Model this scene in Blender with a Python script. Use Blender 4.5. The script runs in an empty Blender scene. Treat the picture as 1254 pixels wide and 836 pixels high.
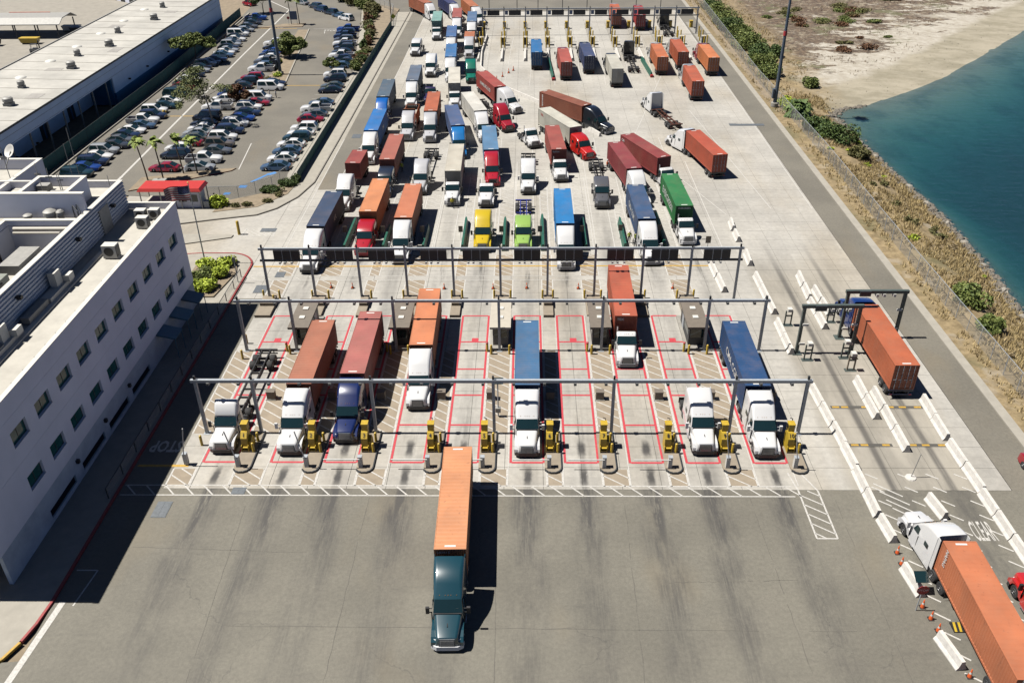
import bpy, math, random
from mathutils import Vector, Matrix, noise
R = math.radians
random.seed(7)
sc = bpy.context.scene
col = sc.collection

# ---------------------------------------------------------------- camera
cam_d = bpy.data.cameras.new('camera'); cam = bpy.data.objects.new('camera', cam_d); col.objects.link(cam)
cam_d.sensor_width = 36.0; cam_d.lens = 30.56; cam_d.clip_end = 6000; cam_d.clip_start = 1.0
PITCH, YAW, ROLL = 0.55697, -0.02121, -0.011577
fw = Vector((math.sin(YAW)*math.cos(PITCH), math.cos(YAW)*math.cos(PITCH), -math.sin(PITCH)))
rt = Vector((math.cos(YAW), -math.sin(YAW), 0)); up = rt.cross(fw)
r2 = rt*math.cos(ROLL) + up*math.sin(ROLL); u2 = r2.cross(fw)
cam.matrix_world = Matrix(((r2.x, u2.x, -fw.x, 0), (r2.y, u2.y, -fw.y, 0), (r2.z, u2.z, -fw.z, 51.697), (0, 0, 0, 1)))
sc.camera = cam
# ---------------------------------------------------------------- sky, sun, exposure
SUN_EL = R(61.5)
w = bpy.data.worlds.new('World'); sc.world = w; w.use_nodes = True
nt = w.node_tree; bg = nt.nodes['Background']
sky = nt.nodes.new('ShaderNodeTexSky'); sky.sky_type = 'NISHITA'; sky.sun_disc = False
sky.air_density = 0.32; sky.dust_density = 0.1; sky.ozone_density = 4.0; sky.sun_elevation = SUN_EL; sky.sun_rotation = R(-90.0)
nt.links.new(sky.outputs[0], bg.inputs[0]); bg.inputs[1].default_value = 0.05
sun_d = bpy.data.lights.new('sun', 'SUN'); sun_d.energy = 5.0; sun_d.angle = R(0.5); sun_d.color = (1.0, 0.957, 0.885)
sun = bpy.data.objects.new('sun', sun_d); col.objects.link(sun)
sdir = Vector((math.cos(SUN_EL), 0.0, -math.sin(SUN_EL)))      # light travels towards +X and down
sun.rotation_euler = sdir.to_track_quat('-Z', 'Y').to_euler(); sun.location = (-60, 60, 120)
sc.view_settings.view_transform = 'Standard'; sc.view_settings.look = 'None'
sc.view_settings.exposure = 1.4; sc.view_settings.gamma = 1.0; sc.view_settings.use_curve_mapping = False

# ---------------------------------------------------------------- object helpers
KO = 0.38
def tag(o, label=None, cat=None, group=None, kind=None):
    if label: o['label'] = label
    if cat: o['category'] = cat
    if group: o['group'] = group
    if kind: o['kind'] = kind
    return o
def empty(name, loc=(0, 0, 0), rz=0.0):
    o = bpy.data.objects.new(name, None); col.objects.link(o)
    o.location = loc; o.rotation_euler = (0, 0, rz); o.empty_display_size = 0.3
    return o
def put(name, mesh, parent=None, loc=None, rot=None, color=None):
    o = bpy.data.objects.new(name, mesh); col.objects.link(o)
    if parent is not None: o.parent = parent
    if loc is not None: o.location = loc
    if rot is not None: o.rotation_euler = rot
    if color is not None: o.color = (*[v*KO for v in color[:3]], 1)
    return o

class MB:
    """collects faces for one mesh"""
    def __init__(s): s.v = []; s.f = []; s.m = []; s.mi = 0
    def add(s, vs, fs):
        b = len(s.v); s.v += [tuple(p) for p in vs]
        for f in fs: s.f.append(tuple(b+i for i in f)); s.m.append(s.mi)
        return s
    def box(s, x0, x1, y0, y1, z0, z1):
        vs = [(x0,y0,z0),(x1,y0,z0),(x1,y1,z0),(x0,y1,z0),(x0,y0,z1),(x1,y0,z1),(x1,y1,z1),(x0,y1,z1)]
        return s.add(vs, [(0,3,2,1),(4,5,6,7),(0,1,5,4),(1,2,6,5),(2,3,7,6),(3,0,4,7)])
    def hexa(s, bot, top):   # 4 bottom + 4 top corners
        return s.add(list(bot)+list(top), [(0,3,2,1),(4,5,6,7),(0,1,5,4),(1,2,6,5),(2,3,7,6),(3,0,4,7)])
    def quad(s, a, b, c, d): return s.add([a,b,c,d], [(0,1,2,3)])
    def poly(s, pts): return s.add(pts, [tuple(range(len(pts)))])
    def prism(s, prof, a0, a1, axis='y'):   # profile extruded along an axis; profile ccw in (u,v)
        n = len(prof)
        if axis == 'y': P = lambda u, v, a: (u, a, v)
        elif axis == 'x': P = lambda u, v, a: (a, u, v)
        else: P = lambda u, v, a: (u, v, a)
        vs = [P(u, v, a0) for u, v in prof] + [P(u, v, a1) for u, v in prof]
        fs = [tuple(range(n-1, -1, -1)), tuple(range(n, 2*n))] + [(i, (i+1) % n, n+(i+1) % n, n+i) for i in range(n)]
        return s.add(vs, fs)
    def loft(s, rings, cap=True):
        n = len(rings[0]); vs = [p for r in rings for p in r]; fs = []
        for k in range(len(rings)-1):
            for i in range(n):
                j = (i+1) % n; fs.append((k*n+i, k*n+j, (k+1)*n+j, (k+1)*n+i))
        if cap: fs.append(tuple(range(n-1, -1, -1))); fs.append(tuple(range((len(rings)-1)*n, len(rings)*n)))
        return s.add(vs, fs)
    def tube(s, p, q, r0, r1=None, n=8, cap=True):
        p, q = Vector(p), Vector(q); r1 = r0 if r1 is None else r1
        d = (q-p).normalized(); a = d.orthogonal().normalized(); b = d.cross(a)
        ring = lambda c, r: [tuple(c + (a*math.cos(t) + b*math.sin(t))*r) for t in [2*math.pi*i/n for i in range(n)]]
        return s.loft([ring(p, r0), ring(q, r1)], cap)
    def path(s, pts, r, n=6):
        for a, b in zip(pts[:-1], pts[1:]): s.tube(a, b, r, n=n)
        return s
    def lathe(s, prof, c, axis='z', n=16):   # prof: (radius, height)
        c = Vector(c); rings = []
        for r, h in prof:
            ring = []
            for i in range(n):
                t = 2*math.pi*i/n; u, v = r*math.cos(t), r*math.sin(t)
                ring.append(tuple(c + (Vector((u, v, h)) if axis == 'z' else Vector((u, h, v)) if axis == 'y' else Vector((h, u, v)))))
            rings.append(ring)
        return s.loft(rings)
    def bar(s, p, q, wd, ht, upv=(0, 0, 1)):
        p, q = Vector(p), Vector(q); d = (q-p).normalized(); u = Vector(upv)
        a = d.cross(u).normalized()*wd/2; b = a.cross(d).normalized()*ht/2
        return s.hexa([p-a-b, p+a-b, q+a-b, q-a-b], [p-a+b, p+a+b, q+a+b, q-a+b])
    def mesh(s, name, mats, smooth=None):
        me = bpy.data.meshes.new(name); me.from_pydata(s.v, [], s.f)
        for m in (mats if isinstance(mats, (list, tuple)) else [mats]): me.materials.append(m)
        if len(me.materials) > 1: me.polygons.foreach_set('material_index', s.m)
        if smooth:
            me.polygons.foreach_set('use_smooth', [True]*len(me.polygons)); me.set_sharp_from_angle(angle=R(smooth))
        me.update(); return me
def rrect(x, hb, ht, zb, zt, r=0.15, k=3):
    """cross section in the yz plane at x: rounded top corners, hb/ht half widths at bottom/top"""
    pts = [(x, -hb, zb), (x, hb, zb)]
    for i in range(k+1):
        t = math.pi/2*i/k; pts.append((x, ht-r+r*math.cos(t), zt-r+r*math.sin(t)))
    for i in range(k+1):
        t = math.pi/2+math.pi/2*i/k; pts.append((x, -ht+r+r*math.cos(t), zt-r+r*math.sin(t)))
    return pts

# ---------------------------------------------------------------- materials
K = 0.38      # base colours below are written for exposure 0; the picture is exposed 1.4 stops brighter
def nodes(m):
    m.use_nodes = True; n = m.node_tree.nodes; l = m.node_tree.links
    return n, l, n['Principled BSDF']
def nd(n, t, **kw):
    x = n.new(t)
    for k, v in kw.items(): setattr(x, k, v)
    return x
def simple(name, colr, rough=0.6, metal=0.0, var=0.0, scale=2.0, bump=0.0, spec=None, coat=0.0, emis=None):
    colr = tuple(v*(.8 if metal > .5 else K) for v in colr)
    m = bpy.data.materials.new(name); n, l, b = nodes(m)
    b.inputs['Roughness'].default_value = rough; b.inputs['Metallic'].default_value = metal
    b.inputs['Base Color'].default_value = (*colr, 1)
    if spec is not None: b.inputs['Specular IOR Level'].default_value = spec
    if coat: b.inputs['Coat Weight'].default_value = coat; b.inputs['Coat Roughness'].default_value = .08
    if var or bump:
        g = nd(n, 'ShaderNodeNewGeometry'); nz = nd(n, 'ShaderNodeTexNoise'); nz.inputs['Scale'].default_value = scale; nz.inputs['Detail'].default_value = 6
        nz.inputs['Roughness'].default_value = .65
        l.new(g.outputs['Position'], nz.inputs['Vector'])
        if var:
            mp = nd(n, 'ShaderNodeMapRange'); mp.inputs[1].default_value = .3; mp.inputs[2].default_value = .7
            mp.inputs[3].default_value = 1-var; mp.inputs[4].default_value = 1+var
            l.new(nz.outputs[0], mp.inputs[0])
            mx = nd(n, 'ShaderNodeMix', data_type='RGBA', blend_type='MULTIPLY'); mx.inputs[0].default_value = 1
            mx.inputs[6].default_value = (*colr, 1); l.new(mp.outputs[0], mx.inputs[7]); l.new(mx.outputs[2], b.inputs['Base Color'])
        if bump:
            bp = nd(n, 'ShaderNodeBump'); bp.inputs['Strength'].default_value = bump; bp.inputs['Distance'].default_value = .1
            l.new(nz.outputs[0], bp.inputs['Height']); l.new(bp.outputs[0], b.inputs['Normal'])
    return m
def obpaint(name, rough=0.35, metal=0.0, coat=0.0, dirt=0.25, dscale=.8, dcol=(.25, .2, .16), streak=False, rust=0.0):
    """paint whose colour is the object's own colour, with a little grime"""
    m = bpy.data.materials.new(name); n, l, b = nodes(m)
    oi = nd(n, 'ShaderNodeObjectInfo'); tc = nd(n, 'ShaderNodeTexCoord')
    add = nd(n, 'ShaderNodeVectorMath', operation='ADD'); mul = nd(n, 'ShaderNodeMath', operation='MULTIPLY'); mul.inputs[1].default_value = 37
    l.new(oi.outputs['Random'], mul.inputs[0]); l.new(tc.outputs['Object'], add.inputs[0]); l.new(mul.outputs[0], add.inputs[1])
    src = add.outputs[0]
    if streak:
        mpn = nd(n, 'ShaderNodeMapping'); mpn.inputs['Scale'].default_value = (1, 1, .25); l.new(src, mpn.inputs[0]); src = mpn.outputs[0]
    nz = nd(n, 'ShaderNodeTexNoise'); nz.inputs['Scale'].default_value = dscale; nz.inputs['Detail'].default_value = 8; nz.inputs['Roughness'].default_value = .7
    l.new(src, nz.inputs['Vector'])
    mp = nd(n, 'ShaderNodeMapRange'); mp.inputs[1].default_value = .45; mp.inputs[2].default_value = .8; mp.inputs[3].default_value = 0; mp.inputs[4].default_value = dirt
    l.new(nz.outputs[0], mp.inputs[0])
    mx = nd(n, 'ShaderNodeMix', data_type='RGBA'); l.new(mp.outputs[0], mx.inputs[0]); l.new(oi.outputs['Color'], mx.inputs[6]); mx.inputs[7].default_value = (*[v*K for v in dcol], 1)
    out = mx.outputs[2]
    if rust:
        nf = nd(n, 'ShaderNodeTexNoise'); nf.inputs['Scale'].default_value = .35; nf.inputs['Detail'].default_value = 5; l.new(add.outputs[0], nf.inputs['Vector'])
        mf = nd(n, 'ShaderNodeMapRange'); mf.inputs[1].default_value = .3; mf.inputs[2].default_value = .7; mf.inputs[3].default_value = .78; mf.inputs[4].default_value = 1.12; l.new(nf.outputs[0], mf.inputs[0])
        mm_ = nd(n, 'ShaderNodeMix', data_type='RGBA', blend_type='MULTIPLY'); mm_.inputs[0].default_value = 1; l.new(out, mm_.inputs[6]); l.new(mf.outputs[0], mm_.inputs[7]); out = mm_.outputs[2]
        nz2 = nd(n, 'ShaderNodeTexNoise'); nz2.inputs['Scale'].default_value = 2.6; nz2.inputs['Detail'].default_value = 9; nz2.inputs['Roughness'].default_value = .75
        l.new(src, nz2.inputs['Vector'])
        mp2 = nd(n, 'ShaderNodeMapRange'); mp2.inputs[1].default_value = .585; mp2.inputs[2].default_value = .68; mp2.inputs[3].default_value = 0; mp2.inputs[4].default_value = rust
        l.new(nz2.outputs[0], mp2.inputs[0])
        mx2 = nd(n, 'ShaderNodeMix', data_type='RGBA'); l.new(mp2.outputs[0], mx2.inputs[0]); l.new(out, mx2.inputs[6]); mx2.inputs[7].default_value = (.05, .019, .01, 1)
        out = mx2.outputs[2]
    l.new(out, b.inputs['Base Color'])
    b.inputs['Roughness'].default_value = rough; b.inputs['Metallic'].default_value = metal
    b.inputs['Coat Weight'].default_value = coat; b.inputs['Coat Roughness'].default_value = .06
    return m
M = {}
M['truck_paint'] = obpaint('truck_paint', .3, 0, 1.0, .035, .6)
M['car_paint'] = obpaint('car_paint', .3, .0, 1.0, .03, .6)
M['cont_paint'] = obpaint('container_paint', .6, 0, 0, .24, .5, (.38, .25, .16), True, .5)
M['trim'] = obpaint('painted_trim', .5, 0, 0, .2, 1.2)
M['glass'] = simple('dark_glass', (.012, .035, .04), .06, 0, spec=.7)
M['tyre'] = simple('tyre_rubber', (.012, .012, .013), .85, var=.2, scale=8)
M['rim'] = simple('wheel_rim', (.45, .45, .46), .38, .7)
M['black'] = simple('black_steel', (.018, .018, .02), .55, .1, var=.3, scale=5)
M['blackp'] = simple('black_plastic', (.02, .02, .022), .5)
M['chrome'] = simple('chrome', (.6, .6, .62), .2, .9)
M['lamp'] = simple('headlamp_glass', (.75, .78, .8), .12, 0, spec=.8)
M['redlamp'] = simple('tail_lamp', (.4, .01, .01), .2)
M['amber'] = simple('amber_lamp', (.5, .22, .06), .3)
M['white'] = simple('white_paint', (.74, .73, .7), .6, var=.12, scale=3)
M['steel'] = simple('galvanised_steel', (.52, .56, .6), .5, .2, var=.15, scale=4)
M['dsteel'] = simple('dark_painted_steel', (.05, .058, .066), .5, .2, var=.2, scale=4)
M['yellow'] = simple('yellow_paint', (.62, .42, .03), .5, var=.18, scale=4)
M['conc'] = simple('grey_concrete', (.36, .34, .30), .85, var=.16, scale=1.5, bump=.1)
M['tan'] = simple('tan_concrete', (.33, .275, .205), .85, var=.14, scale=1.2)
M['jersey'] = simple('whitewashed_concrete', (.74, .71, .66), .8, var=.16, scale=2.5, bump=.15)
M['roofbrown'] = simple('brown_booth_roof', (.2, .165, .13), .75, var=.12, scale=2)
M['cream'] = simple('cream_panel', (.6, .55, .46), .6, var=.08)
M['green'] = simple('green_barrier', (.015, .13, .085), .5, var=.2, scale=4)
M['redp'] = simple('red_paint', (.5, .03, .035), .55, var=.15, scale=4)
M['cone'] = simple('orange_cone', (.8, .13, .02), .5)
M['signface'] = simple('sign_display', (.01, .01, .012), .3)
M['rust'] = simple('rust_brown_steel', (.13, .05, .03), .7, var=.3, scale=6)
M['skin'] = simple('skin', (.42, .24, .16), .5)
M['denim'] = simple('dark_trousers', (.03, .04, .07), .8)
M['plate'] = simple('blue_sign_plate', (.15, .22, .36), .5)

# ---------------------------------------------------------------- ground materials (world-space patterns)
class G:
    """tiny node-graph helper"""
    def __init__(s, name):
        s.m = bpy.data.materials.new(name); s.n, s.l, s.b = nodes(s.m)
        s.pos = s.n.new('ShaderNodeNewGeometry').outputs['Position']
        sp = s.n.new('ShaderNodeSeparateXYZ'); s.l.new(s.pos, sp.inputs[0]); s.x, s.y, s.z = sp.outputs
    def _in(s, sock, v):
        if isinstance(v, (int, float)): sock.default_value = v
        elif isinstance(v, tuple): sock.default_value = (*v, 1) if len(v) == 3 and len(sock.default_value) == 4 else v
        else: s.l.new(v, sock)
    def mth(s, op, a, b=0.0, c=0.0, clamp=False):
        k = s.n.new('ShaderNodeMath'); k.operation = op; k.use_clamp = clamp
        for i, v in enumerate((a, b, c)): s._in(k.inputs[i], v)
        return k.outputs[0]
    def rng(s, v, a, b, c=0.0, d=1.0, smooth=True):
        k = s.n.new('ShaderNodeMapRange'); k.interpolation_type = 'SMOOTHSTEP' if smooth else 'LINEAR'
        for i, q in enumerate((v, a, b, c, d)): s._in(k.inputs[i], q)
        return k.outputs[0]
    def vec(s, x, y, z=0.0):
        k = s.n.new('ShaderNodeCombineXYZ')
        for i, v in enumerate((x, y, z)): s._in(k.inputs[i], v)
        return k.outputs[0]
    def noise(s, scale, detail=6, rough=.6, stretch=None, vec=None, dist=0.0):
        v = vec if vec is not None else s.pos
        if stretch:
            k = s.n.new('ShaderNodeMapping'); k.inputs['Scale'].default_value = stretch; s.l.new(v, k.inputs[0]); v = k.outputs[0]
        t = s.n.new('ShaderNodeTexNoise'); s.l.new(v, t.inputs['Vector'])
        t.inputs['Scale'].default_value = scale; t.inputs['Detail'].default_value = detail; t.inputs['Roughness'].default_value = rough; t.inputs['Distortion'].default_value = dist
        return t.outputs[0]
    def white(s, v):
        t = s.n.new('ShaderNodeTexWhiteNoise'); s.l.new(v, t.inputs['Vector']); return t.outputs[0]
    def mix(s, f, a, b, mode='MIX'):
        k = s.n.new('ShaderNodeMix'); k.data_type = 'RGBA'; k.blend_type = mode
        s._in(k.inputs[0], f); s._in(k.inputs[6], a); s._in(k.inputs[7], b); return k.outputs[2]
    def bump(s, h, st, dist=.05):
        k = s.n.new('ShaderNodeBump'); k.inputs['Strength'].default_value = st; k.inputs['Distance'].default_value = dist
        s.l.new(h, k.inputs['Height']); s.l.new(k.outputs[0], s.b.inputs['Normal'])
    def done(s, c, rough=.85):
        c = s.mix(1.0, c, (K, K, K), 'MULTIPLY')
        s._in(s.b.inputs['Base Color'], c); s._in(s.b.inputs['Roughness'], rough); return s.m
def lane_dist(g):
    d = []
    for off in (0.0, 5.05):
        d.append(g.mth('ABSOLUTE', g.mth('SUBTRACT', g.mth('MODULO', g.mth('ADD', g.x, 1110+5.55-off), 11.1), 5.55)))
    m = g.mth('MINIMUM', d[0], d[1])
    inside = g.mth('MULTIPLY', g.rng(g.x, -31.5, -30.5), g.rng(g.x, 26, 25))
    return m, inside

def concrete_mat():
    g = G('yard_concrete')
    cell = g.white(g.vec(g.mth('FLOOR', g.mth('DIVIDE', g.mth('ADD', g.x, 70), 3.5)), g.mth('FLOOR', g.mth('DIVIDE', g.y, 3.0))))
    tone = g.rng(cell, 0, 1, .93, 1.05, False)
    big = g.rng(g.noise(.06, 4), .3, .7, .86, 1.1)
    fine = g.rng(g.noise(1.6, 8, .7), .25, .75, .86, 1.1)
    base = g.mix(g.rng(g.noise(.045, 5, .6, (1, .35, 1)), .45, .7), (.515, .492, .445), (.44, .39, .31))
    c = g.mix(1.0, base, g.mix(0, tone, tone), 'MULTIPLY'); c = g.mix(1.0, c, big, 'MULTIPLY'); c = g.mix(1.0, c, fine, 'MULTIPLY')
    d, ins = lane_dist(g)
    streak = g.noise(.5, 6, .65, (2.2, .22, 1))
    core = g.mth('MULTIPLY', g.rng(d, .75, .1), g.rng(streak, .42, .66))
    blot = g.mth('MAXIMUM', g.rng(g.mth('ABSOLUTE', g.mth('SUBTRACT', g.y, 64.0)), 1.9, .3), g.rng(g.mth('ABSOLUTE', g.mth('SUBTRACT', g.y, 60.0)), 2.2, .3))
    ywin = g.mth('MAXIMUM', g.mth('MULTIPLY', g.rng(g.y, 90, 62), .5), g.mth('MULTIPLY', g.mth('MULTIPLY', g.rng(g.y, 91, 97), g.rng(g.y, 118, 106)), .8))
    ywin = g.mth('MAXIMUM', ywin, g.mth('MULTIPLY', g.rng(g.y, 150, 110), .3))
    oil = g.mth('MULTIPLY', g.mth('MULTIPLY', core, ywin), ins)
    wide = g.mth('MULTIPLY', g.mth('MULTIPLY', g.rng(d, 1.7, .5), g.rng(g.noise(.35, 5, .6, (1.4, .15, 1)), .35, .7)), g.mth('MULTIPLY', ins, g.rng(g.y, 135, 100, 0, .42)))
    # the two portal lanes carry one long black rubber streak each
    pd = g.mth('MINIMUM', g.mth('ABSOLUTE', g.mth('SUBTRACT', g.x, 32.2)), g.mth('ABSOLUTE', g.mth('SUBTRACT', g.x, 37.4)))
    ps = g.mth('MULTIPLY', g.mth('MULTIPLY', g.rng(pd, .5, .1), g.rng(g.noise(.5, 6, .7, (1.4, .12, 1)), .22, .5)), g.rng(g.y, 112, 92, 0, .7))
    big_oil = g.rng(g.noise(.28, 5, .6, (1, .7, 1)), .68, .8, 0, .25)
    oil2 = g.mth('MULTIPLY', g.mth('MULTIPLY', g.rng(g.mth('ADD', d, g.mth('MULTIPLY', g.mth('SUBTRACT', g.noise(.9, 4), .5), .5)), .55, .15), g.rng(g.noise(1.4, 5, .7, (1, .4, 1)), .22, .45)), g.mth('MULTIPLY', g.mth('MULTIPLY', blot, ins), .96))
    oil = g.mth('MAXIMUM', oil, oil2)
    allo = g.mth('MAXIMUM', g.mth('MAXIMUM', oil, wide), g.mth('MAXIMUM', ps, big_oil))
    byp = g.mth('MULTIPLY', g.mth('MULTIPLY', g.rng(g.x, 27.5, 29.5), g.rng(g.x, 40.5, 39)), g.rng(g.y, 108, 96, 0, .75))
    c = g.mix(byp, c, g.mix(g.rng(g.noise(.25, 6, .7, (1.5, .3, 1)), .35, .65), (.25, .225, .18), (.42, .38, .31)))
    c = g.mix(allo, c, (.045, .042, .04))
    g.bump(g.noise(14, 4), .08, .03)
    return g.done(c, .8)
def asphalt_mat(name, base, lanes=False, patch=.5):
    g = G(name)
    a = tuple(v*1.1 for v in base); b2 = tuple(v*.86 for v in base)
    c = g.mix(g.rng(g.noise(.09, 5, .6), .35, .65), b2, a)
    c = g.mix(1.0, c, g.rng(g.noise(3.2, 9, .75), .25, .75, .8, 1.15), 'MULTIPLY')
    c = g.mix(1.0, c, g.rng(g.noise(22, 4, .8), .3, .7, .8, 1.18), 'MULTIPLY')
    warm = g.rng(g.noise(.13, 4, .5, (1, .5, 1)), .55, .75, 0, .5)
    c = g.mix(warm, c, (base[0]*1.12, base[1]*1.0, base[2]*.82))
    if lanes:
        d, ins = lane_dist(g)
        wob = g.mth('ADD', d, g.mth('MULTIPLY', g.mth('SUBTRACT', g.noise(.12, 3, .5), .5), 1.3))
        s1 = g.mth('MULTIPLY', g.rng(wob, 2.1, .4), g.mth('MULTIPLY', g.rng(g.noise(.4, 6, .7, (.9, .3, 1)), .33, .68), g.rng(g.noise(1.9, 7, .8, (2.6, .12, 1)), .36, .58, .3, 1)))
        s1 = g.mth('MULTIPLY', s1, g.mth('MULTIPLY', ins, g.rng(g.y, 36, 57, .5, 1)))
        s2 = g.mth('MULTIPLY', g.mth('MULTIPLY', g.rng(d, .8, .1), g.rng(g.noise(.9, 7, .75, (2.0, .3, 1)), .38, .58)), g.mth('MULTIPLY', ins, g.rng(g.y, 47, 58, .15, 1)))
        st = g.mth('MULTIPLY', g.rng(g.noise(.3, 6, .65, (.3, 1.6, 1)), .56, .74, 0, .45), g.rng(d, 3.2, .6))
        pd = g.mth('MINIMUM', g.mth('ABSOLUTE', g.mth('SUBTRACT', g.x, 32.2)), g.mth('ABSOLUTE', g.mth('SUBTRACT', g.x, 37.4)))
        ps = g.mth('MULTIPLY', g.rng(pd, 2.0, .2), g.rng(g.noise(.5, 5, .6, (1.2, .3, 1)), .3, .7, 0, .7))
        o = g.mth('MAXIMUM', g.mth('MAXIMUM', g.mth('MULTIPLY', s1, 1.0), g.mth('MULTIPLY', s2, 1.25)), g.mth('MAXIMUM', st, ps))
        c = g.mix(g.mth('MINIMUM', o, .85), c, (.055, .052, .05))
        # tar-filled cracks
        v = g.n.new('ShaderNodeTexVoronoi'); v.feature = 'DISTANCE_TO_EDGE'; v.inputs['Scale'].default_value = .085
        wv = g.n.new('ShaderNodeVectorMath'); wv.operation = 'ADD'; g.l.new(g.pos, wv.inputs[0])
        g.l.new(g.vec(g.mth('MULTIPLY', g.noise(.5, 5, .6), 3.0), g.mth('MULTIPLY', g.noise(.43, 5, .6), 3.0)), wv.inputs[1])
        g.l.new(wv.outputs[0], v.inputs['Vector'])
        c = g.mix(g.mth('MULTIPLY', g.rng(v.outputs['Distance'], .004, .001), g.rng(g.noise(.07, 2), .52, .58, 0, .35)), c, (.05, .048, .045))
    g.bump(g.noise(20, 3), .12, .03)
    return g.done(c, .82)
M['slab'] = concrete_mat()
M['asphalt_front'] = asphalt_mat('worn_asphalt', (.205, .19, .152), True)
M['asphalt_lot'] = asphalt_mat('lot_asphalt', (.19, .172, .138))
M['asphalt_road'] = asphalt_mat('road_asphalt', (.2, .182, .145))
M['joint'] = simple('joint_filler', (.09, .085, .075), .9)
M['walk'] = simple('pavement_concrete', (.42, .39, .33), .85, var=.12, scale=.8, bump=.05)
M['dirt'] = simple('bare_dirt', (.3, .235, .155), .95, var=.25, scale=1.0, bump=.3)
M['redkerb'] = simple('red_kerb_paint', (.36, .03, .03), .6, var=.25, scale=3)
M['paint_w'] = simple('road_paint_white', (.62, .6, .56), .7, var=.25, scale=5)
M['paint_y'] = simple('road_paint_yellow', (.6, .36, .04), .7, var=.25, scale=5)
M['paint_r'] = simple('road_paint_red', (.6, .04, .06), .7, var=.22, scale=5)
M['paint_b'] = simple('road_paint_blue', (.06, .25, .6), .7, var=.2, scale=5)
M['hatch_tan'] = simple('tan_painted_pavement', (.36, .295, .215), .85, var=.14, scale=1.2)
M['cover'] = simple('steel_cover', (.18, .2, .22), .6, .3, var=.2, scale=3)

def sheet(name, pts, z, m, kind='structure', parent=None):
    b = MB().poly([(x, y, z) for x, y in pts]); o = put(name, b.mesh(name, m), parent)
    if parent is None: tag(o, kind=kind)
    return o
def rect(x0, x1, y0, y1): return [(x0, y0), (x1, y0), (x1, y1), (x0, y1)]

# ---------------------------------------------------------------- ground sheets
sheet('ground', [(-3000, -300), (50, -300), (50, 3000), (-3000, 3000)], -.2, M['dirt'])
sheet('asphalt_apron', [(-90, -30), (46.2, -30), (46.2, 58.3), (-36.2, 58.3), (-36.2, 40), (-90, 34)], -.004, M['asphalt_front'])
sheet('access_road', rect(42.4, 46.2, 58.304, 262), -.002, M['asphalt_road'])
sheet('parking_lot', [(-78.6, 126), (-62, 126), (-47, 124), (-42.5, 124), (-38.6, 132), (-38.6, 196), (-44.5, 240), (-49, 268), (-64, 292), (-84, 292), (-81.5, 258), (-78.6, 190)], -.006, M['asphalt_lot'])
sheet('feeder_road', [(-33.0, 128), (-29.6, 128), (-29.2, 205), (-29.2, 262), (-33.0, 262)], .004, M['asphalt_road'])
sheet('terminal_ground', rect(-60, 46.2, 262.004, 420), -.01, M['asphalt_road'])
sheet('storage_yard', rect(-300, -101.2, 120, 420), -.012, simple('yard_gravel', (.36, .33, .275), .9, var=.14, scale=.5))
sheet('lane_shade_sheet', rect(-36.18, -32.45, 58.31, 93), .003, M['asphalt_front'])  # added dark sheet: office block's shade put into colour over the light concrete
sheet('gate_plaza', [(-62, 96), (-36.2, 96), (-36.2, 124), (-47, 123.9), (-62, 125.9)], -.008, M['slab'])
# concrete yard laid in slabs
yard = put('yard_pavement', MB().poly([(x, y, -.03) for x, y in rect(-36.19, 42.39, 58.304, 262)]).mesh('yard_pavement', M['joint'])); tag(yard, kind='structure')
sm = MB(); hx, hy, t = 1.735, 1.487, .012
sm.hexa([(-hx, -hy, -.12), (hx, -hy, -.12), (hx, hy, -.12), (-hx, hy, -.12)], [(-hx, -hy, -t), (hx, -hy, -t), (hx, hy, -t), (-hx, hy, -t)])
sm.hexa([(-hx, -hy, -t), (hx, -hy, -t), (hx, hy, -t), (-hx, hy, -t)], [(-hx+t, -hy+t, 0), (hx-t, -hy+t, 0), (hx-t, hy-t, 0), (-hx+t, hy-t, 0)])
slab_me = sm.mesh('concrete_slab', M['slab'])
rest = MB(); cnt = 0
for j in range(68):
    yc = 58.32 + 1.5 + j*3.0
    for i in range(-10, 13):
        xc = i*3.5 - .35
        x0, x1 = max(xc-1.735, -36.15), min(xc+1.735, 42.35)
        if x1-x0 < .5: continue
        if cnt < 300 and x1-x0 > 3.4: put('concrete_slab', slab_me, yard, (xc, yc, 0)); cnt += 1
        else: rest.hexa([(x0, yc-hy, -.1), (x1, yc-hy, -.1), (x1, yc+hy, -.1), (x0, yc+hy, -.1)], [(x0, yc-hy, 0), (x1, yc-hy, 0), (x1, yc+hy, 0), (x0, yc+hy, 0)])
o = put('paving_slabs', rest.mesh('paving_slabs', M['slab']), yard); o['kind'] = 'stuff'

# pavements and kerbs ------------------------------------------------------
def raised(name, pts, h, m, kerbm=None, kw=.22):
    b = MB(); n = len(pts); b.mi = 0
    b.add([(x, y, h) for x, y in pts], [tuple(range(n))]); b.mi = 1
    for i in range(n):
        (x0, y0), (x1, y1) = pts[i], pts[(i+1) % n]; b.quad((x0, y0, -.05), (x1, y1, -.05), (x1, y1, h), (x0, y0, h))
    o = put(name, b.mesh(name, [m, kerbm or m])); tag(o, kind='structure'); return o
def arc(cx, cy, r, a0, a1, n=10): return [(cx+r*math.cos(R(a0+(a1-a0)*i/n)), cy+r*math.sin(R(a0+(a1-a0)*i/n))) for i in range(n+1)]
raised('pavement', [(-60, 36), (-41, 37.4), (-38.6, 38.8), (-37.5, 40.2), (-36.9, 41.8), (-36.55, 43.4), (-36.42, 45.5), (-36.42, 100)] + arc(-40.2, 101.5, 3.75, 0, 90) + [(-47, 105.3), (-60, 103), (-60, 92), (-41, 92)], .14, M['walk'])
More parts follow.
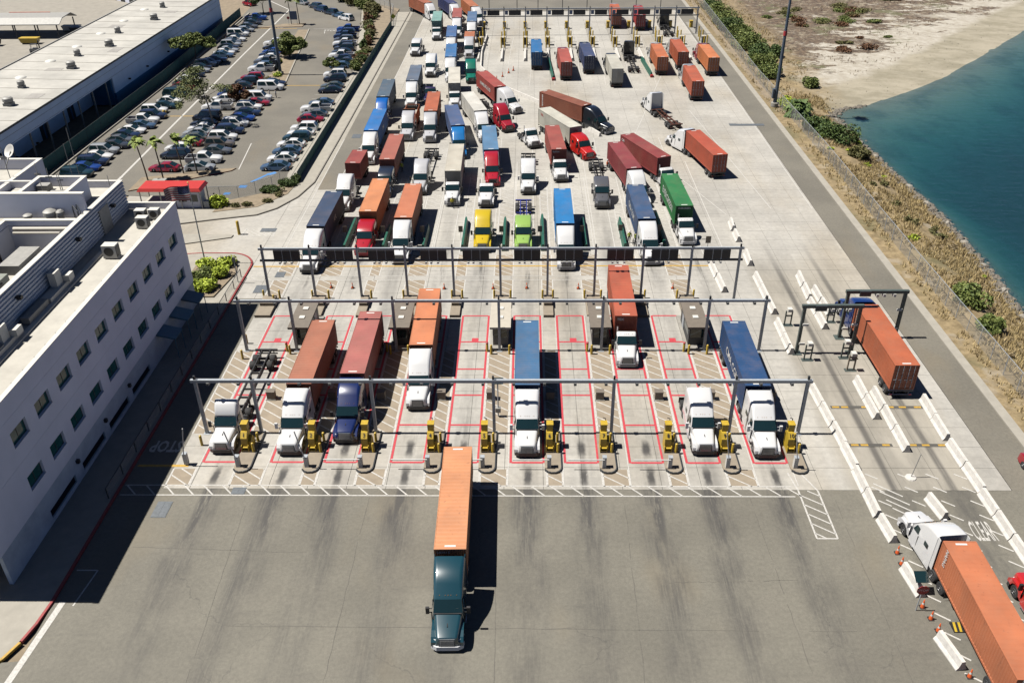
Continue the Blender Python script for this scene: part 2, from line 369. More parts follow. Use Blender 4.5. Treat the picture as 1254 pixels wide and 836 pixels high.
def kerb(name, pts, wd, h, m, label=None):
    b = MB(); L = []; Rr = []
    for i, p in enumerate(pts):
        a = Vector(pts[max(i-1, 0)]); c = Vector(pts[min(i+1, len(pts)-1)]); d = (c-a).normalized(); nrm = Vector((-d.y, d.x))*wd/2
        L.append(Vector(p)+nrm); Rr.append(Vector(p)-nrm)
    rings = [[(l.x, l.y, -.05), (r.x, r.y, -.05), (r.x, r.y, h-.03), (r.x*.9+l.x*.1, r.y*.9+l.y*.1, h), (l.x, l.y, h)] for l, r in zip(L, Rr)]
    b.loft(rings); o = put(name, b.mesh(name, m)); tag(o, kind='structure'); return o
kp = [(-36.85, 41.6), (-36.5, 43.2), (-36.32, 45.2), (-36.3, 60), (-36.3, 80), (-36.3, 101)] + arc(-40.2, 101.5, 3.9, 4, 90) + [(-44, 105.4), (-48, 104.9)]
kerb('kerb', kp, .22, .17, M['redkerb'])
kerb('kerb', [(-60, 35.9), (-41, 37.3), (-38.6, 38.7), (-37.45, 40.1), (-36.87, 41.5)], .22, .17, M['paint_y'])
# pavement on the left of the feeder road, with its dark gutter line
lp = [(-60, 112), (-46, 116.5), (-40, 118.2), (-37.6, 120.6), (-35.4, 125), (-34.1, 131), (-33.9, 160), (-33.9, 262)]
raised('pavement', lp + [(-38.4, 262), (-38.4, 131), (-41.5, 124), (-47, 122), (-60, 122)], .14, M['walk'])
kerb('kerb', lp, .2, .16, simple('weathered_kerb', (.22, .2, .17), .9, var=.2, scale=2))
sheet('gutter', [(-33.78, 131), (-33.0, 131), (-33.0, 262), (-33.78, 262)], .008, M['walk'])
raised('verge', [(-38.4, 131), (-38.4, 262), (-48.6, 268), (-44.6, 240), (-39.2, 196), (-39.2, 134)], .2, M['walk'])
raised('planting_bed', [(-44.3, 205), (-38.6, 198), (-37.4, 198), (-37.4, 266), (-46.5, 275), (-47.5, 262), (-42.6, 236), (-40.6, 214)], .24, M['dirt'])
raised('planting_bed', [(-46.8, 119), (-40.6, 121), (-37.2, 126), (-36.6, 132), (-38.6, 131.5), (-41.4, 126.2), (-46.5, 123)], .2, M['dirt'])
raised('planting_bed', [(-43.5, 93), (-38.6, 93), (-37.6, 99.5), (-38.6, 103.3), (-43.5, 102)], .3, M['dirt'])
# right side kerb strip
raised('kerb_strip', rect(46.2, 47.2, -30, 300), .12, M['walk'])
# lot islands
raised('planting_bed', [(-62.8, 127.5), (-49, 136.2), (-48.5, 137.4), (-52, 136.8), (-62.8, 133.2)], .15, M['dirt'], M['redkerb'])
raised('planting_bed', [(-58, 187), (-52.4, 187), (-58.6, 240), (-61.2, 240), (-57.4, 196)], .15, M['dirt'], M['walk'])
kerb('kerb', [(-52.3, 187), (-58.5, 241)], .3, .18, M['walk'])
raised('traffic_island', [(-73, 243), (-61, 244), (-61, 248.5), (-66.5, 247.5)], .15, M['dirt'], M['redkerb'])
kerb('kerb', [(-78.3, 128), (-78.3, 190), (-80.4, 262)], .4, .25, M['walk'])

# painted markings ---------------------------------------------------------
def strip(b, p, q, wd, z=.012):
    p, q = Vector(p), Vector(q); d = (q-p).normalized(); n = Vector((-d.y, d.x))*wd/2
    b.quad((*(p-n), z), (*(q-n), z), (*(q+n), z), (*(p+n), z))
def marking(name, segs, wd, m, z=.012):
    b = MB()
    for s in segs: strip(b, s[0], s[1], s[2] if len(s) > 2 else wd, z)
    return tag(put(name, b.mesh(name, m)), kind='structure')
def clipseg(x0, x1, y0, y1, c, k):
    """line y = c + k*(x-x0) inside a rectangle"""
    pts = []
    for x in (x0, x1):
        y = c+k*(x-x0)
        if y0 <= y <= y1: pts.append((x, y))
    for y in (y0, y1):
        x = x0+(y-c)/k
        if x0 < x < x1: pts.append((x, y))
    return pts[:2] if len(pts) >= 2 else None
def hatch(x0, x1, y0, y1, step=1.35, k=-.75, tan=True, wd=.13, border=True, z=.012):
    if tan: sheet('hatched_pavement', rect(x0, x1, y0, y1), .005, M['hatch_tan'])
    s = []
    c = y0-4
    while c < y1+8:
        q = clipseg(x0+.04, x1-.04, y0, y1, c, k)
        if q: s.append(q)
        c += step
    if border: s += [((x0, y0), (x0, y1), .15), ((x1, y0), (x1, y1), .15)]
    return marking('lane_marking', s, wd, M['paint_w'], z)
LANES = [-28.5, -22.2, -17.25, -11.1, -6.1, -.05, 4.95, 10.9, 16.1, 22.2]
LW = 1.52
gaps = [(-32.4, -30.35)] + [(LANES[i]+LW+.3, LANES[i+1]-LW-.3) for i in range(9)]
for x0, x1 in gaps:
    hatch(x0, x1, 58.75, 61.0); hatch(x0, x1, 66.2, 81.0)
    hatch(x0, x1, 92.6, 97.7); hatch(x0, x1, 98.9, 104.8, 1.2)
    if x0 > -31: hatch(x0+.1, x1-.1, 105.1, 133, 1.5, tan=False)
for x in LANES:                                       # red weighing boxes
    s = [((x-LW, 61.9), (x-LW, 88.75), .22), ((x+LW, 61.9), (x+LW, 88.75), .22)]
    for y in (61.95, 67.6, 72.6, 77.4, 82.9, 88.7): s.append(((x-LW+.11, y), (x+LW-.11, y), .24))
    s.append(((x-.2, 83.35), (x+.55, 83.35), .7))
    marking('lane_marking', s, .17, M['paint_r'], .016)
    marking('lane_marking', [((x-LW-.2, 58.8), (x-LW-.2, 88.7)), ((x+LW+.2, 58.8), (x+LW+.2, 88.7))], .09, M['paint_w'], .02)
b = [((-36, 57.45), (23.3, 57.45)), ((-36, 58.75), (23.3, 58.75))] + [((x-.6, 58.7), (x+.55, 57.5)) for x in [(-35.2+1.72*i) for i in range(35)]]
marking('lane_marking', b, .13, M['paint_w'])
hatch(23.75, 25.45, 52.4, 58.2, 1.15, -.75, False); marking('lane_marking', [((23.75, 52.4), (25.45, 52.4)), ((23.75, 58.2), (23.4, 60.6)), ((25.45, 58.2), (24.6, 60.4))], .14, M['paint_w'], .013)
marking('lane_marking', [((-36, 101.6), (24.5, 101.6))], .28, M['paint_y'], .02)
marking('lane_marking', [((-35.9, 97.75), (24.5, 97.75)), ((-35.9, 98.85), (24.5, 98.85))] + [((x-.5, 98.8), (x+.5, 97.8)) for x in [(-35.2+1.9*i) for i in range(5)]], .09, M['paint_w'], .018)
for x in (-31.6, -25.8, -19.6, -14.2, -8.8, -3.2, 2.3, 7.9, 13.3, 19.0, 24.9):
    marking('lane_marking', [((x-1.45, 105), (x-1.45, 152)), ((x+1.45, 105), (x+1.45, 140))], .12, M['paint_w'], .013)
marking('lane_marking', [((-35.9, 61.4), (-31.2, 61.4))], .32, M['paint_y'], .013)
marking('lane_marking', [((-36.3, 36), (-35.55, 45.4), .5), ((-35.9, 48.6), (-34.2, 48.6), .13), ((-34.2, 48.6), (-34.6, 45.0), .13)], .3, M['paint_w'])
marking('lane_marking', [((-29.5, 128), (-29.1, 205)), ((-29.1, 205), (-29.1, 262))], .16, M['paint_w'])
marking('lane_marking', [((42.0, 120), (42.1, 262)), ((-9.6, 205), (-9.6, 232))], .12, M['paint_w'])
marking('lane_marking', [((x, 186), (x+1.4, 230)) for x in (-5, .4, 5.8, 11.2, 16.6, 22, 27.4, 32.8)], .1, M['paint_w'])
marking('lane_marking', [((36, 120), (31.5, 168)), ((18.5, 150), (30, 196)), ((29, 118), (23.6, 135))], .12, M['paint_w'])
# tar-sealed paving seams in the worn asphalt
rs_ = random.Random(12)
def seam(p, q, wd=.045):
    b = MB(); n_ = 26; pts = [(p[0]+(q[0]-p[0])*i/n_+rs_.uniform(-.05, .05), p[1]+(q[1]-p[1])*i/n_+rs_.uniform(-.05, .05)) for i in range(n_+1)]
    for a, c in zip(pts[:-1], pts[1:]):
        if rs_.random() < .86: strip(b, a, c, wd*rs_.uniform(.5, 1.3), .003)
    tag(put('tar_seam', b.mesh('tar_seam', M['tar'])), kind='structure')
M['tar'] = simple('tar_sealant', (.13, .12, .1), .8, var=.2, scale=3)
for p, q in (((-22, 43.2), (24, 43.0)), ((-24.5, 57), (-23.5, 33)), ((-13.9, 57.2), (-14.2, 34)), ((-2.7, 57.2), (-2.2, 34)), ((8.4, 57.2), (8.0, 34)), ((19.3, 57.2), (19.9, 34)), ((-33, 51.2), (-18, 50.6)), ((11, 47.6), (21, 47.9)), ((26.6, 57), (26.4, 36))): seam(p, q)
# portal lanes: dashes and yellow rumble bars
s = []
for x0, x1 in ((30.2, 34.2), (35.6, 39.2)):
    for k in range(14):
        y = 39+k*1.75
        if y < 61.5: s += [((x0+.1, y+.5), (x0+1.0, y-.2)), ((x1-1.0, y+.5), (x1-.1, y-.2))]
for k in range(4): s.append(((30.6+.2*k, 59.2-k*1.05), (32.6+.2*k, 57.5-k*1.05)))
marking('lane_marking', s, .14, M['paint_w'])
s = []
for y in (64.6, 70.6):
    for x0, x1 in ((30.2, 34.2), (35.7, 39.3)): s.append(((x0, y), (x1, y), .42))
marking('rumble_strip', s, .4, M['joint'], .01)
marking('lane_marking', [((x-.35, y), (x+.35, y)) for y in (64.6, 70.6) for x in (30.7, 31.6, 33.6, 36.1, 37.3, 38.8)], .26, M['paint_y'], .018)
# parking-lot lines
marking('lot_marking', [((-66.3, 126.5), (-66.4, 134), .5), ((-66.4, 134), (-68.8, 216), .4), ((-68.8, 216), (-69.9, 267), .4), ((-69.9, 267), (-80, 282), .4)], .4, M['paint_w'])
marking('lot_marking', [((-71, 166), (-64.4, 166)), ((-52, 187), (-44.6, 187)), ((-76, 243), (-62, 242))], .3, M['paint_y'])
marking('lot_marking', [((-48, 137), (-49.4, 150)), ((-57.4, 241.5), (-50, 241.5)), ((-53.4, 236), (-54.2, 241))], .18, M['paint_w'])
marking('lot_marking', [((-76.4+.02*i, 132.6+2.9*i), (-71.2-.02*i, 132.6+2.9*i)) for i in range(42)] + [((-63.4, 138.4+2.9*i), (-58, 138.4+2.9*i)) for i in range(30)] + [((-57, 138.4+2.9*i), (-52, 138.4+2.9*i)) for i in range(17)] + [((-44.3, 138.7+2.95*i), (-39, 138.7+2.95*i)) for i in range(34)], .1, M['paint_w'])
marking('accessible_bay_marking', [((-44.4, 131.4), (-42.6, 134.6), .5), ((-45.8, 129.5), (-44.6, 129.5), 1.1), ((-47.4, 126.6), (-46.4, 126.6), .9), ((-42.6, 134.6), (-41.4, 135.6), .9)], .5, M['paint_b'])
def text_mesh(txt, size, m, bold=.0, extrude=.0):
    cu = bpy.data.curves.new('lettering', 'FONT'); cu.body = txt; cu.size = size; cu.align_x = 'CENTER'; cu.align_y = 'CENTER'; cu.extrude = extrude; cu.offset = bold; cu.resolution_u = 2
    ob = bpy.data.objects.new('lettering', cu); col.objects.link(ob)
    me = bpy.data.meshes.new_from_object(ob.evaluated_get(bpy.context.evaluated_depsgraph_get()))
    bpy.data.objects.remove(ob); bpy.data.curves.remove(cu); me.materials.clear(); me.materials.append(m); return me
t_ = put('stop_marking', text_mesh('STOP', 1.0, M['paint_w'], .03), None, (-34.2, 64.3, .02), (0, 0, math.pi)); t_.scale = (1.25, 2.3, 1); tag(t_, kind='structure')
for cx in (32.3, 37.4):
    t_ = put('road_lettering', text_mesh('CLEAR', 1.0, M['paint_w'], .01), None, (cx+.2, 53.2, .016)); t_.scale = (.6, 3.2, 1); tag(t_, kind='structure')
t_ = put('road_lettering', text_mesh('STOP', 1.0, M['paint_w'], .01), None, (-67.5, 243.5, .012), (0, 0, 0)); t_.scale = (1.4, 2.4, 1); tag(t_, kind='structure')
t_ = put('road_lettering', text_mesh('STOP', 1.0, M['paint_w'], .01), None, (-52.5, 239.4, .012), (0, 0, 0)); t_.scale = (1.4, 2.4, 1); tag(t_, kind='structure')
for i, (x, y, wx, wy) in enumerate([(-31.6, 55.6, 1.3, 2.0), (-25.6, 58.0, 1.2, .9), (-31.1, 153.6, 1.6, 2.2), (41.4, 159.0, 5, 1.2), (38.2, 159.1, 1.4, 1.3), (-31.9, 99.3, 1.2, 1.5), (-33.4, 95.4, 1.6, 2), (-36.9, 113, 2.2, 1.2)]):
    b = MB(); b.box(x-wx/2, x+wx/2, y-wy/2, y+wy/2, .0, .025); b.box(x-wx/2+.08, x-.03, y-wy/2+.08, y+wy/2-.08, .025, .035); b.box(x+.03, x+wx/2-.08, y-wy/2+.08, y+wy/2-.08, .025, .035)
    tag(put('utility_cover', b.mesh('utility_cover', M['cover'])), kind='structure')

# ---------------------------------------------------------------- shore terrain, water
shore = [(59.4, -40), (59.6, 40), (60.6, 92), (62.1, 108), (62.7, 123.7), (62.0, 138.9), (61.1, 157.4), (60.8, 172), (63.5, 175.8), (69.6, 178.5), (78.9, 185.9), (92.2, 197.7), (110, 217.6), (133.7, 245.1), (170, 286), (260, 370), (420, 470)]
def sdist(x, y):
    best = 1e9; sg = 1
    for (x0, y0), (x1, y1) in zip(shore[:-1], shore[1:]):
        dx, dy = x1-x0, y1-y0; t = max(0, min(1, ((x-x0)*dx+(y-y0)*dy)/(dx*dx+dy*dy)))
        d = math.hypot(x-x0-t*dx, y-y0-t*dy)
        if d < best: best = d; sg = 1 if dx*(y-y0)-dy*(x-x0) > 0 else -1
    return best*sg
def sstep(a, b, v): v = max(0, min(1, (v-a)/(b-a))); return v*v*(3-2*v)
def height(x, y):
    s = sdist(x, y); nz = noise.noise(Vector((x*.16, y*.16, 0)))
    if s < 0: k = sstep(138, 174, y+.3*(x-61)); return -2.5 + max(s*(.4-.37*k) - s*s*.004*k, -10)
    bk = -2.5+min(s*.32, 2.5); be = -2.5+min(s*.045, 1.5)
    z = bk + (be-bk)*sstep(160, 182, y) + nz*.22*min(1, s*.3)
    return z + (-.02-z)*(1-sstep(47.4, 52.5, x))
xs = [47.2+.9*i for i in range(20)] + [65+2*i for i in range(50)] + [170, 200, 250, 320, 420]
ys = [-40, -10, 15, 30] + [40+1.5*i for i in range(100)] + [190+2.5*i for i in range(44)] + [310, 340, 400, 470]
vs, fs, sd = [], [], []
for y in ys:
    for x in xs: vs.append((x, y, height(x, y))); sd.append(sdist(x, y))
nx = len(xs)
for j in range(len(ys)-1):
    for i in range(nx-1): fs.append((j*nx+i, j*nx+i+1, (j+1)*nx+i+1, (j+1)*nx+i))
g = G('shore_ground')
at = g.n.new('ShaderNodeAttribute'); at.attribute_name = 'inland'; S = at.outputs['Fac']
n1 = g.noise(.12, 6, .65); n2 = g.noise(.9, 8, .7); n3 = g.noise(.055, 5, .6)
dry = g.mix(g.rng(n2, .3, .7), (.19, .135, .06), (.42, .315, .165)); dry = g.mix(g.rng(n1, .5, .68, 0, .75), dry, (.13, .12, .045)); dry = g.mix(g.rng(g.noise(.2, 5), .56, .66, 0, .6), dry, (.42, .36, .27))
wet = g.mix(g.rng(g.noise(.22, 8, .7, (.6, 1, 1)), .35, .65), (.3, .265, .185), (.45, .4, .3))
sand = g.mix(g.rng(g.noise(.5, 9, .75), .3, .7), (.42, .37, .29), (.62, .58, .5))
veg = g.mix(g.rng(n2, .35, .65), (.05, .03, .018), (.2, .135, .08)); veg = g.mix(g.rng(g.noise(.06, 7, .7), .54, .6), veg, (.13, .125, .05)); veg = g.mix(g.rng(g.noise(.5, 8, .75), .52, .6, 0, .7), veg, (.4, .34, .24))
patch = g.mth('MAXIMUM', g.rng(g.mth('ADD', g.noise(.16, 10, .78, (.45, 1.0, 1), None, .4), g.rng(S, 12, 50, -.07, .09, False)), .475, .505), g.mth('MULTIPLY', g.rng(S, 22, 30), g.rng(g.noise(.04, 8, .7), .5, .54)))
beach = g.mix(g.rng(g.mth('ADD', S, g.mth('MULTIPLY', g.mth('SUBTRACT', n1, .5), 6)), 11, 14), wet, g.mix(patch, sand, veg))
beach = g.mix(g.rng(g.mth('ADD', g.x, g.mth('MULTIPLY', g.mth('SUBTRACT', n1, .5), 14)), 68, 58), beach, dry)
isbe = g.rng(g.mth('ADD', g.y, g.mth('MULTIPLY', g.mth('SUBTRACT', n1, .5), 10)), 166, 176)
c = g.mix(isbe, dry, beach)
c = g.mix(g.rng(S, -.3, -3.5), c, g.mix(g.rng(g.noise(.09, 6, .65), .4, .62), (.36, .35, .26), (.17, .18, .13)))
g.bump(n2, .5, .25)
M['shore'] = g.done(c, .95)
me = bpy.data.meshes.new('shoreland'); me.from_pydata(vs, [], fs); me.materials.append(M['shore'])
a = me.attributes.new('inland', 'FLOAT', 'POINT'); a.data.foreach_set('value', sd)
me.polygons.foreach_set('use_smooth', [True]*len(me.polygons)); tag(put('shoreland', me), kind='structure')
# water: a clear body over the shelving sea bed
m = bpy.data.materials.new('bay_water'); n, l, pb = nodes(m)
pb.inputs['Base Color'].default_value = (.0125, .045, .06, 1); pb.inputs['Roughness'].default_value = .2; pb.inputs['IOR'].default_value = 1.33
tr = n.new('ShaderNodeBsdfTransparent'); tr.inputs[0].default_value = (.85, .93, .93, 1); mx = n.new('ShaderNodeMixShader'); mx.inputs[0].default_value = .42
l.new(tr.outputs[0], mx.inputs[1]); l.new(pb.outputs[0], mx.inputs[2]); l.new(mx.outputs[0], n['Material Output'].inputs['Surface'])
ab = n.new('ShaderNodeVolumeAbsorption'); ab.inputs['Color'].default_value = (.15, .68, .74, 1); ab.inputs['Density'].default_value = .34
l.new(ab.outputs[0], n['Material Output'].inputs['Volume'])
gg = n.new('ShaderNodeNewGeometry'); mpp = n.new('ShaderNodeMapping'); mpp.inputs['Scale'].default_value = (.6, 1.5, 1); mpp.inputs['Rotation'].default_value = (0, 0, .3); l.new(gg.outputs['Position'], mpp.inputs[0])
nz = n.new('ShaderNodeTexNoise'); nz.inputs['Scale'].default_value = .55; nz.inputs['Detail'].default_value = 7; l.new(mpp.outputs[0], nz.inputs['Vector'])
bp = n.new('ShaderNodeBump'); bp.inputs['Strength'].default_value = .8; bp.inputs['Distance'].default_value = .4; l.new(nz.outputs[0], bp.inputs['Height']); l.new(bp.outputs[0], pb.inputs['Normal'])
tag(put('water', MB().box(56, 2500, -300, 600, -14, -2.5).mesh('water', m)), kind='structure')

# ---------------------------------------------------------------- office building (face x=-40)
M['facade'] = simple('painted_facade', (1.12, 1.14, 1.28), .8, var=.06, scale=.35)
M['facade_low'] = simple('lower_facade', (.66, .76, .88), .85, var=.16, scale=.6)
M['roofwhite'] = simple('white_roof_membrane', (.6, .57, .5), .85, var=.14, scale=.5)
M['roofgrey'] = simple('grey_roof_membrane', (.4, .38, .35), .85, var=.2, scale=.4)
M['coping'] = simple('white_coping', (.78, .76, .7), .6, var=.05)
M['rib'] = simple('ribbed_metal', (.82, .86, .95), .5, .1, var=.06)
M['greenglass'] = simple('green_tinted_glass', (.02, .14, .13), .16, 0, spec=.35)
M['hvac'] = simple('grey_equipment', (.42, .41, .38), .6, .1, var=.15, scale=2)
M['chiller'] = simple('grey_green_equipment', (.3, .32, .27), .6, var=.12, scale=2)
bld = empty('office_building', (-55, 70, 0)); tag(bld, 'large pale office block with small green windows and cluttered roof', 'building')
def bpart(name, b, m, parent=None, smooth=None):
    o = put(name, b.mesh(name, m, smooth), parent or bld)
    if parent is None or parent == bld: o.location = (55, -70, 0)
    return o
WY = [52.6+3.87*i for i in range(10)]; WW = 2.35
def wall_band(z0, z1, holes, x=-40.0, y0=47.0, y1=91.6, dep=.32):
    """a strip of facade with real openings"""
    b = MB(); cuts = sorted({y0, y1} | {v for h in holes for v in h[:2]})
    for a, c in zip(cuts[:-1], cuts[1:]):
        h = [q for q in holes if q[0] <= a+1e-6 and q[1] >= c-1e-6]
        if not h: b.box(x-dep, x, a, c, z0, z1)
        else:
            b.box(x-dep, x, a, c, z0, h[0][2]); b.box(x-dep, x, a, c, h[0][3], z1)
    return b
bpart('facade_panel', wall_band(0, 3.2, [(53.9, 58.6, .55, 1.35), (60.1, 64.8, .55, 1.35), (66.0, 70.6, .55, 1.35), (71.7, 76.4, .55, 1.35)], -40.12), M['facade_low'])
bpart('facade_panel', wall_band(3.215, 7.6, [(y, y+WW, 4.75, 6.1) for y in WY], y0=45.3), M['facade'])
bpart('facade_panel', wall_band(7.615, 11.6, [(y, y+WW, 9.1, 10.5) for y in WY], y0=45.3), M['facade'])
bpart('facade_panel', wall_band(11.615, 13.3, [], y0=45.3), M['facade'])
for z0, z1 in ((4.75, 6.1), (9.1, 10.5)):
    for k, y in enumerate(WY):
        fr = MB()
        for a in (y, y+WW/2-.03, y+WW-.06): fr.box(-40.3, -40.24, a, a+.06, z0, z1)
        fr.box(-40.3, -40.24, y, y+WW, z0, z0+.06); fr.box(-40.3, -40.24, y, y+WW, z1-.06, z1)
        wn = bpart('window', fr, M['dsteel'])
        for a in (y+.07, y+WW/2+.04): put('pane', MB().box(-40.29, -40.26, a, a+WW/2-.11, z0+.06, z1-.06).mesh('pane', M['greenglass']), wn)
        put('sill', MB().box(-40.3, -39.985, y-.02, y+WW+.02, z0-.03, z0-.002).mesh('sill', M['dsteel']), wn)
for y0, y1 in ((53.9, 58.6), (60.1, 64.8), (66.0, 70.6), (71.7, 76.4)):
    wn = bpart('louvre_opening', MB().box(-40.44, -40.4, y0-.05, y1+.05, .5, 1.4), M['blackp'])
    for k in range(4): put('slat', MB().box(-40.38, -40.22, y0, y1, .63+k*.18, .65+k*.18).mesh('slat', M['dsteel']), wn)
for y in (59.4, 65.4, 71.2):
    bpart('wall_lamp', MB().box(-40.12, -39.85, y-.15, y+.15, 2.0, 2.35), M['blackp'])
b = MB(); b.box(-80, -43.0, 48.2, 48.5, 0, 3.2); b.box(-80, -40.33, 45.3, 45.6, 3.215, 13.3); b.box(-80, -40.33, 45.61, 48.4, 3.215, 3.5); b.box(-80, -40.33, 91.3, 91.6, 0, 13.3); bpart('end_wall', b, M['facade'])
b = MB(); b.box(-80, -40.33, 45.61, 91.29, 12.2, 12.6); bpart('roof', b, M['roofwhite'])
b = MB(); b.box(-40.4, -39.96, 45.25, 91.65, 13.302, 13.36); b.box(-80, -40.41, 91.28, 91.65, 13.302, 13.36); bpart('coping', b, M['coping'])
b = MB()
for k in range(23): b.box(-40.62, -40.42, 48+k*1.9, 48.12+k*1.9, 13.0, 13.2)
b.box(-40.56, -40.53, 47.4, 91.2, 13.1, 13.13); bpart('parapet_cable', b, M['dsteel'])
b = MB(); b.box(-44.0, -43.5, 50, 82, 12.602, 12.75); bpart('roof_kerb', b, M['coping'])
# raised rear block with a court sunk into it
H0, H1 = 12.602, 15.3
b = MB(); b.box(-80, -45.5, 80.7, 91.2, H0, H1); b.box(-80, -53.0, 47, 80.7, H0, H1)
bpart('upper_block', b, [M['facade']]); b = MB(); b.box(-79.9, -45.55, 80.75, 91.1, H1, H1+.04); b.box(-79.9, -53.1, 47, 80.74, H1, H1+.04); bpart('upper_roof', b, M['roofwhite'])
b = MB(); b.box(-45.5, -45.3, 47, 91.2, H0, 16.05); bpart('screen_wall', b, M['rib'])
b = MB()
for k in range(9):
    z = 12.72+k*.37; b.prism([(-45.3, z), (-45.17, z+.05), (-45.17, z+.17), (-45.3, z+.22)], 47, 91.15, 'y')
bpart('wall_ribs', b, M['rib'])
b = MB(); b.box(-45.75, -45.2, 46.95, 91.25, 16.052, 16.12); b.box(-53.4, -45.76, 80.6, 81.1, 15.9, 15.96); b.box(-53.4, -53.0, 46.95, 80.55, 15.9, 15.96); b.box(-80, -45.76, 90.85, 91.25, 16.052, 16.12); bpart('coping', b, M['coping'])
b = MB(); b.box(-53.3, -45.76, 80.7, 81.0, H1+.04, 15.9); b.box(-53.3, -53.05, 47, 80.6, H1+.04, 15.9); b.box(-80, -45.55, 90.9, 91.2, H1+.04, 16.05); bpart('parapet', b, M['facade'])
b = MB()
for a, c in ((84.2, 86.4),): b.box(-45.29, -45.1, a, c, 12.62, 15.4)
bpart('roof_door', b, M['hvac'])
for y in (58, 66.5, 78.5, 87):
    o = bpart('floodlight', MB().box(-45.29, -44.75, y, y+.4, 14.6, 14.9), M['blackp'])
def ring(b, x0, x1, y0, y1, z0, z1, t=.35):
    b.box(x0, x1, y0, y0+t, z0, z1); b.box(x0, x1, y1-t, y1, z0, z1); b.box(x0, x0+t, y0+t, y1-t, z0, z1); b.box(x1-t, x1, y0+t, y1-t, z0, z1)
b = MB(); b.box(-66, -45.6, 82.7, 83.1, H1+.04, 17.95); ring(b, -52.8, -47.6, 83.11, 88.3, H1+.04, 17.7); bpart('penthouse_wall', b, M['facade'])
b = MB(); b.box(-66, -45.5, 82.62, 83.18, 17.952, 18.02); ring(b, -52.86, -47.54, 83.2, 88.36, 17.702, 17.77, .45); bpart('coping', b, M['coping'])
bpart('penthouse_roof', MB().box(-52.4, -48, 83.5, 87.9, 16.6, 16.7), M['roofwhite'])
b = MB(); ring(b, -76, -57.8, 88.8, 98.5, 0, 16.0, .4); bpart('wing_wall', b, M['facade']); bpart('wing_roof', MB().box(-75.5, -58.3, 89.3, 98.0, 14.6, 14.8), M['roofwhite'])
b = MB(); ring(b, -76.05, -57.75, 88.75, 98.55, 16.002, 16.07, .5); bpart('coping', b, M['coping'])
# mechanical court
ch = bpart('chiller', MB().box(-52.3, -48.2, 55, 71, 12.7, 14.9), M['chiller'])
for k in range(5): put('fan_grille', MB().lathe([(.95, 14.905), (.95, 15.05), (.75, 15.05), (.75, 14.95)], (-50.2, 56.8+3.1*k, 0), n=18).mesh('fan_grille', M['blackp'], 40), ch)
for k in range(4): put('louvre', MB().box(-48.19, -48.1, 55.6+3.8*k, 58.4+3.8*k, 13.0, 14.6).mesh('louvre', M['blackp']), ch)
b = MB(); b.box(-50.6, -48.6, 73.5, 77.8, 13.4, 14.4); b.box(-48.6, -47.4, 74, 77, 13.1, 13.9); bpart('air_handler', b, M['hvac'])
b = MB(); b.tube((-52.2, 80.2, 15.2), (-46.4, 80.2, 15.2), .22, n=10); b.tube((-52.2, 79.9, 14.9), (-47.4, 79.9, 14.9), .12, n=8); bpart('pipe', b, M['cream'], smooth=40)
b = MB()
for k in range(9): b.box(-53.0, -52.8, 60+k*2.2, 60.12+k*2.2, 12.7, 15.3)
bpart('wall_post', b, M['dsteel'])
def vent(x, y, z, r, h, nm='roof_vent', parent=None):
    b = MB().lathe([(r*.7, z), (r*.7, z+h*.5), (r, z+h*.55), (r, z+h*.85), (r*.55, z+h)], (x, y, 0), n=14)
    return bpart(nm, b, M['hvac'], smooth=35) if parent is None else put(nm, b.mesh(nm, M['hvac'], 35), parent)
vent(-51.4, 81.9, H1, .45, .8); vent(-49.0, 81.9, H1, .65, 1.3); vent(-48.0, 82.0, H1, .4, 1.2)
b = MB(); b.path([(-46.9, 82.6, 15.4), (-46.9, 82.6, 16.4), (-46.6, 82.2, 16.9), (-46.0, 81.8, 16.4), (-46.0, 81.6, 15.4)], .05, 6)
b.path([(-46.5, 82.6, 15.4), (-46.5, 82.6, 16.5), (-46.2, 82.2, 17.0), (-45.7, 81.8, 16.4), (-45.7, 81.6, 15.4)], .05, 6); bpart('hatch_hoop', b, M['dsteel'])
# condensers on the lower roof
for x, y, s in ((-41.7, 86.2, 1.0), (-42.7, 88.3, .95), (-41.3, 88.6, .9), (-42.2, 79.0, 1.15)):
    b = MB(); b.box(x-.6*s, x+.6*s, y-.45*s, y+.45*s, 12.75, 12.75+1.15*s); b.box(x-.7*s, x+.7*s, y-.3*s, y+.3*s, 12.602, 12.75)
    c_ = bpart('condenser', b, M['coping']); put('fan_grille', MB().lathe([(.42*s, -.46*s), (.42*s, -.5*s), (.1, -.5*s)], (x, y, 12.75+.6*s), 'y', 16).mesh('fan_grille', M['blackp'], 40), c_)
    put('grille', MB().box(x+.601*s, x+.63*s, y-.38*s, y+.38*s, 12.85, 12.7+1.05*s).mesh('grille', M['blackp']), c_)
vent(-42.0, 89.8, 12.6, .4, .7)
for y in (61.5, 71.5):      # cooker-hood style ducts against the ribbed wall
    b = MB(); b.box(-44.9, -44.2, y, y+1.1, 12.8, 14.6); b.box(-44.9, -43.9, y-2.2, y+2.6, 12.61, 13.15); b.box(-44.4, -43.6, y+1.2, y+2.2, 13.15, 13.8); bpart('duct', b, M['coping'])
for y, L in ((58, 3.2), (65.5, 3.6)): bpart('duct', MB().box(-44.8, -44.0, y, y+L, 12.61, 13.3), M['hvac'])
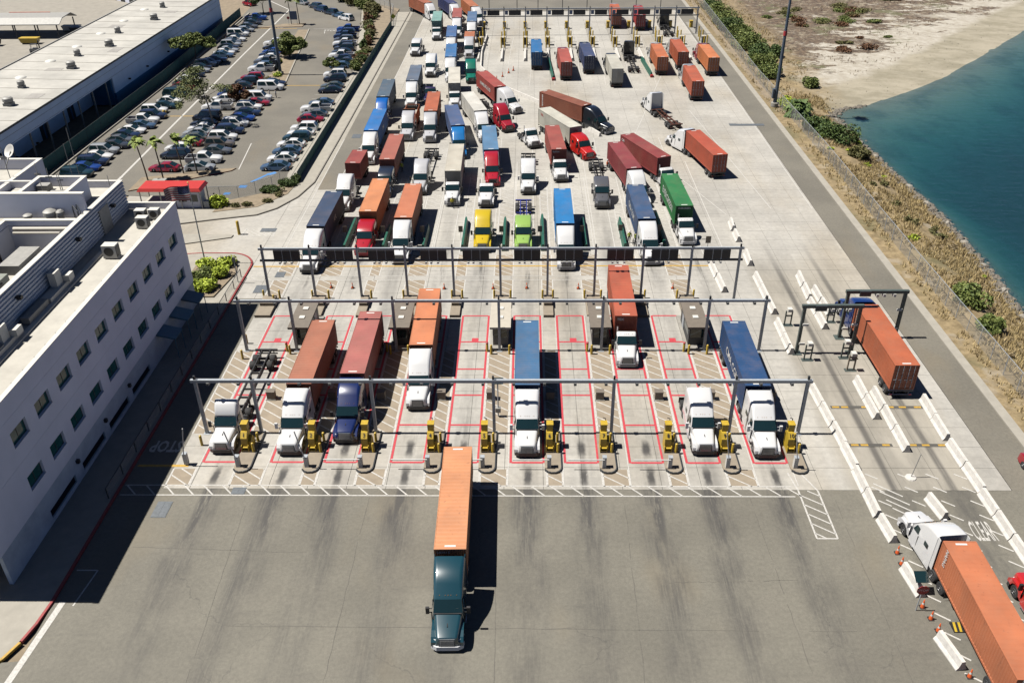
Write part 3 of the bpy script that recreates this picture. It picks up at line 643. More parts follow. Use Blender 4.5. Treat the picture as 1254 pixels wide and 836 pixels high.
# aerials, dishes on the rear roofs
for k, (x, y, z, h) in enumerate(((-50.6, 86.4, 16.7, 2.6), (-50.0, 86.9, 16.7, 1.8), (-49.4, 86.2, 16.7, 2.2), (-51.2, 85.6, 16.7, 1.6), (-58.6, 92.5, 14.8, 5.5), (-58.9, 90.4, 14.8, 4.5), (-53.6, 89.6, 15.3, 3.4), (-54.0, 98.7, 0, 19.6), (-55.2, 99.3, 0, 17.5), (-46.3, 90.2, 15.3, 1.8))):
    b = MB().tube((x, y, z), (x, y, z+h), .05, .03); 
    if k % 2 == 0: b.box(x-.35, x+.35, y-.03, y+.03, z+h*.6, z+h*.66)
    bpart('antenna', b, M['hvac'])
for x, y, sx in ((-51.6, 86.8, 1.2), (-49.2, 84.6, 1.6), (-50.8, 84.4, 1.0), (-72, 94, 3), (-66, 95, 2.4), (-62.5, 94.2, 1.5)):
    bpart('roof_unit', MB().box(x-sx/2, x+sx/2, y-.5, y+.5, 16.7 if x > -56 else 14.8, 17.4 if x > -56 else 15.9), M['hvac'])
b = MB().lathe([(.05, 0), (.55, .12), (.8, .3), (.82, .3), (.55, .09), (.05, -.03)], (0, 0, 0), 'y', 18); ds = bpart('satellite_dish', b, M['coping'], smooth=40); ds.location = (55-60.3, -70+97.0, 17.4); ds.rotation_euler = (R(35), 0, R(150))
put('dish_mast', MB().tube((0, .1, 0), (0, .1, -2.0), .06).mesh('dish_mast', M['hvac']), ds)
# awnings and bins at the foot of the wall
for y, c in ((80.5, (.06, .2, .3)), (84.5, (.08, .22, .3)), (88.4, (.07, .16, .22))):
    a_ = empty('wall_awning', (-39.1, y, 0)); tag(a_, 'blue metal canopy over a doorway in the office wall', 'awning', 'blue canopies along the office wall')
    put('canopy', MB().prism([(-1.0, 2.9), (1.0, 2.45), (1.0, 2.6), (-1.0, 3.15)], -1.1, 1.1, 'y').mesh('canopy', M['trim']), a_, color=c)
    for s in (-1, 1): put('post', MB().tube((.9, s, .14), (.9, s, 2.46), .05).mesh('post', M['trim']), a_, color=c)
b = empty('railing', (-36.7, 62, .14)); tag(b, 'dark post railing along the red kerb beside the office block', 'railing')
for k in range(14): put('post', MB().box(-.04, .04, -5.2+k*3.2, -5.12+k*3.2, 0, 1.1).mesh('post', M['dsteel']), b)
mm = bpy.data.materials.new('wire_mesh'); n, l, pb = nodes(mm); pb.inputs['Base Color'].default_value = (.3, .3, .29, 1); pb.inputs['Metallic'].default_value = .3; pb.inputs['Roughness'].default_value = .5; pb.inputs['Alpha'].default_value = .13
M['wire'] = mm
put('mesh_infill', MB().box(-.01, .01, -5.2, 36.4, .1, 1.05).mesh('mesh_infill', M['wire']), b); put('top_rail', MB().box(-.03, .03, -5.2, 36.5, 1.101, 1.14).mesh('top_rail', M['dsteel']), b)

# ---------------------------------------------------------------- warehouse
wh = empty('warehouse', (-92, 187, 0)); tag(wh, 'long warehouse with pale roof and blue band along its wall', 'building')
def wpart(name, b, m, parent=None, smooth=None):
    o = put(name, b.mesh(name, m, smooth), parent or wh)
    if parent is None: o.location = (92, -187, 0)
    return o
M['whwall'] = simple('warehouse_wall', (1.0, 1.2, 1.45), .7, var=.06, scale=.4); M['whblue'] = simple('warehouse_blue', (.02, .2, .42), .65, var=.12, scale=.8)
M['seam'] = simple('roof_seam_tape', (.46, .43, .37), .85, var=.2, scale=.6); WHX, WHZ = -83.0, 8.0
b = MB(); b.box(WHX-.3, WHX, 174, 246, 2.3, WHZ); b.box(WHX-.3, WHX, 118, 173.99, 5.3, WHZ); b.box(-101, WHX-.31, 245.7, 246, 0, WHZ); b.box(-101.3, -101, 118, 246, 0, WHZ); wpart('wall', b, M['whwall'])
wpart('wall_band', MB().box(WHX-.3, WHX+.03, 174, 246, 0, 2.29), M['whblue'])
wpart('recess_wall', MB().box(WHX-5.3, WHX-5, 118, 173.9, 0, 5.28), M['whwall']); wpart('recess_end', MB().box(WHX-4.99, WHX-.31, 173.5, 173.9, 0, 5.28), M['whblue'])
for k in range(9): wpart('column', MB().box(WHX-.28, WHX-.05, 122+k*6.1, 122.25+k*6.1, 0, 5.29), M['hvac'])
for k, y in enumerate((124, 136, 152, 163)):
    d_ = wpart('dock_door', MB().box(WHX-4.99, WHX-4.9, y, y+2.6, 0, 3.2), M['dsteel']); put('frame', MB().box(WHX-4.9, WHX-4.85, y+1.1, y+1.5, 0, 3.2).mesh('frame', M['whblue']), d_)
b = MB(); b.hexa([(-101.3, 118, WHZ+.001), (WHX+.1, 118, WHZ+.001), (WHX+.1, 246.2, WHZ+.001), (-101.3, 246.2, WHZ+.001)], [(-101.3, 118, WHZ+.55), (WHX+.1, 118, WHZ+.12), (WHX+.1, 246.2, WHZ+.12), (-101.3, 246.2, WHZ+.55)])
wr = wpart('roof', b, simple('weathered_white_roof', (.55, .53, .48), .85, var=.2, scale=.18)); wpart('roof_edge', MB().box(WHX+.101, WHX+.2, 118, 246.2, WHZ-.15, WHZ+.18), M['dsteel']); wpart('roof_edge', MB().box(-101.5, -101.301, 118, 246.2, WHZ-.2, WHZ+.75), M['hvac'])
for k in range(21):
    y = 119.5+k*6.1; wpart('roof_seam', MB().hexa([(-101.0, y, WHZ+.53), (WHX, y, WHZ+.11), (WHX, y+.12, WHZ+.11), (-101.0, y+.12, WHZ+.53)], [(-101.0, y, WHZ+.585), (WHX, y, WHZ+.165), (WHX, y+.12, WHZ+.165), (-101.0, y+.12, WHZ+.585)]), M['seam'])
for x, y, sx, sy in ((-88, 150, 2.4, 3), (-93, 168, 3, 2), (-87, 183, 2, 4), (-96, 205, 3, 3), (-89, 222, 2.6, 2.2), (-97.5, 132, 2, 3)):
    z = WHZ+.12+.43*(WHX-x)/18.3; wpart('roof_patch', MB().hexa([(x, y, z-.01), (x+sx, y, z-.01-.0235*sx), (x+sx, y+sy, z-.01-.0235*sx), (x, y+sy, z-.01)], [(x, y, z+.03), (x+sx, y, z+.03-.0235*sx), (x+sx, y+sy, z+.03-.0235*sx), (x, y+sy, z+.03)]), M['roofgrey'])
b = MB()
for z in (5.5, 6.8): b.box(WHX+.001, WHX+.02, 118, 246, z, z+.05)
wpart('wall_seam', b, M['hvac'])
for k, y in enumerate((138, 146, 156.5, 170, 179.5, 188, 200, 214, 228, 240)):
    x = -91.5 + (k % 2)*3.0
    b = MB(); s = 1.0 if k % 2 else .75; b.box(x-.7*s, x+.7*s, y-.7*s, y+.7*s, WHZ+.3, WHZ+.75); b.lathe([(.6*s, WHZ+.75), (.85*s, WHZ+.95), (.85*s, WHZ+1.5), (.6*s, WHZ+1.7), (.3*s, WHZ+1.72)], (x, y, 0), n=12)
    put('roof_vent', b.mesh('roof_vent', M['hvac'], 35), wh, (92, -187, 0))
for k, y in enumerate((150, 163, 175, 187, 199, 212, 225)):
    b = MB(); b.lathe([(1.1, WHZ+.3), (1.0, WHZ+.5), (.6, WHZ+.66), (.1, WHZ+.72)], (-95, y, 0), n=10); put('skylight', b.mesh('skylight', M['coping'], 60), wh, (92, -187, 0))
for k, y in enumerate((134, 141, 181, 191, 204, 218)): put('wall_lamp', MB().box(WHX+.03, WHX+.5, y, y+.3, 3.1, 3.4).mesh('wall_lamp', M['blackp']), wh, (92, -187, 0))
b = MB().tube((-97, 147, WHZ+.3), (-97, 147, WHZ+3.4), .05); b.path([(-98, 147, WHZ+.35), (-97, 147, WHZ+1.4), (-96, 147, WHZ+.35)], .04); put('antenna', b.mesh('antenna', M['hvac']), wh, (92, -187, 0))
# depot building behind the warehouse
dp = empty('depot_building', (-126, 282, 0)); tag(dp, 'low white depot with dark loading doors beyond the storage yard', 'building'); dp.rotation_euler = (0, 0, R(-38))
put('wall', MB().box(-22, 22, 0, 14, 0, 5).mesh('wall', M['facade']), dp); put('roof', MB().box(-22.3, 22.3, -.4, 14.3, 5.002, 5.4).mesh('roof', M['roofgrey']), dp)
for k in range(8): put('loading_door', MB().box(-19.5+k*5, -17+k*5, -.05, -.001, 0, 3.2).mesh('loading_door', M['blackp']), dp)

# ---------------------------------------------------------------- fences
M['screen'] = simple('green_windscreen_fabric', (.025, .16, .14), .8, var=.18, scale=1.2)
def fence(name, pts, h, label, pm, inf=None, spacing=3.0, thick=.03, rail=True, z0=0.0, r=.04):
    f = empty(name, (pts[0][0], pts[0][1], 0)); tag(f, label, 'fence'); o0 = Vector(pts[0])
    post = MB().tube((0, 0, 0), (0, 0, h+.05), r, n=6).mesh('post', pm)
    for a, c in zip(pts[:-1], pts[1:]):
        a, c = Vector(a), Vector(c); L = (c-a).length; n_ = max(1, round(L/spacing)); rz = math.atan2(c.y-a.y, c.x-a.x)
        pan = MB().box(.02, L/n_-.02, -thick/2, thick/2, .05, h).mesh('panel', inf) if inf else None
        for k in range(n_):
            p = a+(c-a)*(k/n_)-o0; put('post', post, f, (p.x, p.y, z0))
            if pan: put('panel', pan, f, (p.x, p.y, z0), (0, 0, rz))
        if rail:
            p = a-o0; put('top_rail', MB().bar((0, 0, h+.06), (L, 0, h+.06), .05, .05).mesh('top_rail', pm), f, (p.x, p.y, z0), (0, 0, rz))
    return f
fence('screened_fence', [(-79.5, 122), (-79.4, 190), (-81.6, 258)], 2.3, 'tall fence with green fabric along the warehouse side of the car park', M['dsteel'], M['screen'])
fence('screened_fence', [(-36.8, 131.5), (-36.7, 200), (-36.7, 244)], 1.6, 'green fabric fence between car park and feeder road', M['dsteel'], M['screen'])
fence('chain_link_fence', [(-36.9, 244), (-38.5, 262), (-47, 276), (-60, 290)], 2.2, 'bare chain link fence bending round the top of the feeder road', M['steel'], M['wire'])
fence('chain_link_fence', [(50.0, 38), (49.8, 100), (50.2, 143), (49.4, 190), (51.2, 290)], 2.3, 'chain link fence between the access road and the shore', M['steel'], M['wire'], z0=-.1)
fence('chain_link_fence', [(-50, 124.4), (-44.5, 124.8), (-40.2, 128.6), (-38.8, 133.2)], 1.9, 'low chain link fence round the accessible parking bays', M['steel'], M['wire'], 2.6)

# ---------------------------------------------------------------- wheels
def wheel_meshes(r, wd, key):
    t = MB().lathe([(r*.55, -wd/2), (r*.92, -wd/2), (r, -wd/2+.05), (r, wd/2-.05), (r*.92, wd/2), (r*.55, wd/2)], (0, 0, 0), 'y', 20).mesh('tyre', M['tyre'], 40)
    q = MB(); q.lathe([(r*.57, wd/2-.03), (r*.5, wd/2+.004), (r*.42, wd/2-.07), (r*.2, wd/2-.02), (r*.1, wd/2+.02), (.01, wd/2+.02)], (0, 0, 0), 'y', 14)
    q.lathe([(r*.57, -wd/2+.03), (r*.5, -wd/2-.004), (r*.42, -wd/2+.07), (r*.2, -wd/2+.02), (r*.1, -wd/2-.02), (.01, -wd/2-.02)], (0, 0, 0), 'y', 14)
    return t, q.mesh('rim', M['rim'], 40)
TW = wheel_meshes(.51, .3, 'front'); TD = wheel_meshes(.51, .58, 'dual'); CW = wheel_meshes(.34, .23, 'car')
def add_wheel(parent, pair, x, y, z=None):
    t = put('wheel', pair[0], parent, (x, y, z if z is not None else .51)); put('rim', pair[1], t); return t

# ---------------------------------------------------------------- tractors: local +X forward, bumper face at x=0
def tractor_proto(kind):
    P = []
    sl = kind.startswith('sleeper')
    top = {'sleeper': 4.0, 'sleepermid': 3.15, 'day': 2.72, 'dayfair': 2.72}[kind]
    xb = -5.5 if sl else -3.35
    b = MB()
    hood = [(-.07, .84, .66, .62, 1.3, .12), (-.16, .92, .76, .55, 1.46, .2), (-.5, .98, .84, .55, 1.56, .24), (-1.2, 1.04, .93, .6, 1.7, .26), (-2.0, 1.1, 1.0, .62, 1.84, .22)]
    b.loft([rrect(*h) for h in hood])
    if sl and top > 3.5: cab = [(-1.96, 1.17, 1.02, .62, 1.86, .12), (-2.08, 1.2, 1.06, .62, 2.0, .12), (-2.72, 1.22, 1.02, .62, 2.72, .16), (-2.95, 1.23, 1.06, .62, 2.88, .2), (-3.4, 1.24, 1.08, .62, 3.36, .28), (-3.9, 1.24, 1.12, .62, 3.72, .34), (-4.5, 1.24, 1.15, .62, 3.92, .34), (-5.1, 1.24, 1.17, .62, top, .3), (xb, 1.24, 1.18, .62, top, .26)]
    elif sl: cab = [(-1.96, 1.17, 1.02, .62, 1.86, .12), (-2.08, 1.2, 1.06, .62, 2.0, .12), (-2.72, 1.22, 1.02, .62, 2.72, .16), (-3.1, 1.23, 1.08, .62, 2.9, .2), (-3.9, 1.24, 1.12, .62, top, .25), (xb, 1.24, 1.15, .62, top, .25)]
    else: cab = [(-1.96, 1.17, 1.02, .62, 1.86, .12), (-2.08, 1.2, 1.06, .62, 2.0, .12), (-2.66, 1.22, 1.0, .62, 2.62, .16), (-2.9, 1.22, 1.04, .62, top, .18), (xb+.1, 1.22, 1.06, .62, top+.02, .18), (xb, 1.2, 1.02, .7, top-.08, .18)]
    b.loft([rrect(*h) for h in cab])
    if sl:          # lower side skirts
        for s in (-1, 1): b.box(-5.5, -2.3, min(s*1.02, s*1.22), max(s*1.02, s*1.22), .42, .62)
    P.append(('cab', b.mesh('cab', M['truck_paint'], 38), 'paint', None))
    for s in (-1, 1):
        prof = [(-.12, .62), (-.16, .95), (-.45, 1.2), (-.95, 1.3), (-1.6, 1.3), (-2.02, 1.22), (-2.02, .62), (-1.78, .62)] + [(-1.2+.6*math.cos(R(a)), .55+.6*math.sin(R(a))) for a in (170, 145, 120, 95, 70, 45, 20)] + [(-.6, .62)]
        P.append(('fender', MB().prism(prof, .74*s, 1.16*s, 'y').mesh('fender', M['truck_paint']), 'paint', None))
    if sl and top > 3.5:
        for s in (-1, 1): P.append(('side_fairing', MB().hexa([(-5.5, 1.16*s, .9), (-5.98, 1.2*s, .9), (-5.98, 1.24*s, .9), (-5.5, 1.2*s, .9)], [(-5.5, 1.1*s, 3.9), (-5.86, 1.12*s, 3.86), (-5.86, 1.16*s, 3.86), (-5.5, 1.14*s, 3.9)]).mesh('side_fairing', M['truck_paint']), 'paint', None))
    if kind == 'dayfair':
        b = MB(); b.loft([rrect(-2.55, 1.0, .98, 2.7, 2.78, .05), rrect(-2.75, 1.05, 1.02, 2.7, 3.2, .18), rrect(-3.0, 1.1, 1.06, 2.7, 3.62, .25), rrect(-3.35, 1.14, 1.1, 2.7, 3.88, .25), rrect(-3.6, 1.14, 1.12, 2.72, 3.92, .2)])
        P.append(('roof_fairing', b.mesh('roof_fairing', M['truck_paint'], 38), 'paint', None))
        for s in (-1, 1): P.append(('side_fairing', MB().hexa([(-3.35, 1.14*s, .9), (-3.75, 1.18*s, .9), (-3.75, 1.22*s, .9), (-3.35, 1.18*s, .9)], [(-3.35, 1.06*s, 2.7), (-3.7, 1.1*s, 2.7), (-3.7, 1.13*s, 2.7), (-3.35, 1.1*s, 2.7)]).mesh('side_fairing', M['truck_paint']), 'paint', None))
    # glass
    zt, xt = (2.66, -2.66) if sl else (2.58, -2.62)
    ws = MB(); rows = [(-2.03, 1.93, 1.07), (xt+.03, zt-.02, .97)]
    q = []
    for x, z, hw in rows: q.append([(x+.03, -hw, z), (x+.055, -hw*.5, z+.005), (x+.065, 0, z+.01), (x+.055, hw*.5, z+.005), (x+.03, hw, z)])
    for i in range(4): ws.quad(q[0][i], q[0][i+1], q[1][i+1], q[1][i])
    P.append(('windshield', ws.mesh('windshield', M['glass']), None, None))
    for s in (-1, 1):
        x0, x1 = -2.42, -3.2
        P.append(('side_window', MB().hexa([(x0, 1.165*s, 1.92), (x1, 1.165*s, 1.92), (x1, 1.185*s, 1.92), (x0, 1.185*s, 1.92)], [(x0-.28, 1.085*s, 2.5), (x1, 1.085*s, 2.5), (x1, 1.11*s, 2.5), (x0-.28, 1.11*s, 2.5)]).mesh('side_window', M['glass']), None, None))
    gr = MB(); gr.loft([[(-.2, -.66, .62), (-.2, .66, .62), (-.26, .6, 1.4), (-.26, -.6, 1.4)], [(.0, -.6, .64), (.0, .6, .64), (-.07, .55, 1.36), (-.07, -.55, 1.36)]])
    P.append(('grille', gr.mesh('grille', M['trim']), 'grille', [('slat', MB().box(-.03-.011*k, .008-.011*k, -.5, .5, .74+.12*k, .76+.12*k).mesh('slat', M['chrome'])) for k in range(5)]))
    P.append(('bumper', MB().loft([[(-.55, -1.2, .28), (-.55, 1.2, .28), (-.55, 1.2, .64), (-.55, -1.2, .64)], [(-.2, -1.16, .28), (-.2, 1.16, .28), (-.2, 1.14, .7), (-.2, -1.14, .7)], [(.04, -.78, .3), (.04, .78, .3), (.04, .76, .68), (.04, -.76, .68)]]).mesh('bumper', M['trim']), 'bumper', None))
    for s in (-1, 1): P.append(('headlight', MB().hexa([(-.1, .64*s, .8), (-.36, 1.12*s, .8), (-.4, 1.12*s, .8), (-.14, .64*s, .8)], [(-.13, .66*s, 1.08), (-.42, 1.1*s, 1.12), (-.5, 1.1*s, 1.12), (-.2, .66*s, 1.1)]).mesh('headlight', M['lamp']), None, None))
    for s in (-1, 1):
        mb = MB(); mb.box(-2.24, -2.06, min(1.36*s, 1.62*s), max(1.36*s, 1.62*s), 1.72, 2.32); mb.bar((-2.15, 1.15*s, 2.2), (-2.15, 1.4*s, 2.2), .05, .05); mb.bar((-2.15, 1.15*s, 1.8), (-2.15, 1.4*s, 1.8), .05, .05)
        P.append(('mirror', mb.mesh('mirror', M['trim']), 'mirror', None))
    mk = MB()
    for y in (-.62, -.2, 0, .2, .62): mk.box(xt-.18, xt-.13, y-.02, y+.02, (2.78 if sl else 2.68), (2.83 if sl else 2.73))
    P.append(('marker_lights', mk.mesh('marker_lights', M['amber']), None, None))
    P.append(('cowl', MB().box(-2.04, -1.9, -.98, .98, 1.86, 1.905).mesh('cowl', M['blackp']), None, None))
    for s in (-1, 1):
        P.append(('wiper', MB().bar((-2.02, .1*s, 1.97), (-2.2, .75*s, 2.17), .025, .025).mesh('wiper', M['blackp']), None, None))
        y_ = 1.235 if sl else 1.215
        for xs_ in (-3.32, -2.16): P.append(('door_seam', MB().box(xs_, xs_+.025, min(s*1.15, s*y_), max(s*1.15, s*y_), .75, 1.85).mesh('door_seam', M['blackp']), None, None))
        P.append(('step', MB().box(-3.1, -2.3, min(s*1.1, s*1.26), max(s*1.1, s*1.26), .38, .46).mesh('step', M['chrome']), None, None))
        if sl: P.append(('sleeper_window', MB().hexa([(-4.2, 1.21*s, 1.9), (-4.8, 1.21*s, 1.9), (-4.8, 1.235*s, 1.9), (-4.2, 1.235*s, 1.9)], [(-4.2, 1.18*s, 2.3), (-4.8, 1.18*s, 2.3), (-4.8, 1.21*s, 2.3), (-4.2, 1.21*s, 2.3)]).mesh('sleeper_window', M['glass']), None, None))
    P.append(('hood_intake', MB().box(-1.3, -.9, -.03, .03, 1.66, 1.705).mesh('hood_intake', M['blackp']), None, None))
    rb = xb - (2.7 if sl else 3.4)
    fr = MB()
    for s in (-1, 1): fr.box(rb, -1.0, min(.36*s, .46*s), max(.36*s, .46*s), .7, .98)
    for x in (xb-.25, xb-1.2, rb+.1): fr.box(x-.08, x+.08, -.36, .36, .75, .95)
    P.append(('frame', fr.mesh('frame', M['trim']), 'frame', None))
    ax = (rb+.75, rb+2.05)
    am = MB()
    for x in ax: am.tube((x, -.95, .51), (x, .95, .51), .12)
    am.tube((-1.2, -.9, .5), (-1.2, .9, .5), .08); P.append(('axles', am.mesh('axles', M['black']), None, None))
    fwh = MB(); xx = (ax[0]+ax[1])/2; fwh.prism([(-.48, -.5), (.45, -.5), (.45, .5), (-.48, .5), (-.1, .1), (-.1, -.1)], .98, 1.1, 'z'); fwh.v = [(x+xx, y, z) for x, y, z in fwh.v]
    P.append(('fifth_wheel', fwh.mesh('fifth_wheel', M['black']), None, None))
    tl = 1.5 if sl else .9
    for s in (-1, 1): P.append(('fuel_tank', MB().tube((-3.35-tl, .92*s, .62), (-3.35+(0.2 if sl else .4), .92*s, .62), .29, n=14).mesh('fuel_tank', M['chrome'], 40), None, None))
    for s in (-1, 1): P.append(('mudflap', MB().box(rb-.02, rb, min(.7*s, 1.24*s), max(.7*s, 1.24*s), .25, .9).mesh('mudflap', M['blackp']), None, None))
    if not sl: P.append(('exhaust_stack', MB().tube((xb-.15, -.95, .9), (xb-.15, -.95, 3.2), .08, n=8).mesh('exhaust_stack', M['chrome']), None, None))
    return P, ax
TP = {k: tractor_proto(k) for k in ('sleeper', 'sleepermid', 'day', 'dayfair')}
BLK = (.02, .02, .022)
def make_tractor(kind, x, y, head, colr, label, frame=BLK, grille=BLK, bump=BLK, group='container trucks around the gate'):
    t = empty('truck_tractor', (x, y, 0), R(head)); tag(t, label, 'truck', group)
    P, ax = TP[kind]
    for nm, me, role, sub in P:
        o = put(nm, me, t)
        c = {'paint': colr, 'frame': frame, 'grille': grille, 'bumper': bump, 'mirror': colr if sum(colr) > 2.4 and kind == 'sleeper' else BLK}.get(role)
        if c: o.color = (*[v*KO for v in c], 1)
        for sn, sme in (sub or []): put(sn, sme, o)
    for s in (-1, 1):
        add_wheel(t, TW, -1.2, .98*s)
        for a in ax: add_wheel(t, TD, a, .92*s)
    return t

# ---------------------------------------------------------------- containers: front wall at x=0, going to -L, base z=1.15
def corr_wall(b, L, y, z0, z1, s, inset=.12, pitch=.28, dep=.036):
    pts = []; n = int((L-2*inset)/pitch); p = (L-2*inset)/n
    for k in range(n):
        x = -inset-k*p; pts += [(x, 0), (x-p*.25, 0), (x-p*.5, -dep), (x-p*.75, -dep)]
    pts.append((-L+inset, 0))
    for (xa, da), (xb, db) in zip(pts[:-1], pts[1:]):
        ya, yb = y+da*s, y+db*s
        b.quad((xa, ya, z0), (xb, yb, z0), (xb, yb, z1), (xa, ya, z1)) if s < 0 else b.quad((xb, yb, z0), (xa, ya, z0), (xa, ya, z1), (xb, yb, z1))
M['coping0'] = simple('white_decal', (.9, .9, .86), .6)
def container_proto(L, H, open_top=False):
    z0, z1, hw = 1.15, 1.15+H, 1.22; P = []
    b = MB()
    for s in (-1, 1): corr_wall(b, L, s*(hw-.02), z0+.16, z1-.1, s)
    n = 16; p = (2*hw-.24)/n; pts = []
    for k in range(n): y = -hw+.12+k*p; pts += [(y, 0), (y+p*.25, 0), (y+p*.5, -.04), (y+p*.75, -.04)]
    pts.append((hw-.12, 0))
    for (ya, da), (yb, db) in zip(pts[:-1], pts[1:]): b.quad((-.03+da, ya, z0+.16), (-.03+db, yb, z0+.16), (-.03+db, yb, z1-.1), (-.03+da, ya, z1-.1))
    P.append(('walls', b.mesh('walls', M['cont_paint']), True, None))
    b = MB()
    if not open_top:
        n = int((L-.3)/.42); p = (L-.3)/n; prev = None
        for k in range(n):
            x = -.15-k*p
            for xa, d in ((x, 0), (x-p*.3, 0), (x-p*.5, -.009), (x-p*.8, -.009)):
                if prev: b.quad((prev[0], -hw+.05, z1-.012+prev[1]), (xa, -hw+.05, z1-.012+d), (xa, hw-.05, z1-.012+d), (prev[0], hw-.05, z1-.012+prev[1]))
                prev = (xa, d)
        b.quad((prev[0], -hw+.05, z1-.012+prev[1]), (-L+.1, -hw+.05, z1-.012), (-L+.1, hw-.05, z1-.012), (prev[0], hw-.05, z1-.012+prev[1])); b.quad((0, -hw+.05, z1-.012), (-.15, -hw+.05, z1-.012), (-.15, hw-.05, z1-.012), (0, hw-.05, z1-.012))
        P.append(('roof', b.mesh('roof', M['cont_paint']), True, None))
    b = MB()
    b.box(-L+.05, -.05, -hw+.05, hw-.05, z0, z0+.16)
    for s in (-1, 1):
        for x in (-.12, -L): b.box(x, x+.12, min(s*hw, s*(hw-.12)), max(s*hw, s*(hw-.12)), z0, z1)
        b.box(-L+.12, -.12, min(s*hw, s*(hw-.06)), max(s*hw, s*(hw-.06)), z1-.1, z1); b.box(-L+.12, -.12, min(s*hw, s*(hw-.06)), max(s*hw, s*(hw-.06)), z0+.001, z0+.17)
    for x in (-.12, -L): b.box(x, x+.12, -hw+.12, hw-.12, z1-.12, z1); b.box(x, x+.12, -hw+.12, hw-.12, z0, z0+.14)
    P.append(('frame', b.mesh('frame', M['cont_paint']), True, None))
    for s in (-1, 1):
        b = MB()
        for k in range(5):
            za = z0+.16+k*(H-.3)/5; zb = za+(H-.3)/5
            b.box(-L+.045, -L+.09, min(.01*s, 1.09*s), max(.01*s, 1.09*s), za, zb-.09); b.box(-L+.06, -L+.09, min(.01*s, 1.09*s), max(.01*s, 1.09*s), zb-.09, zb)
        rods = []
        for yy in (.3, .8):
            r = MB().tube((-L+.0, yy*s, z0+.1), (-L+.0, yy*s, z1-.08), .022, n=6)
            for zz in (.3, .9, 1.6, 2.3): r.box(-L-.02, -L+.045, yy*s-.06, yy*s+.06, z0+zz*H/2.9, z0+zz*H/2.9+.07)
            r.box(-L-.03, -L, yy*s-.02, yy*s+.28, z0+1.15, z0+1.2); rods.append(('lock_rod', r.mesh('lock_rod', M['steel'])))
        if not open_top: P.append(('roof_label', MB().box((-.42 if s > 0 else -L+.25), (-.25 if s > 0 else -L+.42), -.42, .42, z1-.01, z1+.004).mesh('roof_label', M['coping0']), False, None))
        if not open_top: P.append(('door', b.mesh('door', M['cont_paint']), True, rods))
    if open_top:
        b = MB(); b.box(-.2, -.1, -hw+.12, hw-.12, z1, z1+.9); P.append(('end_board', b.mesh('end_board', M['cont_paint']), True, None))
    return P
CP = {'c40': (12.19, container_proto(12.19, 2.9)), 'c20': (6.06, container_proto(6.06, 2.6)), 'o20': (6.06, container_proto(6.06, 2.0, True))}
LETTER = {}
def lettering(txt, size, colr):
    k = (txt, size)
    if k not in LETTER: LETTER[k] = text_mesh(txt, size, M['trim'], .012)
    return LETTER[k]
def make_container(kind, x, y, head, colr, label, text=None, group='shipping containers on trucks'):
    L, P = CP[kind]
    c = empty('shipping_container', (x, y, 0), R(head)); tag(c, label, 'container', group)
    c.scale = (.999, 1, 1)
    for nm, me, cl, sub in P:
        o = put(nm, me, c, color=colr if cl else None)
        for sn, sme in (sub or []): put(sn, sme, o)
    for (txt, size, side, xx, zz, wcol, vert) in (text or []):
        # side: 'R' = -Y flank, 'L' = +Y flank, 'F' = front wall, 'B' = doors
        yy = {'R': -1.235, 'L': 1.235}.get(side, xx if side in 'FB' else 0)
        if side == 'R': rot = (R(90), R(-90) if vert else 0, 0); loc = (xx, -1.24, zz)
        elif side == 'L': rot = (R(90), R(90) if vert else 0, R(180)); loc = (xx, 1.24, zz)
        elif side == 'F': rot = (R(90), 0, R(90)); loc = (.012, xx, zz)
        else: rot = (R(90), 0, R(-90)); loc = (-L-.02, xx, zz)
        put('lettering', lettering(txt, size, wcol), c, loc, rot, wcol)
    return c

# ---------------------------------------------------------------- skeletal chassis
def chassis_proto(L):
    b = MB()
    for s in (-1, 1):
        b.box(-L, -2.2, min(.4*s, .52*s), max(.4*s, .52*s), .82, 1.1); b.box(-2.3, .05, min(.36*s, .48*s), max(.36*s, .48*s), .99, 1.12)
    n = int(L/1.3)
    for k in range(n): x = -.4-k*(L-.6)/(n-1); b.box(x-.05, x+.05, -.4, .4, .98 if x > -2.3 else .9, 1.09)
    for x in (-.1, -L+.1): b.box(x-.12, x+.12, -1.2, 1.2, .94, 1.14)
    b.box(-L*.5-.08, -L*.5+.08, -1.1, 1.1, .95, 1.12); b.box(-L-.05, -L+.05, -1.15, 1.15, .5, .62); b.box(-L-.03, -L+.03, -.8, -.7, .6, .95); b.box(-L-.03, -L+.03, .7, .8, .6, .95)
    ax = (-L+1.1, -L+2.35); a = MB()
    for x in ax: a.tube((x, -.95, .51), (x, .95, .51), .1)
    a.box(ax[0]-.3, ax[1]+.3, -.5, -.4, .6, .82); a.box(ax[0]-.3, ax[1]+.3, .4, .5, .6, .82)
    lg = []
    for s in (-1, 1): q = MB(); q.box(-3.0, -2.84, .58*s-.07, .58*s+.07, .2, .98); q.box(-3.08, -2.76, .58*s-.14, .58*s+.14, .14, .2); lg.append(q.mesh('landing_leg', M['black']))
    li = [MB().box(-L-.065, -L-.051, min(s*.85, s*1.1), max(s*.85, s*1.1), .52, .6).mesh('tail_light', M['redlamp']) for s in (-1, 1)]
    return b.mesh('rails', M['trim']), a.mesh('axles', M['black']), ax, lg, li
CH = {12.19: chassis_proto(12.19), 7.2: chassis_proto(7.2), 9.5: chassis_proto(9.5)}
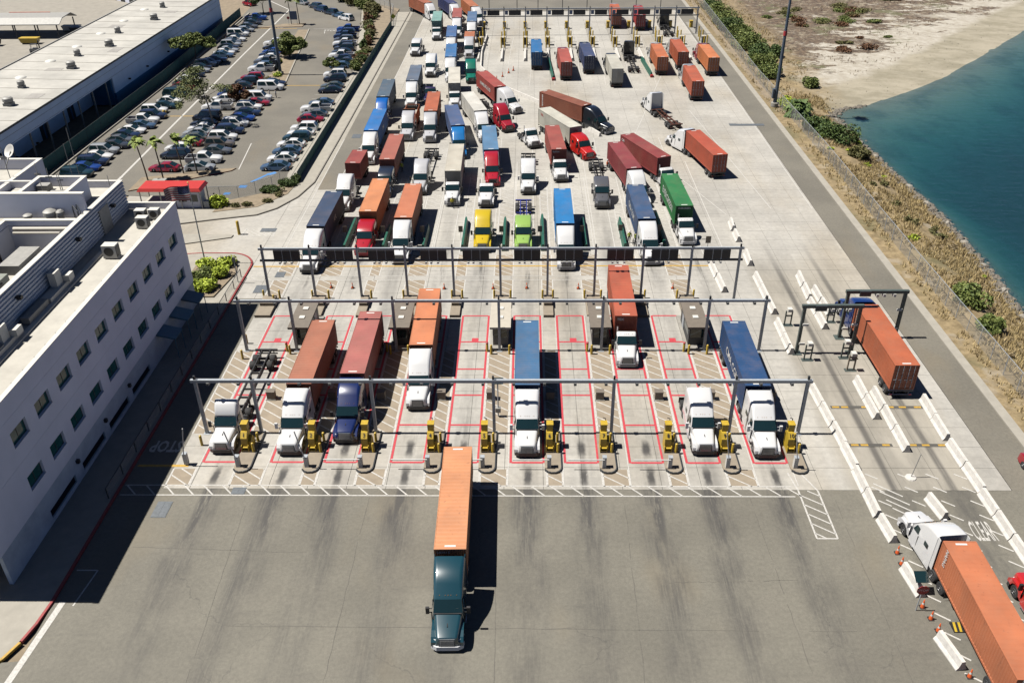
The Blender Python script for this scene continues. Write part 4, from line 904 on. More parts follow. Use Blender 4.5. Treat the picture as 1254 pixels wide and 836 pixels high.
def make_chassis(L, x, y, head, colr, label):
    rails, axm, ax, lg, li = CH[L]
    c = empty('container_chassis', (x, y, 0), R(head)); tag(c, label, 'trailer', 'trailer chassis behind the trucks')
    put('rails', rails, c, color=colr); put('axles', axm, c)
    for m_ in lg: put('landing_leg', m_, c)
    for m_ in li: put('tail_light', m_, c)
    for s in (-1, 1):
        for a in ax: add_wheel(c, TD, a, .92*s)
    return c

# colours ------------------------------------------------------------------
WH = (.84, .84, .84); RED = (.5, .012, .025); BRED = (.62, .02, .015); NAVYC = (.003, .018, .12); TEAL = (.008, .06, .085); SIL = (.62, .62, .64); YEL = (.72, .52, .01); LIME = (.36, .58, .13); BBL = (.002, .14, .55); GRN = (.004, .2, .13); KBL = (.012, .016, .024); DKB = (.02, .03, .055)
ORG = (.72, .3, .13); BRN = (.44, .15, .08); RD = (.34, .052, .04); MAR = (.27, .035, .04); NVY = (.02, .05, .12); BLU = (.002, .19, .5); CMB = (.003, .06, .19); SLT = (.05, .13, .25); GRC = (.012, .2, .05); CRM = (.6, .56, .47); FRD = (.45, .13, .11); PTL = (.22, .42, .38)
W_ = (.8, .8, .78)
# key: (cab kind, cab colour, short cab phrase, container kind, colour, short box phrase, Fx, Fy, heading, cab heading or None, place phrase, lettering, chassis colour)
TR = [
 ('sleeper', TEAL, 'dark teal', 'c40', ORG, 'bright orange', -5.84, 47.05, -89, None, 'out on the open asphalt', [('UETU 5', .3, 'F', -.5, 3.7, W_, 0)], BLK),
 ('sleeper', WH, 'white', 'c40', BRN, 'brown orange', -22.13, 68.8, -90, None, 'stopped at kiosk 2', None, BLK),
 ('sleeper', NAVYC, 'glossy dark blue', 'c40', FRD, 'sun faded red', -17.25, 70.6, -90, None, 'stopped at kiosk 3', None, BLK),
 ('sleeper', WH, 'white', 'c40', (.66, .22, .09), 'clean orange', -11.03, 75.86, -89, None, 'rolling up to kiosk 4', None, BLK),
 ('sleeper', WH, 'white', 'c40', (.045, .15, .31), 'faded blue', -.05, 68.64, -90, None, 'stopped at kiosk 6', None, BLK),
 ('day', WH, 'white', 'c40', (.5, .1, .045), 'red orange', 10.7, 81.75, -91, None, 'waiting back from kiosk 8', [('TEX', .42, 'F', -.6, 3.6, W_, 0)], BLK),
 ('sleeper', WH, 'white', 'c40', CMB, 'royal blue', 22.0, 68.49, -90.4, None, 'stopped at kiosk 10', [('CMA CGM', 1.25, 'R', -5.9, 2.65, W_, 0), ('CMA CGM', 1.25, 'L', -5.9, 2.65, W_, 0)], BLK),
 ('sleeper', (.003, .03, .18), 'cobalt blue', 'c40', (.52, .13, .05), 'rust orange', 37.47, 84.2, 90, None, 'passing under the steel portal frames', [('HAMBURG', .42, 'L', -1.0, 3.0, W_, 1)], (.01, .02, .07)),
 ('sleeper', WH, 'white', 'c40', (.6, .19, .08), 'orange', 32.5, 48.1, 89, 95, 'beside the stop sign and cones', [('HAPAG', .5, 'L', -1.0, 3.2, W_, 1)], BLK),
 ('sleeper', WH, 'white', 'c40', NVY, 'dark navy', -28.12, 105.4, -91, None, 'nosing under the sign gantry', [('APL', 1.0, 'L', -6, 2.6, W_, 0)], BLK),
 ('sleepermid', RED, 'crimson', 'c40', (.7, .26, .1), 'light orange', -21.94, 110.2, -90.3, None, 'second lane behind sign gantry', None, BLK),
 ('sleeper', WH, 'white', 'c40', (.6, .19, .085), 'deep orange', -16.8, 108.1, -90.2, None, 'third lane behind sign gantry', None, BLK),
 ('sleeper', WH, 'white', 'c40', BLU, 'bright blue', 4.98, 106.1, -90, None, 'between green barriers', None, BLK),
 ('sleeper', WH, 'white', 'c40', (.03, .085, .2), 'dull blue', 15.95, 107.5, -88.5, None, 'beside the workers with bicycles', [('CMA CGM', 1.25, 'R', -6, 2.65, W_, 0)], BLK),
 ('day', WH, 'white', 'c40', GRC, 'green', 21.64, 111.8, -88, None, 'next to the concrete barriers', [('EVERGREEN', 1.5, 'R', -6.1, 2.6, W_, 0), ('EVERGREEN', .32, 'F', 0, 3.65, W_, 0)], BLK),
 ('sleeper', WH, 'white', 'c20', RD, 'short red brown', -27.4, 129.7, -92, -91, 'with a long bare gap behind its cab', None, BLK),
 ('sleepermid', DKB, 'dark navy', 'c40', (.42, .12, .08), 'brick red', -22.11, 130.5, -90, None, 'near the lime vested worker', None, BLK),
 ('day', WH, 'white', 'c40', CRM, 'cream', -11.37, 125.4, -89, None, 'with a person in yellow at its bumper', None, BLK),
 ('sleeper', RED, 'crimson', 'c40', (.1, .24, .42), 'sky blue', -5.86, 134.8, -86, None, 'in the middle of the queue', None, BLK),
 ('day', WH, 'white', 'c40', (.36, .07, .05), 'dusty red', 5.05, 134.8, -86, None, 'lined up behind the bright blue box', [('TRITON', .3, 'F', -.5, 3.6, W_, 0)], BLK),
 ('sleeper', WH, 'white', 'c40', MAR, 'maroon', 16.21, 126.2, -81, None, 'beside the worker in an orange vest', None, BLK),
 ('day', WH, 'white', 'c40', (.28, .038, .035), 'dark red', 21.41, 131.05, -67, -75, 'angled behind the green box', [('CAI', .55, 'R', -11.2, 3.4, W_, 0)], BLK),
 ('sleeper', WH, 'white', 'c40', (.5, .085, .035), 'vivid red orange', 27.95, 143.9, 101.4, 116, 'turning away over open concrete', None, BLK),
 ('sleeper', BBL, 'bright blue', 'c40', (.075, .125, .18), 'slate blue', -27.56, 164.6, -88, None, 'close by the feeder road', None, BLK),
 ('sleeper', WH, 'white', 'c40', (.0, .17, .52), 'vivid blue', -26.79, 144.7, -89.4, None, 'against the feeder road edge', [('CMA', .9, 'L', -6, 2.6, W_, 0)], BLK),
 ('sleeper', WH, 'white', 'c40', (.11, .155, .23), 'grey blue', -23.23, 175.6, -88, None, 'ahead of the white bobtails', None, BLK),
 ('sleeper', SIL, 'silver white', 'o20', (.55, .19, .07), 'open topped orange', -21.6, 156.5, -90, None, 'carrying a tray with a raised end board', None, BLK),
 ('sleeper', SIL, 'silver', 'c40', (.5, .12, .045), 'tangerine', -17.6, 155.5, -88, None, 'just behind the long hatched bay', None, BLK),
 ('sleeper', (.01, .2, .55), 'azure', 'c40', (.06, .11, .25), 'violet blue', -12.02, 147.2, -80, -84, 'slanting between the queue lanes', None, BLK),
 ('day', WH, 'white', 'c40', (.66, .63, .55), 'ivory', -14.59, 173.6, -86, None, 'ahead of the violet blue box', None, BLK),
 ('sleeper', WH, 'white', 'c40', (.7, .68, .62), 'white refrigerated', -8.47, 155.6, -75, -80, 'in the turning queue', None, BLK),
 ('sleeper', WH, 'white', 'c40', (.4, .06, .045), 'red', -5.37, 171.0, -70, -56, 'swinging round the white kerb', [('HAMBURG SUD', 1.0, 'R', -6, 2.6, W_, 0)], BLK),
 ('sleeper', KBL, 'black', 'c40', (.27, .07, .03), 'long rust brown', 10.88, 158.46, -51, -47, 'turning across the open concrete', [('TEXTAINER', .45, 'R', -11.2, 2.6, W_, 1)], BLK),
 ('sleepermid', BRED, 'bright red', 'c40', (.64, .62, .53), 'off white', 8.28, 146.1, -64.5, -68, 'with small red lettering', [('TAL', .6, 'R', -10.6, 3.3, (.6, .03, .02), 0), ('TAL', .5, 'F', 0, 3.3, (.6, .03, .02), 0)], BLK),
 ('sleeper', WH, 'white', 'c40', (.58, .16, .055), 'orange', 29.39, 205.2, 90, None, 'beside a green barrier, far gate', None, BLK),
 ('sleeper', WH, 'white', 'c40', (.48, .105, .04), 'burnt orange', 34.4, 209.5, 90.5, None, 'second from the road, far gate', None, BLK),
 ('sleeper', RED, 'crimson', 'c40', (.66, .21, .07), 'apricot orange', 40.1, 204.4, 91, None, 'next to access road, far gate', None, BLK),
 ('sleeper', WH, 'white', 'c40', (.52, .11, .045), 'coral red', 33.93, 186.0, 89.6, None, 'a length back from far gate', None, BLK),
 ('sleeper', KBL, 'black', 'c40', (.6, .58, .5), 'off white', 18.44, 195.8, 91.5, None, 'entering the far gate', None, BLK),
 ('sleeper', KBL, 'black', 'c40', (.03, .055, .15), 'navy', 13.1, 206.4, 92.5, None, 'far gate, by orange vested worker', None, BLK),
 ('sleeper', RED, 'dark red', 'c40', (.44, .085, .06), 'salmon red', 7.93, 201.4, 92, None, 'far gate, near green barrier', None, BLK),
 ('sleeper', WH, 'white', 'c40', (.004, .15, .4), 'strong blue', 2.0, 210.1, 90.3, None, 'far gate, by orange cones', None, BLK),
 ('sleeper', WH, 'white', 'c40', (.5, .12, .05), 'orange', 23.66, 250.9, 89, None, 'already through the far sign gantry', None, BLK),
 ('sleeper', RED, 'crimson', 'c40', (.4, .03, .03), 'crimson', 29.86, 248.4, 88, None, 'beyond the far sign gantry', None, BLK),
 ('day', WH, 'white', 'c40', PTL, 'pale teal', -23.26, 231.0, -87, None, 'near the top of the feeder road', None, BLK),
 ('sleeper', WH, 'white', 'c40', (.38, .09, .07), 'faded brick', -18.32, 235, -87, None, 'beside the pale teal box', None, BLK),
 ('sleeper', WH, 'white', 'c40', (.08, .17, .32), 'denim blue', -14.23, 230.4, -88, None, 'by the far gate kerb', None, BLK),
 ('sleeper', SIL, 'light grey', 'c20', (.52, .17, .07), 'short orange', -13.94, 214.4, -88.5, None, 'at the mouth of the far queue', None, BLK),
 ('sleeper', WH, 'white', 'c40', (.05, .14, .34), 'steel blue', -18.2, 213.5, -87, None, 'behind the medium blue box', None, BLK),
 ('sleeper', WH, 'white', 'c40', (.03, .17, .42), 'medium blue', -16.91, 194.5, -87, None, 'right behind the ivory box', None, BLK),
 ('sleeper', WH, 'white', 'c40', (.5, .16, .06), 'orange', -14.47, 249.2, -74, -70, 'curving past the far gate post', None, BLK),
 ('sleeper', WH, 'white', 'c40', (.42, .12, .05), 'orange brown', -27.6, 254.5, -62, -66, 'coming round the far bend', None, BLK),
 ('sleeper', WH, 'white', 'c40', (.015, .03, .13), 'navy', -20.6, 253.5, -70, -72, 'following round the far bend', None, BLK),
]
HIT = {'sleeper': 6.15, 'sleepermid': 6.05, 'day': 4.35, 'dayfair': 4.5}
for (ck, cc, cph, bk, bc, bph, fx, fy, hd, chd, place, txt, chc) in TR:
    L = CP[bk][0]; h = R(hd); h2 = R(chd if chd is not None else hd)
    # king pin sits ~0.9 m behind the container front
    kx, ky = fx-.9*math.cos(h), fy-.9*math.sin(h); off = HIT[ck]+.9
    if bk != 'c40' and ck == 'sleeper' and 'gap' in place: off += 4.5
    tx, ty = kx+off*math.cos(h2), ky+off*math.sin(h2)
    ty2 = {'sleeper': 'truck', 'sleepermid': 'flat roof truck', 'day': 'day cab', 'dayfair': 'day cab'}[ck]
    make_tractor(ck, tx, ty, math.degrees(h2), cc, f'{cph} {ty2} with {bph} container, {place}', bump=(cc if cph in ('crimson', 'bright red', 'cobalt blue') else (BLK, (.9, .9, .92), (.35, .35, .37))[int(fx*3) % 3]), grille=(.1, .12, .14) if (fx*7) % 2 > 1 else BLK)
    cl = 12.19
    cfx, cfy = fx, fy
    if bk != 'c40':
        cl = 7.2; cfx, cfy = fx+(1.1 if 'gap' not in place else 0)*math.cos(h), fy+(1.1 if 'gap' not in place else 0)*math.sin(h)
        if 'gap' in place: cl = 12.19; cfx, cfy = fx+6.1*math.cos(h), fy+6.1*math.sin(h)
    make_chassis(cl, cfx, cfy, hd, chc, f'trailer chassis under {bph} container, {place}')
    c_ = make_container(bk, fx, fy, hd, bc, f'{bph} container on truck {place}', txt)
    if 'refrigerated' in bph:
        put('cooling_unit', MB().box(.0, .12, -1.05, 1.05, 1.5, 3.9).mesh('cooling_unit', M['black']), c_); 
        put('fan', MB().lathe([(.5, .12), (.5, .2), (.1, .2)], (0, 0, 3.2), 'x', 16).mesh('fan', M['hvac'], 40), c_)
# tractors without a box: (kind, colour, bumper x, y, heading, chassis length or 0, chassis colour, label, frame)
BT = [
 ('dayfair', WH, -28.5, 62.9, -90, 12.19, BLK, 'white tractor with empty black chassis', 'stopped at kiosk 1', BLK),
 ('sleeper', WH, 16.35, 62.8, -90, 0, None, 'white high roof bobtail tractor', 'stopped at kiosk 9', BLK),
 ('sleeper', YEL, -6.1, 105.4, -90, 0, None, 'bright yellow bobtail tractor', 'between green barriers under the sign gantry', BLK),
 ('sleepermid', LIME, -.6, 105.4, -90, 9.5, (.01, .03, .3), 'lime green tractor with short blue chassis', 'beside the yellow bobtail', BLK),
 ('sleeper', SIL, -16.7, 125.4, -91, 12.19, BLK, 'silver tractor with empty black chassis', 'behind the deep orange box', BLK),
 ('day', WH, -6.2, 120.4, -90, 0, None, 'short white day cab bobtail', 'behind the yellow bobtail', BLK),
 ('sleeper', WH, .1, 125.4, -90, 9.5, BLK, 'white tractor with short empty chassis', 'behind the lime green tractor', BLK),
 ('sleepermid', (.12, .12, .13), 11.1, 119.8, -90.5, 12.19, BLK, 'dark grey tractor with empty chassis', 'behind an empty gate lane', BLK),
 ('sleeper', (.42, .012, .025), -3.3, 155.0, -70, 12.19, BLK, 'deep red tractor with empty black chassis', 'beside the white refrigerated box', BLK),
 ('day', WH, 1.4, 146.3, -72, 0, None, 'white day cab bobtail with tall mirrors', 'angled in the turning queue', BLK),
 ('sleeper', GRN, -12.0, 187.2, -86, 0, None, 'sea green bobtail tractor', 'by the tip of the white kerb', BLK),
 ('day', (.03, .02, .09), -19.6, 172.5, -90, 0, None, 'purple day cab bobtail with lime green frame', 'tucked behind the tangerine box', (.25, .5, .05)),
 ('sleepermid', WH, -26.8, 210.8, -92, 0, None, 'white bobtail with flat sleeper roof', 'alone beside the feeder road', BLK),
 ('sleeper', WH, -21.4, 192.3, -90, 0, None, 'white high roof bobtail', 'just ahead of the purple day cab', BLK),
 ('sleeper', WH, 23.4, 171.5, 104, 9.5, (.13, .04, .02), 'white tractor with rust brown chassis', 'driving away over the open concrete', BLK),
 ('sleeper', KBL, 23.6, 213.5, 90, 12.19, BLK, 'black tractor with empty chassis', 'at the far gate between two box trucks', BLK),
 ('sleeper', KBL, 36.0, 245.0, 90, 9.5, BLK, 'black tractor with short chassis', 'parked past the far sign gantry', BLK),
 ('sleeper', BRED, 37.9, 47.6, 90, 9.5, BLK, 'bright red tractor', 'leaving beside the white barrier line', BLK),
]
for (ck, cc, bx, by, hd, cl, chc, lab, place, frm) in BT:
    make_tractor(ck, bx, by, hd, cc, f'{lab}, {place}', frame=frm, grille=(.1, .12, .14) if (bx*7) % 2 > 1 else BLK)
    if cl:
        o_ = (6.3 if ck.startswith('sleeper') else 4.6)
        h = R(hd); make_chassis(cl, bx-o_*math.cos(h), by-o_*math.sin(h), hd, chc, f'empty trailer of {lab}')

# ---------------------------------------------------------------- cars (local +X forward, centred)
def car_proto(kind):
    L, W, hb, hood, z1 = {'sedan': (4.75, .92, .9, .84, 1.45), 'hatch': (4.3, .88, .9, .86, 1.5), 'suv': (4.8, .95, 1.02, 1.0, 1.74), 'pickup': (5.7, .98, 1.1, 1.08, 1.86), 'van': (5.2, .98, 1.15, 1.1, 2.0)}[kind]
    g0, g1, t0, t1 = {'sedan': (1.15, -2.05, .1, -1.05), 'hatch': (1.1, -2.1, .2, -1.4), 'suv': (1.2, -2.35, .35, -1.9), 'pickup': (1.25, -.95, .5, -.75), 'van': (1.6, -2.5, .9, -2.4)}[kind]
    h = L/2; P = []
    b = MB()
    sec = [(h, W*.8, W*.74, .3, hood*.72, .1), (h-.15, W*.93, W*.86, .24, hood*.86, .12), (h-.6, W, W*.92, .22, hood*.97, .14), (g0, W, W*.93, .22, hb, .14), (g1, W, W*.93, .22, hb, .14), (-h+.35, W, W*.9, .24, hb*(.98 if kind != 'hatch' else .99), .14), (-h+.08, W*.94, W*.84, .28, hb*.88, .12), (-h, W*.86, W*.78, .34, hb*.72, .1)]
    if kind == 'pickup': sec = sec[:5] + [(g1-.01, W, W*.96, .24, .62, .05), (-h+.12, W, W*.96, .24, .62, .05), (-h+.1, W, W*.94, .3, hb, .05), (-h, W*.97, W*.94, .34, hb*.97, .05)]
    b.loft([rrect(x, a, c, z0, zt, r, 2) for x, a, c, z0, zt, r in sec])
    if kind == 'pickup':
        for s in (-1, 1): b.box(-h+.05, g1, min(s*W, s*(W-.1)), max(s*W, s*(W-.1)), .6, hb+.02)
    w0, w1 = W*.91, W*.74
    bot = [(g1, -w0, hb-.04), (g0, -w0, hb-.04), (g0, w0, hb-.04), (g1, w0, hb-.04)]; top = [(t1, -w1, z1-.03), (t0, -w1, z1-.03), (t0, w1, z1-.03), (t1, w1, z1-.03)]
    rs = [rrect(g0, w0, w0*.97, hb-.05, hb-.01, .02, 2), rrect(t0+.02, w0, w1, hb-.05, z1-.05, .1, 2), rrect(t0-.25, w0, w1+.01, hb-.05, z1-.01, .13, 2), rrect((t0+t1)/2, w0, w1+.015, hb-.05, z1+.015, .14, 2), rrect(t1+.2, w0, w1, hb-.05, z1-.02, .13, 2), rrect(t1, w0, w1-.02, hb-.05, z1-.06, .1, 2), rrect(g1, w0, w0*.95, hb-.05, hb-.01, .02, 2)]
    b.loft(rs)
    P.append(('body', b.mesh('body', M['car_paint'], 32), True))
    def pane(nm, A, B, C, D, mu=.06, mv=.12, off=.012, u0=0, u1=1):
        A, B, C, D = map(Vector, (A, B, C, D)); nrm = (B-A).cross(D-A).normalized()*off
        f = lambda u, v: (A*(1-u)+B*u)*(1-v)+(D*(1-u)+C*u)*v+nrm
        u0 += mu; u1 -= mu
        return (nm, MB().quad(f(u0, mv), f(u1, mv), f(u1, 1-mv), f(u0, 1-mv)).mesh(nm, M['glass']), False)
    P.append(pane('windshield', bot[1], bot[2], top[2], top[1], .06, .06, .035)); P.append(pane('rear_window', bot[3], bot[0], top[0], top[3], .08, .1, .035))
    if kind == 'pickup': P += [pane('side_window', bot[0], bot[1], top[1], top[0], .1, .12, .03), pane('side_window', bot[2], bot[3], top[3], top[2], .1, .12, .03)]
    else:
        for a, c in ((.0, .5), (.5, 1.0)): P += [pane('side_window', bot[0], bot[1], top[1], top[0], .04, .1, .03, a, c), pane('side_window', bot[2], bot[3], top[3], top[2], .04, .1, .03, a, c)]
    for s in (-1, 1):
        P.append(('headlight', MB().hexa([(h-.02, W*.5*s, hood*.62), (h-.18, W*.88*s, hood*.62), (h-.28, W*.86*s, hood*.62), (h-.12, W*.5*s, hood*.62)], [(h-.06, W*.5*s, hood*.78), (h-.24, W*.86*s, hood*.8), (h-.32, W*.84*s, hood*.8), (h-.16, W*.5*s, hood*.78)]).mesh('headlight', M['lamp']), False))
        P.append(('tail_light', MB().box(-h-.01, -h+.12, min(W*.56*s, W*.86*s), max(W*.56*s, W*.86*s), hb*.62, hb*.8).mesh('tail_light', M['redlamp']), False))
        P.append(('mirror', MB().box(g0-.25, g0-.1, min(W*.95*s, W*1.14*s), max(W*.95*s, W*1.14*s), hb+.0, hb+.14).mesh('mirror', M['car_paint']), True))
    if kind == 'pickup': P.append(('bed_liner', MB().box(-h+.14, g1-.02, -W+.12, W-.12, .63, .66).mesh('bed_liner', M['blackp']), False))
    P.append(('bumper', MB().box(h-.06, h+.02, -W*.7, W*.7, .3, .45).mesh('bumper', M['blackp']), False))
    wb = L*.295
    return P, wb, W
CARP = {k: car_proto(k) for k in ('sedan', 'hatch', 'suv', 'pickup', 'van')}
CC = {'white': (.95, .95, .94), 'silver': (.42, .44, .46), 'grey': (.13, .14, .155), 'dark grey': (.045, .05, .056), 'black': (.012, .013, .016), 'navy': (.012, .025, .07), 'blue': (.012, .06, .3), 'steel blue': (.07, .13, .22), 'dark teal': (.01, .045, .055), 'red': (.36, .008, .02), 'taupe': (.16, .14, .12), 'green grey': (.1, .12, .11)}
def make_car(kind, cn, x, y, head, label, group):
    P, wb, W = CARP[kind]; r = .36 if kind in ('suv', 'pickup', 'van') else .33
    c = empty('parked_car', (x, y, 0), R(head)); tag(c, label, 'car', group); c.scale = (1.05, 1.06, 1.0)
    for nm, me, pt in P: put(nm, me, c, color=CC[cn] if pt else None)
    for s in (-1, 1):
        for xx in (wb, -wb): add_wheel(c, CW, xx, s*(W-.1), .34)
    return c
ROWS = {
 'by the warehouse fence': (0, -73.4, 'A', """-73.7,134.2 dark teal suv|-73.6,137 blue sedan|-73.4,139.6 navy suv|-73.8,142.4 white sedan|-73.8,145.2 silver suv|-73.0,148 dark grey sedan|-73.2,150.8 grey sedan|-73.3,153.5 navy sedan|-73.2,156.1 white sedan|-72.4,158.9 steel blue sedan|-73.3,161.9 white pickup|-72.5,164.8 navy suv|-73.5,168.3 white suv|-72.5,171.4 dark teal sedan|-72.7,174.7 white sedan|-73.2,179.6 dark teal suv|-73.4,185 red sedan|-74.2,190.7 white sedan|-74.4,194.4 black sedan|-74.4,198.2 silver sedan|-74.4,203.2 dark grey suv|-73.3,207.8 navy sedan|-73.0,212 steel blue sedan|-73.2,216.8 silver sedan|-74.1,222.3 silver suv|-74.5,228.1 white sedan|-75.4,233.5 white van|-74.9,238.6 silver hatch|-75.4,243.2 grey sedan|-75.5,247.6 dark grey sedan|-76.0,253.4 blue pickup"""),
 'along the white line': (180, -60.5, 'B', """-60.2,136.7 red sedan|-60.4,142.7 black suv|-61.2,146.4 white hatch|-60.3,149.1 red sedan|-60.4,151.8 green grey sedan|-60.6,154.5 silver sedan|-60.6,157.3 white sedan|-61,160 dark grey sedan|-61.4,163.4 black van|-61.6,170.3 white pickup|-62,176 white sedan|-62,179.4 blue hatch|-62,182.2 black sedan|-61.1,185.2 dark grey sedan|-60.6,188.2 black suv|-60.3,191.6 red suv|-60.3,199.1 white pickup|-60.6,205.2 grey pickup|-61.2,209.3 white sedan|-61.7,215 blue sedan|-63,223.1 white pickup"""),
 'in the middle row': (0, -54.8, 'C', """-54.4,137 silver sedan|-54.8,140.6 white pickup|-54,145 grey sedan|-54.5,148.4 taupe suv|-55,152 white suv|-54.8,155.7 navy suv|-55,159.7 white suv|-54.8,163.3 blue sedan|-54.6,166.6 navy sedan|-55.2,170 white suv|-54.4,173 red sedan|-55,176.1 white van|-54.4,184 white van|-54.6,187.4 navy sedan"""),
 'by the green fence': (180, -41.6, 'D', """-41.7,137 steel blue sedan|-41.6,141 white sedan|-41.6,144.6 steel blue sedan|-41.7,148.2 white sedan|-41.4,151.3 dark teal suv|-41.3,154.1 white sedan|-41.3,156.9 white suv|-41.3,162.3 red sedan|-41.1,165.2 grey sedan|-41.6,168.8 white pickup|-41.3,172.7 steel blue sedan|-41.3,181.7 black sedan|-41.4,184.7 green grey sedan|-41.8,190.1 black suv|-42.6,194 white suv|-42.9,201.6 steel blue sedan|-42.5,205 dark grey sedan|-44.2,210.6 white pickup|-44.7,217.6 dark grey suv|-45.5,222.6 white pickup|-46.8,230.5 navy pickup|-47.5,238.6 blue pickup"""),
 'in the angled bays': (140, -58, 'X', """-62.5,269.1 dark grey suv|-60,264.6 navy suv|-56.2,260.2 black suv|-53.2,256.4 steel blue sedan|-50.6,252.6 white suv|-67.9,275.2 silver sedan|-83.7,274.3 red suv"""),
}
for rowlab, (hd, rx, key, txt) in ROWS.items():
    items = []
    for q in txt.split('|'):
        pos, *ws_ = q.strip().split(' '); x, y = map(float, pos.split(',')); items.append((x, y, ' '.join(ws_[:-1]), ws_[-1]))
    if key in 'ABD':
        more = []
        for a_, b_ in zip(items[:-1], items[1:]):
            if b_[1]-a_[1] > 4.6 and a_[1] > (175 if key == 'A' else 196): more.append(((a_[0]+b_[0])/2-.3, (a_[1]+b_[1])/2, random.choice(['black', 'navy', 'dark grey', 'grey', 'white', 'steel blue', 'silver']), random.choice(['sedan', 'sedan', 'suv', 'hatch'])))
        items = sorted(items+more, key=lambda q: q[1])
    nm = {'sedan': 'saloon', 'hatch': 'hatchback', 'suv': 'SUV', 'pickup': 'pickup', 'van': 'van'}
    for i, (x, y, cn, kd) in enumerate(items):
        nb = [items[j] for j in (i-1, i+1) if 0 <= j < len(items)]
        side = ' and '.join(f'{a[2]} {nm[a[3]]}' for a in nb)
        lab = f'{cn} {nm[kd]} {rowlab}, ' + ('between ' if len(nb) == 2 else 'end car beside ') + side
        h = hd + random.uniform(-2, 2) + (180 if (random.random() < .1 and key != 'A') else 0)
        make_car(kd, cn, x, y, h, lab, 'cars parked in the lot')
make_car('pickup', 'red', 45.7, 59.6, 91, 'red pickup driving along the access road beside the shore', None)

# ---------------------------------------------------------------- gate islands, kiosks, arms, booths
KD = ['beside the white truck with empty chassis', 'beside the truck with brown orange container', 'beside the glossy dark blue truck', 'awaiting the white truck with clean orange container', 'beside the thin solar post', 'beside the truck with faded blue container', 'between two empty stretches of lane', 'ahead of the white day cab with red orange container', 'beside the white bobtail', 'beside the truck with royal blue container']
ISL = [LANES[i]+2.35 for i in range(10)]                 # islands stand on the driver's side of each lane
def island(x, wd, y0, y1, label):
    i_ = empty('lane_island', (x, y0, 0)); tag(i_, label, 'traffic island', 'kerbed islands at the kiosks')
    h = wd/2; L = y1-y0
    pts = [(h, L), (-h, L), (-h, h)] + [(-h*math.cos(R(a)), h-h*math.sin(R(a))) for a in (25, 50, 75, 105, 130, 155)] + [(h, h)]
    b = MB(); b.prism([(x_, y_) for x_, y_ in pts][::-1], -.02, .13, 'z'); put('pad', b.mesh('pad', M['tan']), i_)
    q = MB(); path = [(h+.04, L), (h+.04, h)] + [(-(h+.04)*math.cos(R(a)), h-(h+.04)*math.sin(R(a))) for a in (155, 130, 105, 75, 50, 25)]
    for a, c in zip(path[:-1], path[1:]): q.bar((a[0], a[1], .13), (c[0], c[1], .09), .1, .18)
    put('dark_kerb', q.mesh('dark_kerb', M['dsteel']), i_)
    return i_
def kiosk(x, y, num):
    k = empty('driver_kiosk', (x, y, .13)); k.scale = (.86, .9, .95); tag(k, f'yellow kiosk {KD[num-1]}', 'kiosk', 'yellow kiosks along the exit lanes')
    b = MB(); b.prism([(-.75, 0), (.55, 0), (.6, 1.7), (.1, 2.0), (-.3, 2.0), (-.75, 1.5)], -.38, .3, 'x'); b.prism([(-.6, 0), (.7, 0), (.7, .7), (.2, 1.35), (-.5, 1.0)], .301, .62, 'x'); put('cabinet', b.mesh('cabinet', M['yellow']), k)
    b = MB(); b.box(-.33, .33, -.1, .6, 2.0, 2.75); b.box(-.37, .37, -.14, .64, 2.751, 2.82); hd_ = put('head', b.mesh('head', M['yellow']), k)
    put('screen', MB().box(-.36, -.331, 0, .5, 2.15, 2.65).mesh('screen', M['signface']), hd_)
    for z in (.25, .55): put('step', MB().box(-.34, .34, -1.0, -.76, z-.05, z).mesh('step', M['yellow']), k)
    for s in (-1, 1): put('step_rail', MB().box(s*.36-.03, s*.36+.03, -1.0, -.76, .0, .75).mesh('step_rail', M['yellow']), k)
    put('number', text_mesh(str(num), .55, M['blackp'], .01), k, (-.04, -.57, 1.8), (R(48), 0, 0))
    put('camera_mast', MB().path([(.2, .7, 0), (.2, .7, 3.0), (-.1, .7, 3.1)], .04).mesh('camera_mast', M['dsteel']), k)
    return k
bol_me = MB().lathe([(.13, 0), (.13, 1.05), (.11, 1.15), (.04, 1.2)], (0, 0, 0), n=10).mesh('bollard', M['yellow'], 40)
bol_tall = MB().lathe([(.15, 0), (.15, 2.6), (.12, 2.72), (.04, 2.76)], (0, 0, 0), n=10).mesh('bollard', M['yellow'], 40)
def bollard(x, y, label, group, me=None): tag(put('bollard', me or bol_me, None, (x, y, 0)), label, 'bollard', group)
def arm(x, y, up, label, side=-1):
    a = empty('barrier_gate', (x, y, .13)); tag(a, label, 'barrier', 'lane barrier arms')
    put('cabinet', MB().box(-.18, .18, -.2, .2, 0, 1.15).mesh('cabinet', M['coping']), a); put('cabinet_cap', MB().box(-.2, .2, -.22, .22, 1.151, 1.2).mesh('cabinet_cap', M['steel']), a)
    b = MB(); e = (side*3.3, -.26, 1.0) if not up else (side*.55, -.26, 4.2); b.bar((0, -.26, 1.0), e, .07, .1, (0, 1, 0)); put('arm', b.mesh('arm', M['white']), a)
names = ['one', 'two', 'three', 'four', 'five', 'six', 'seven', 'eight', 'nine', 'ten']
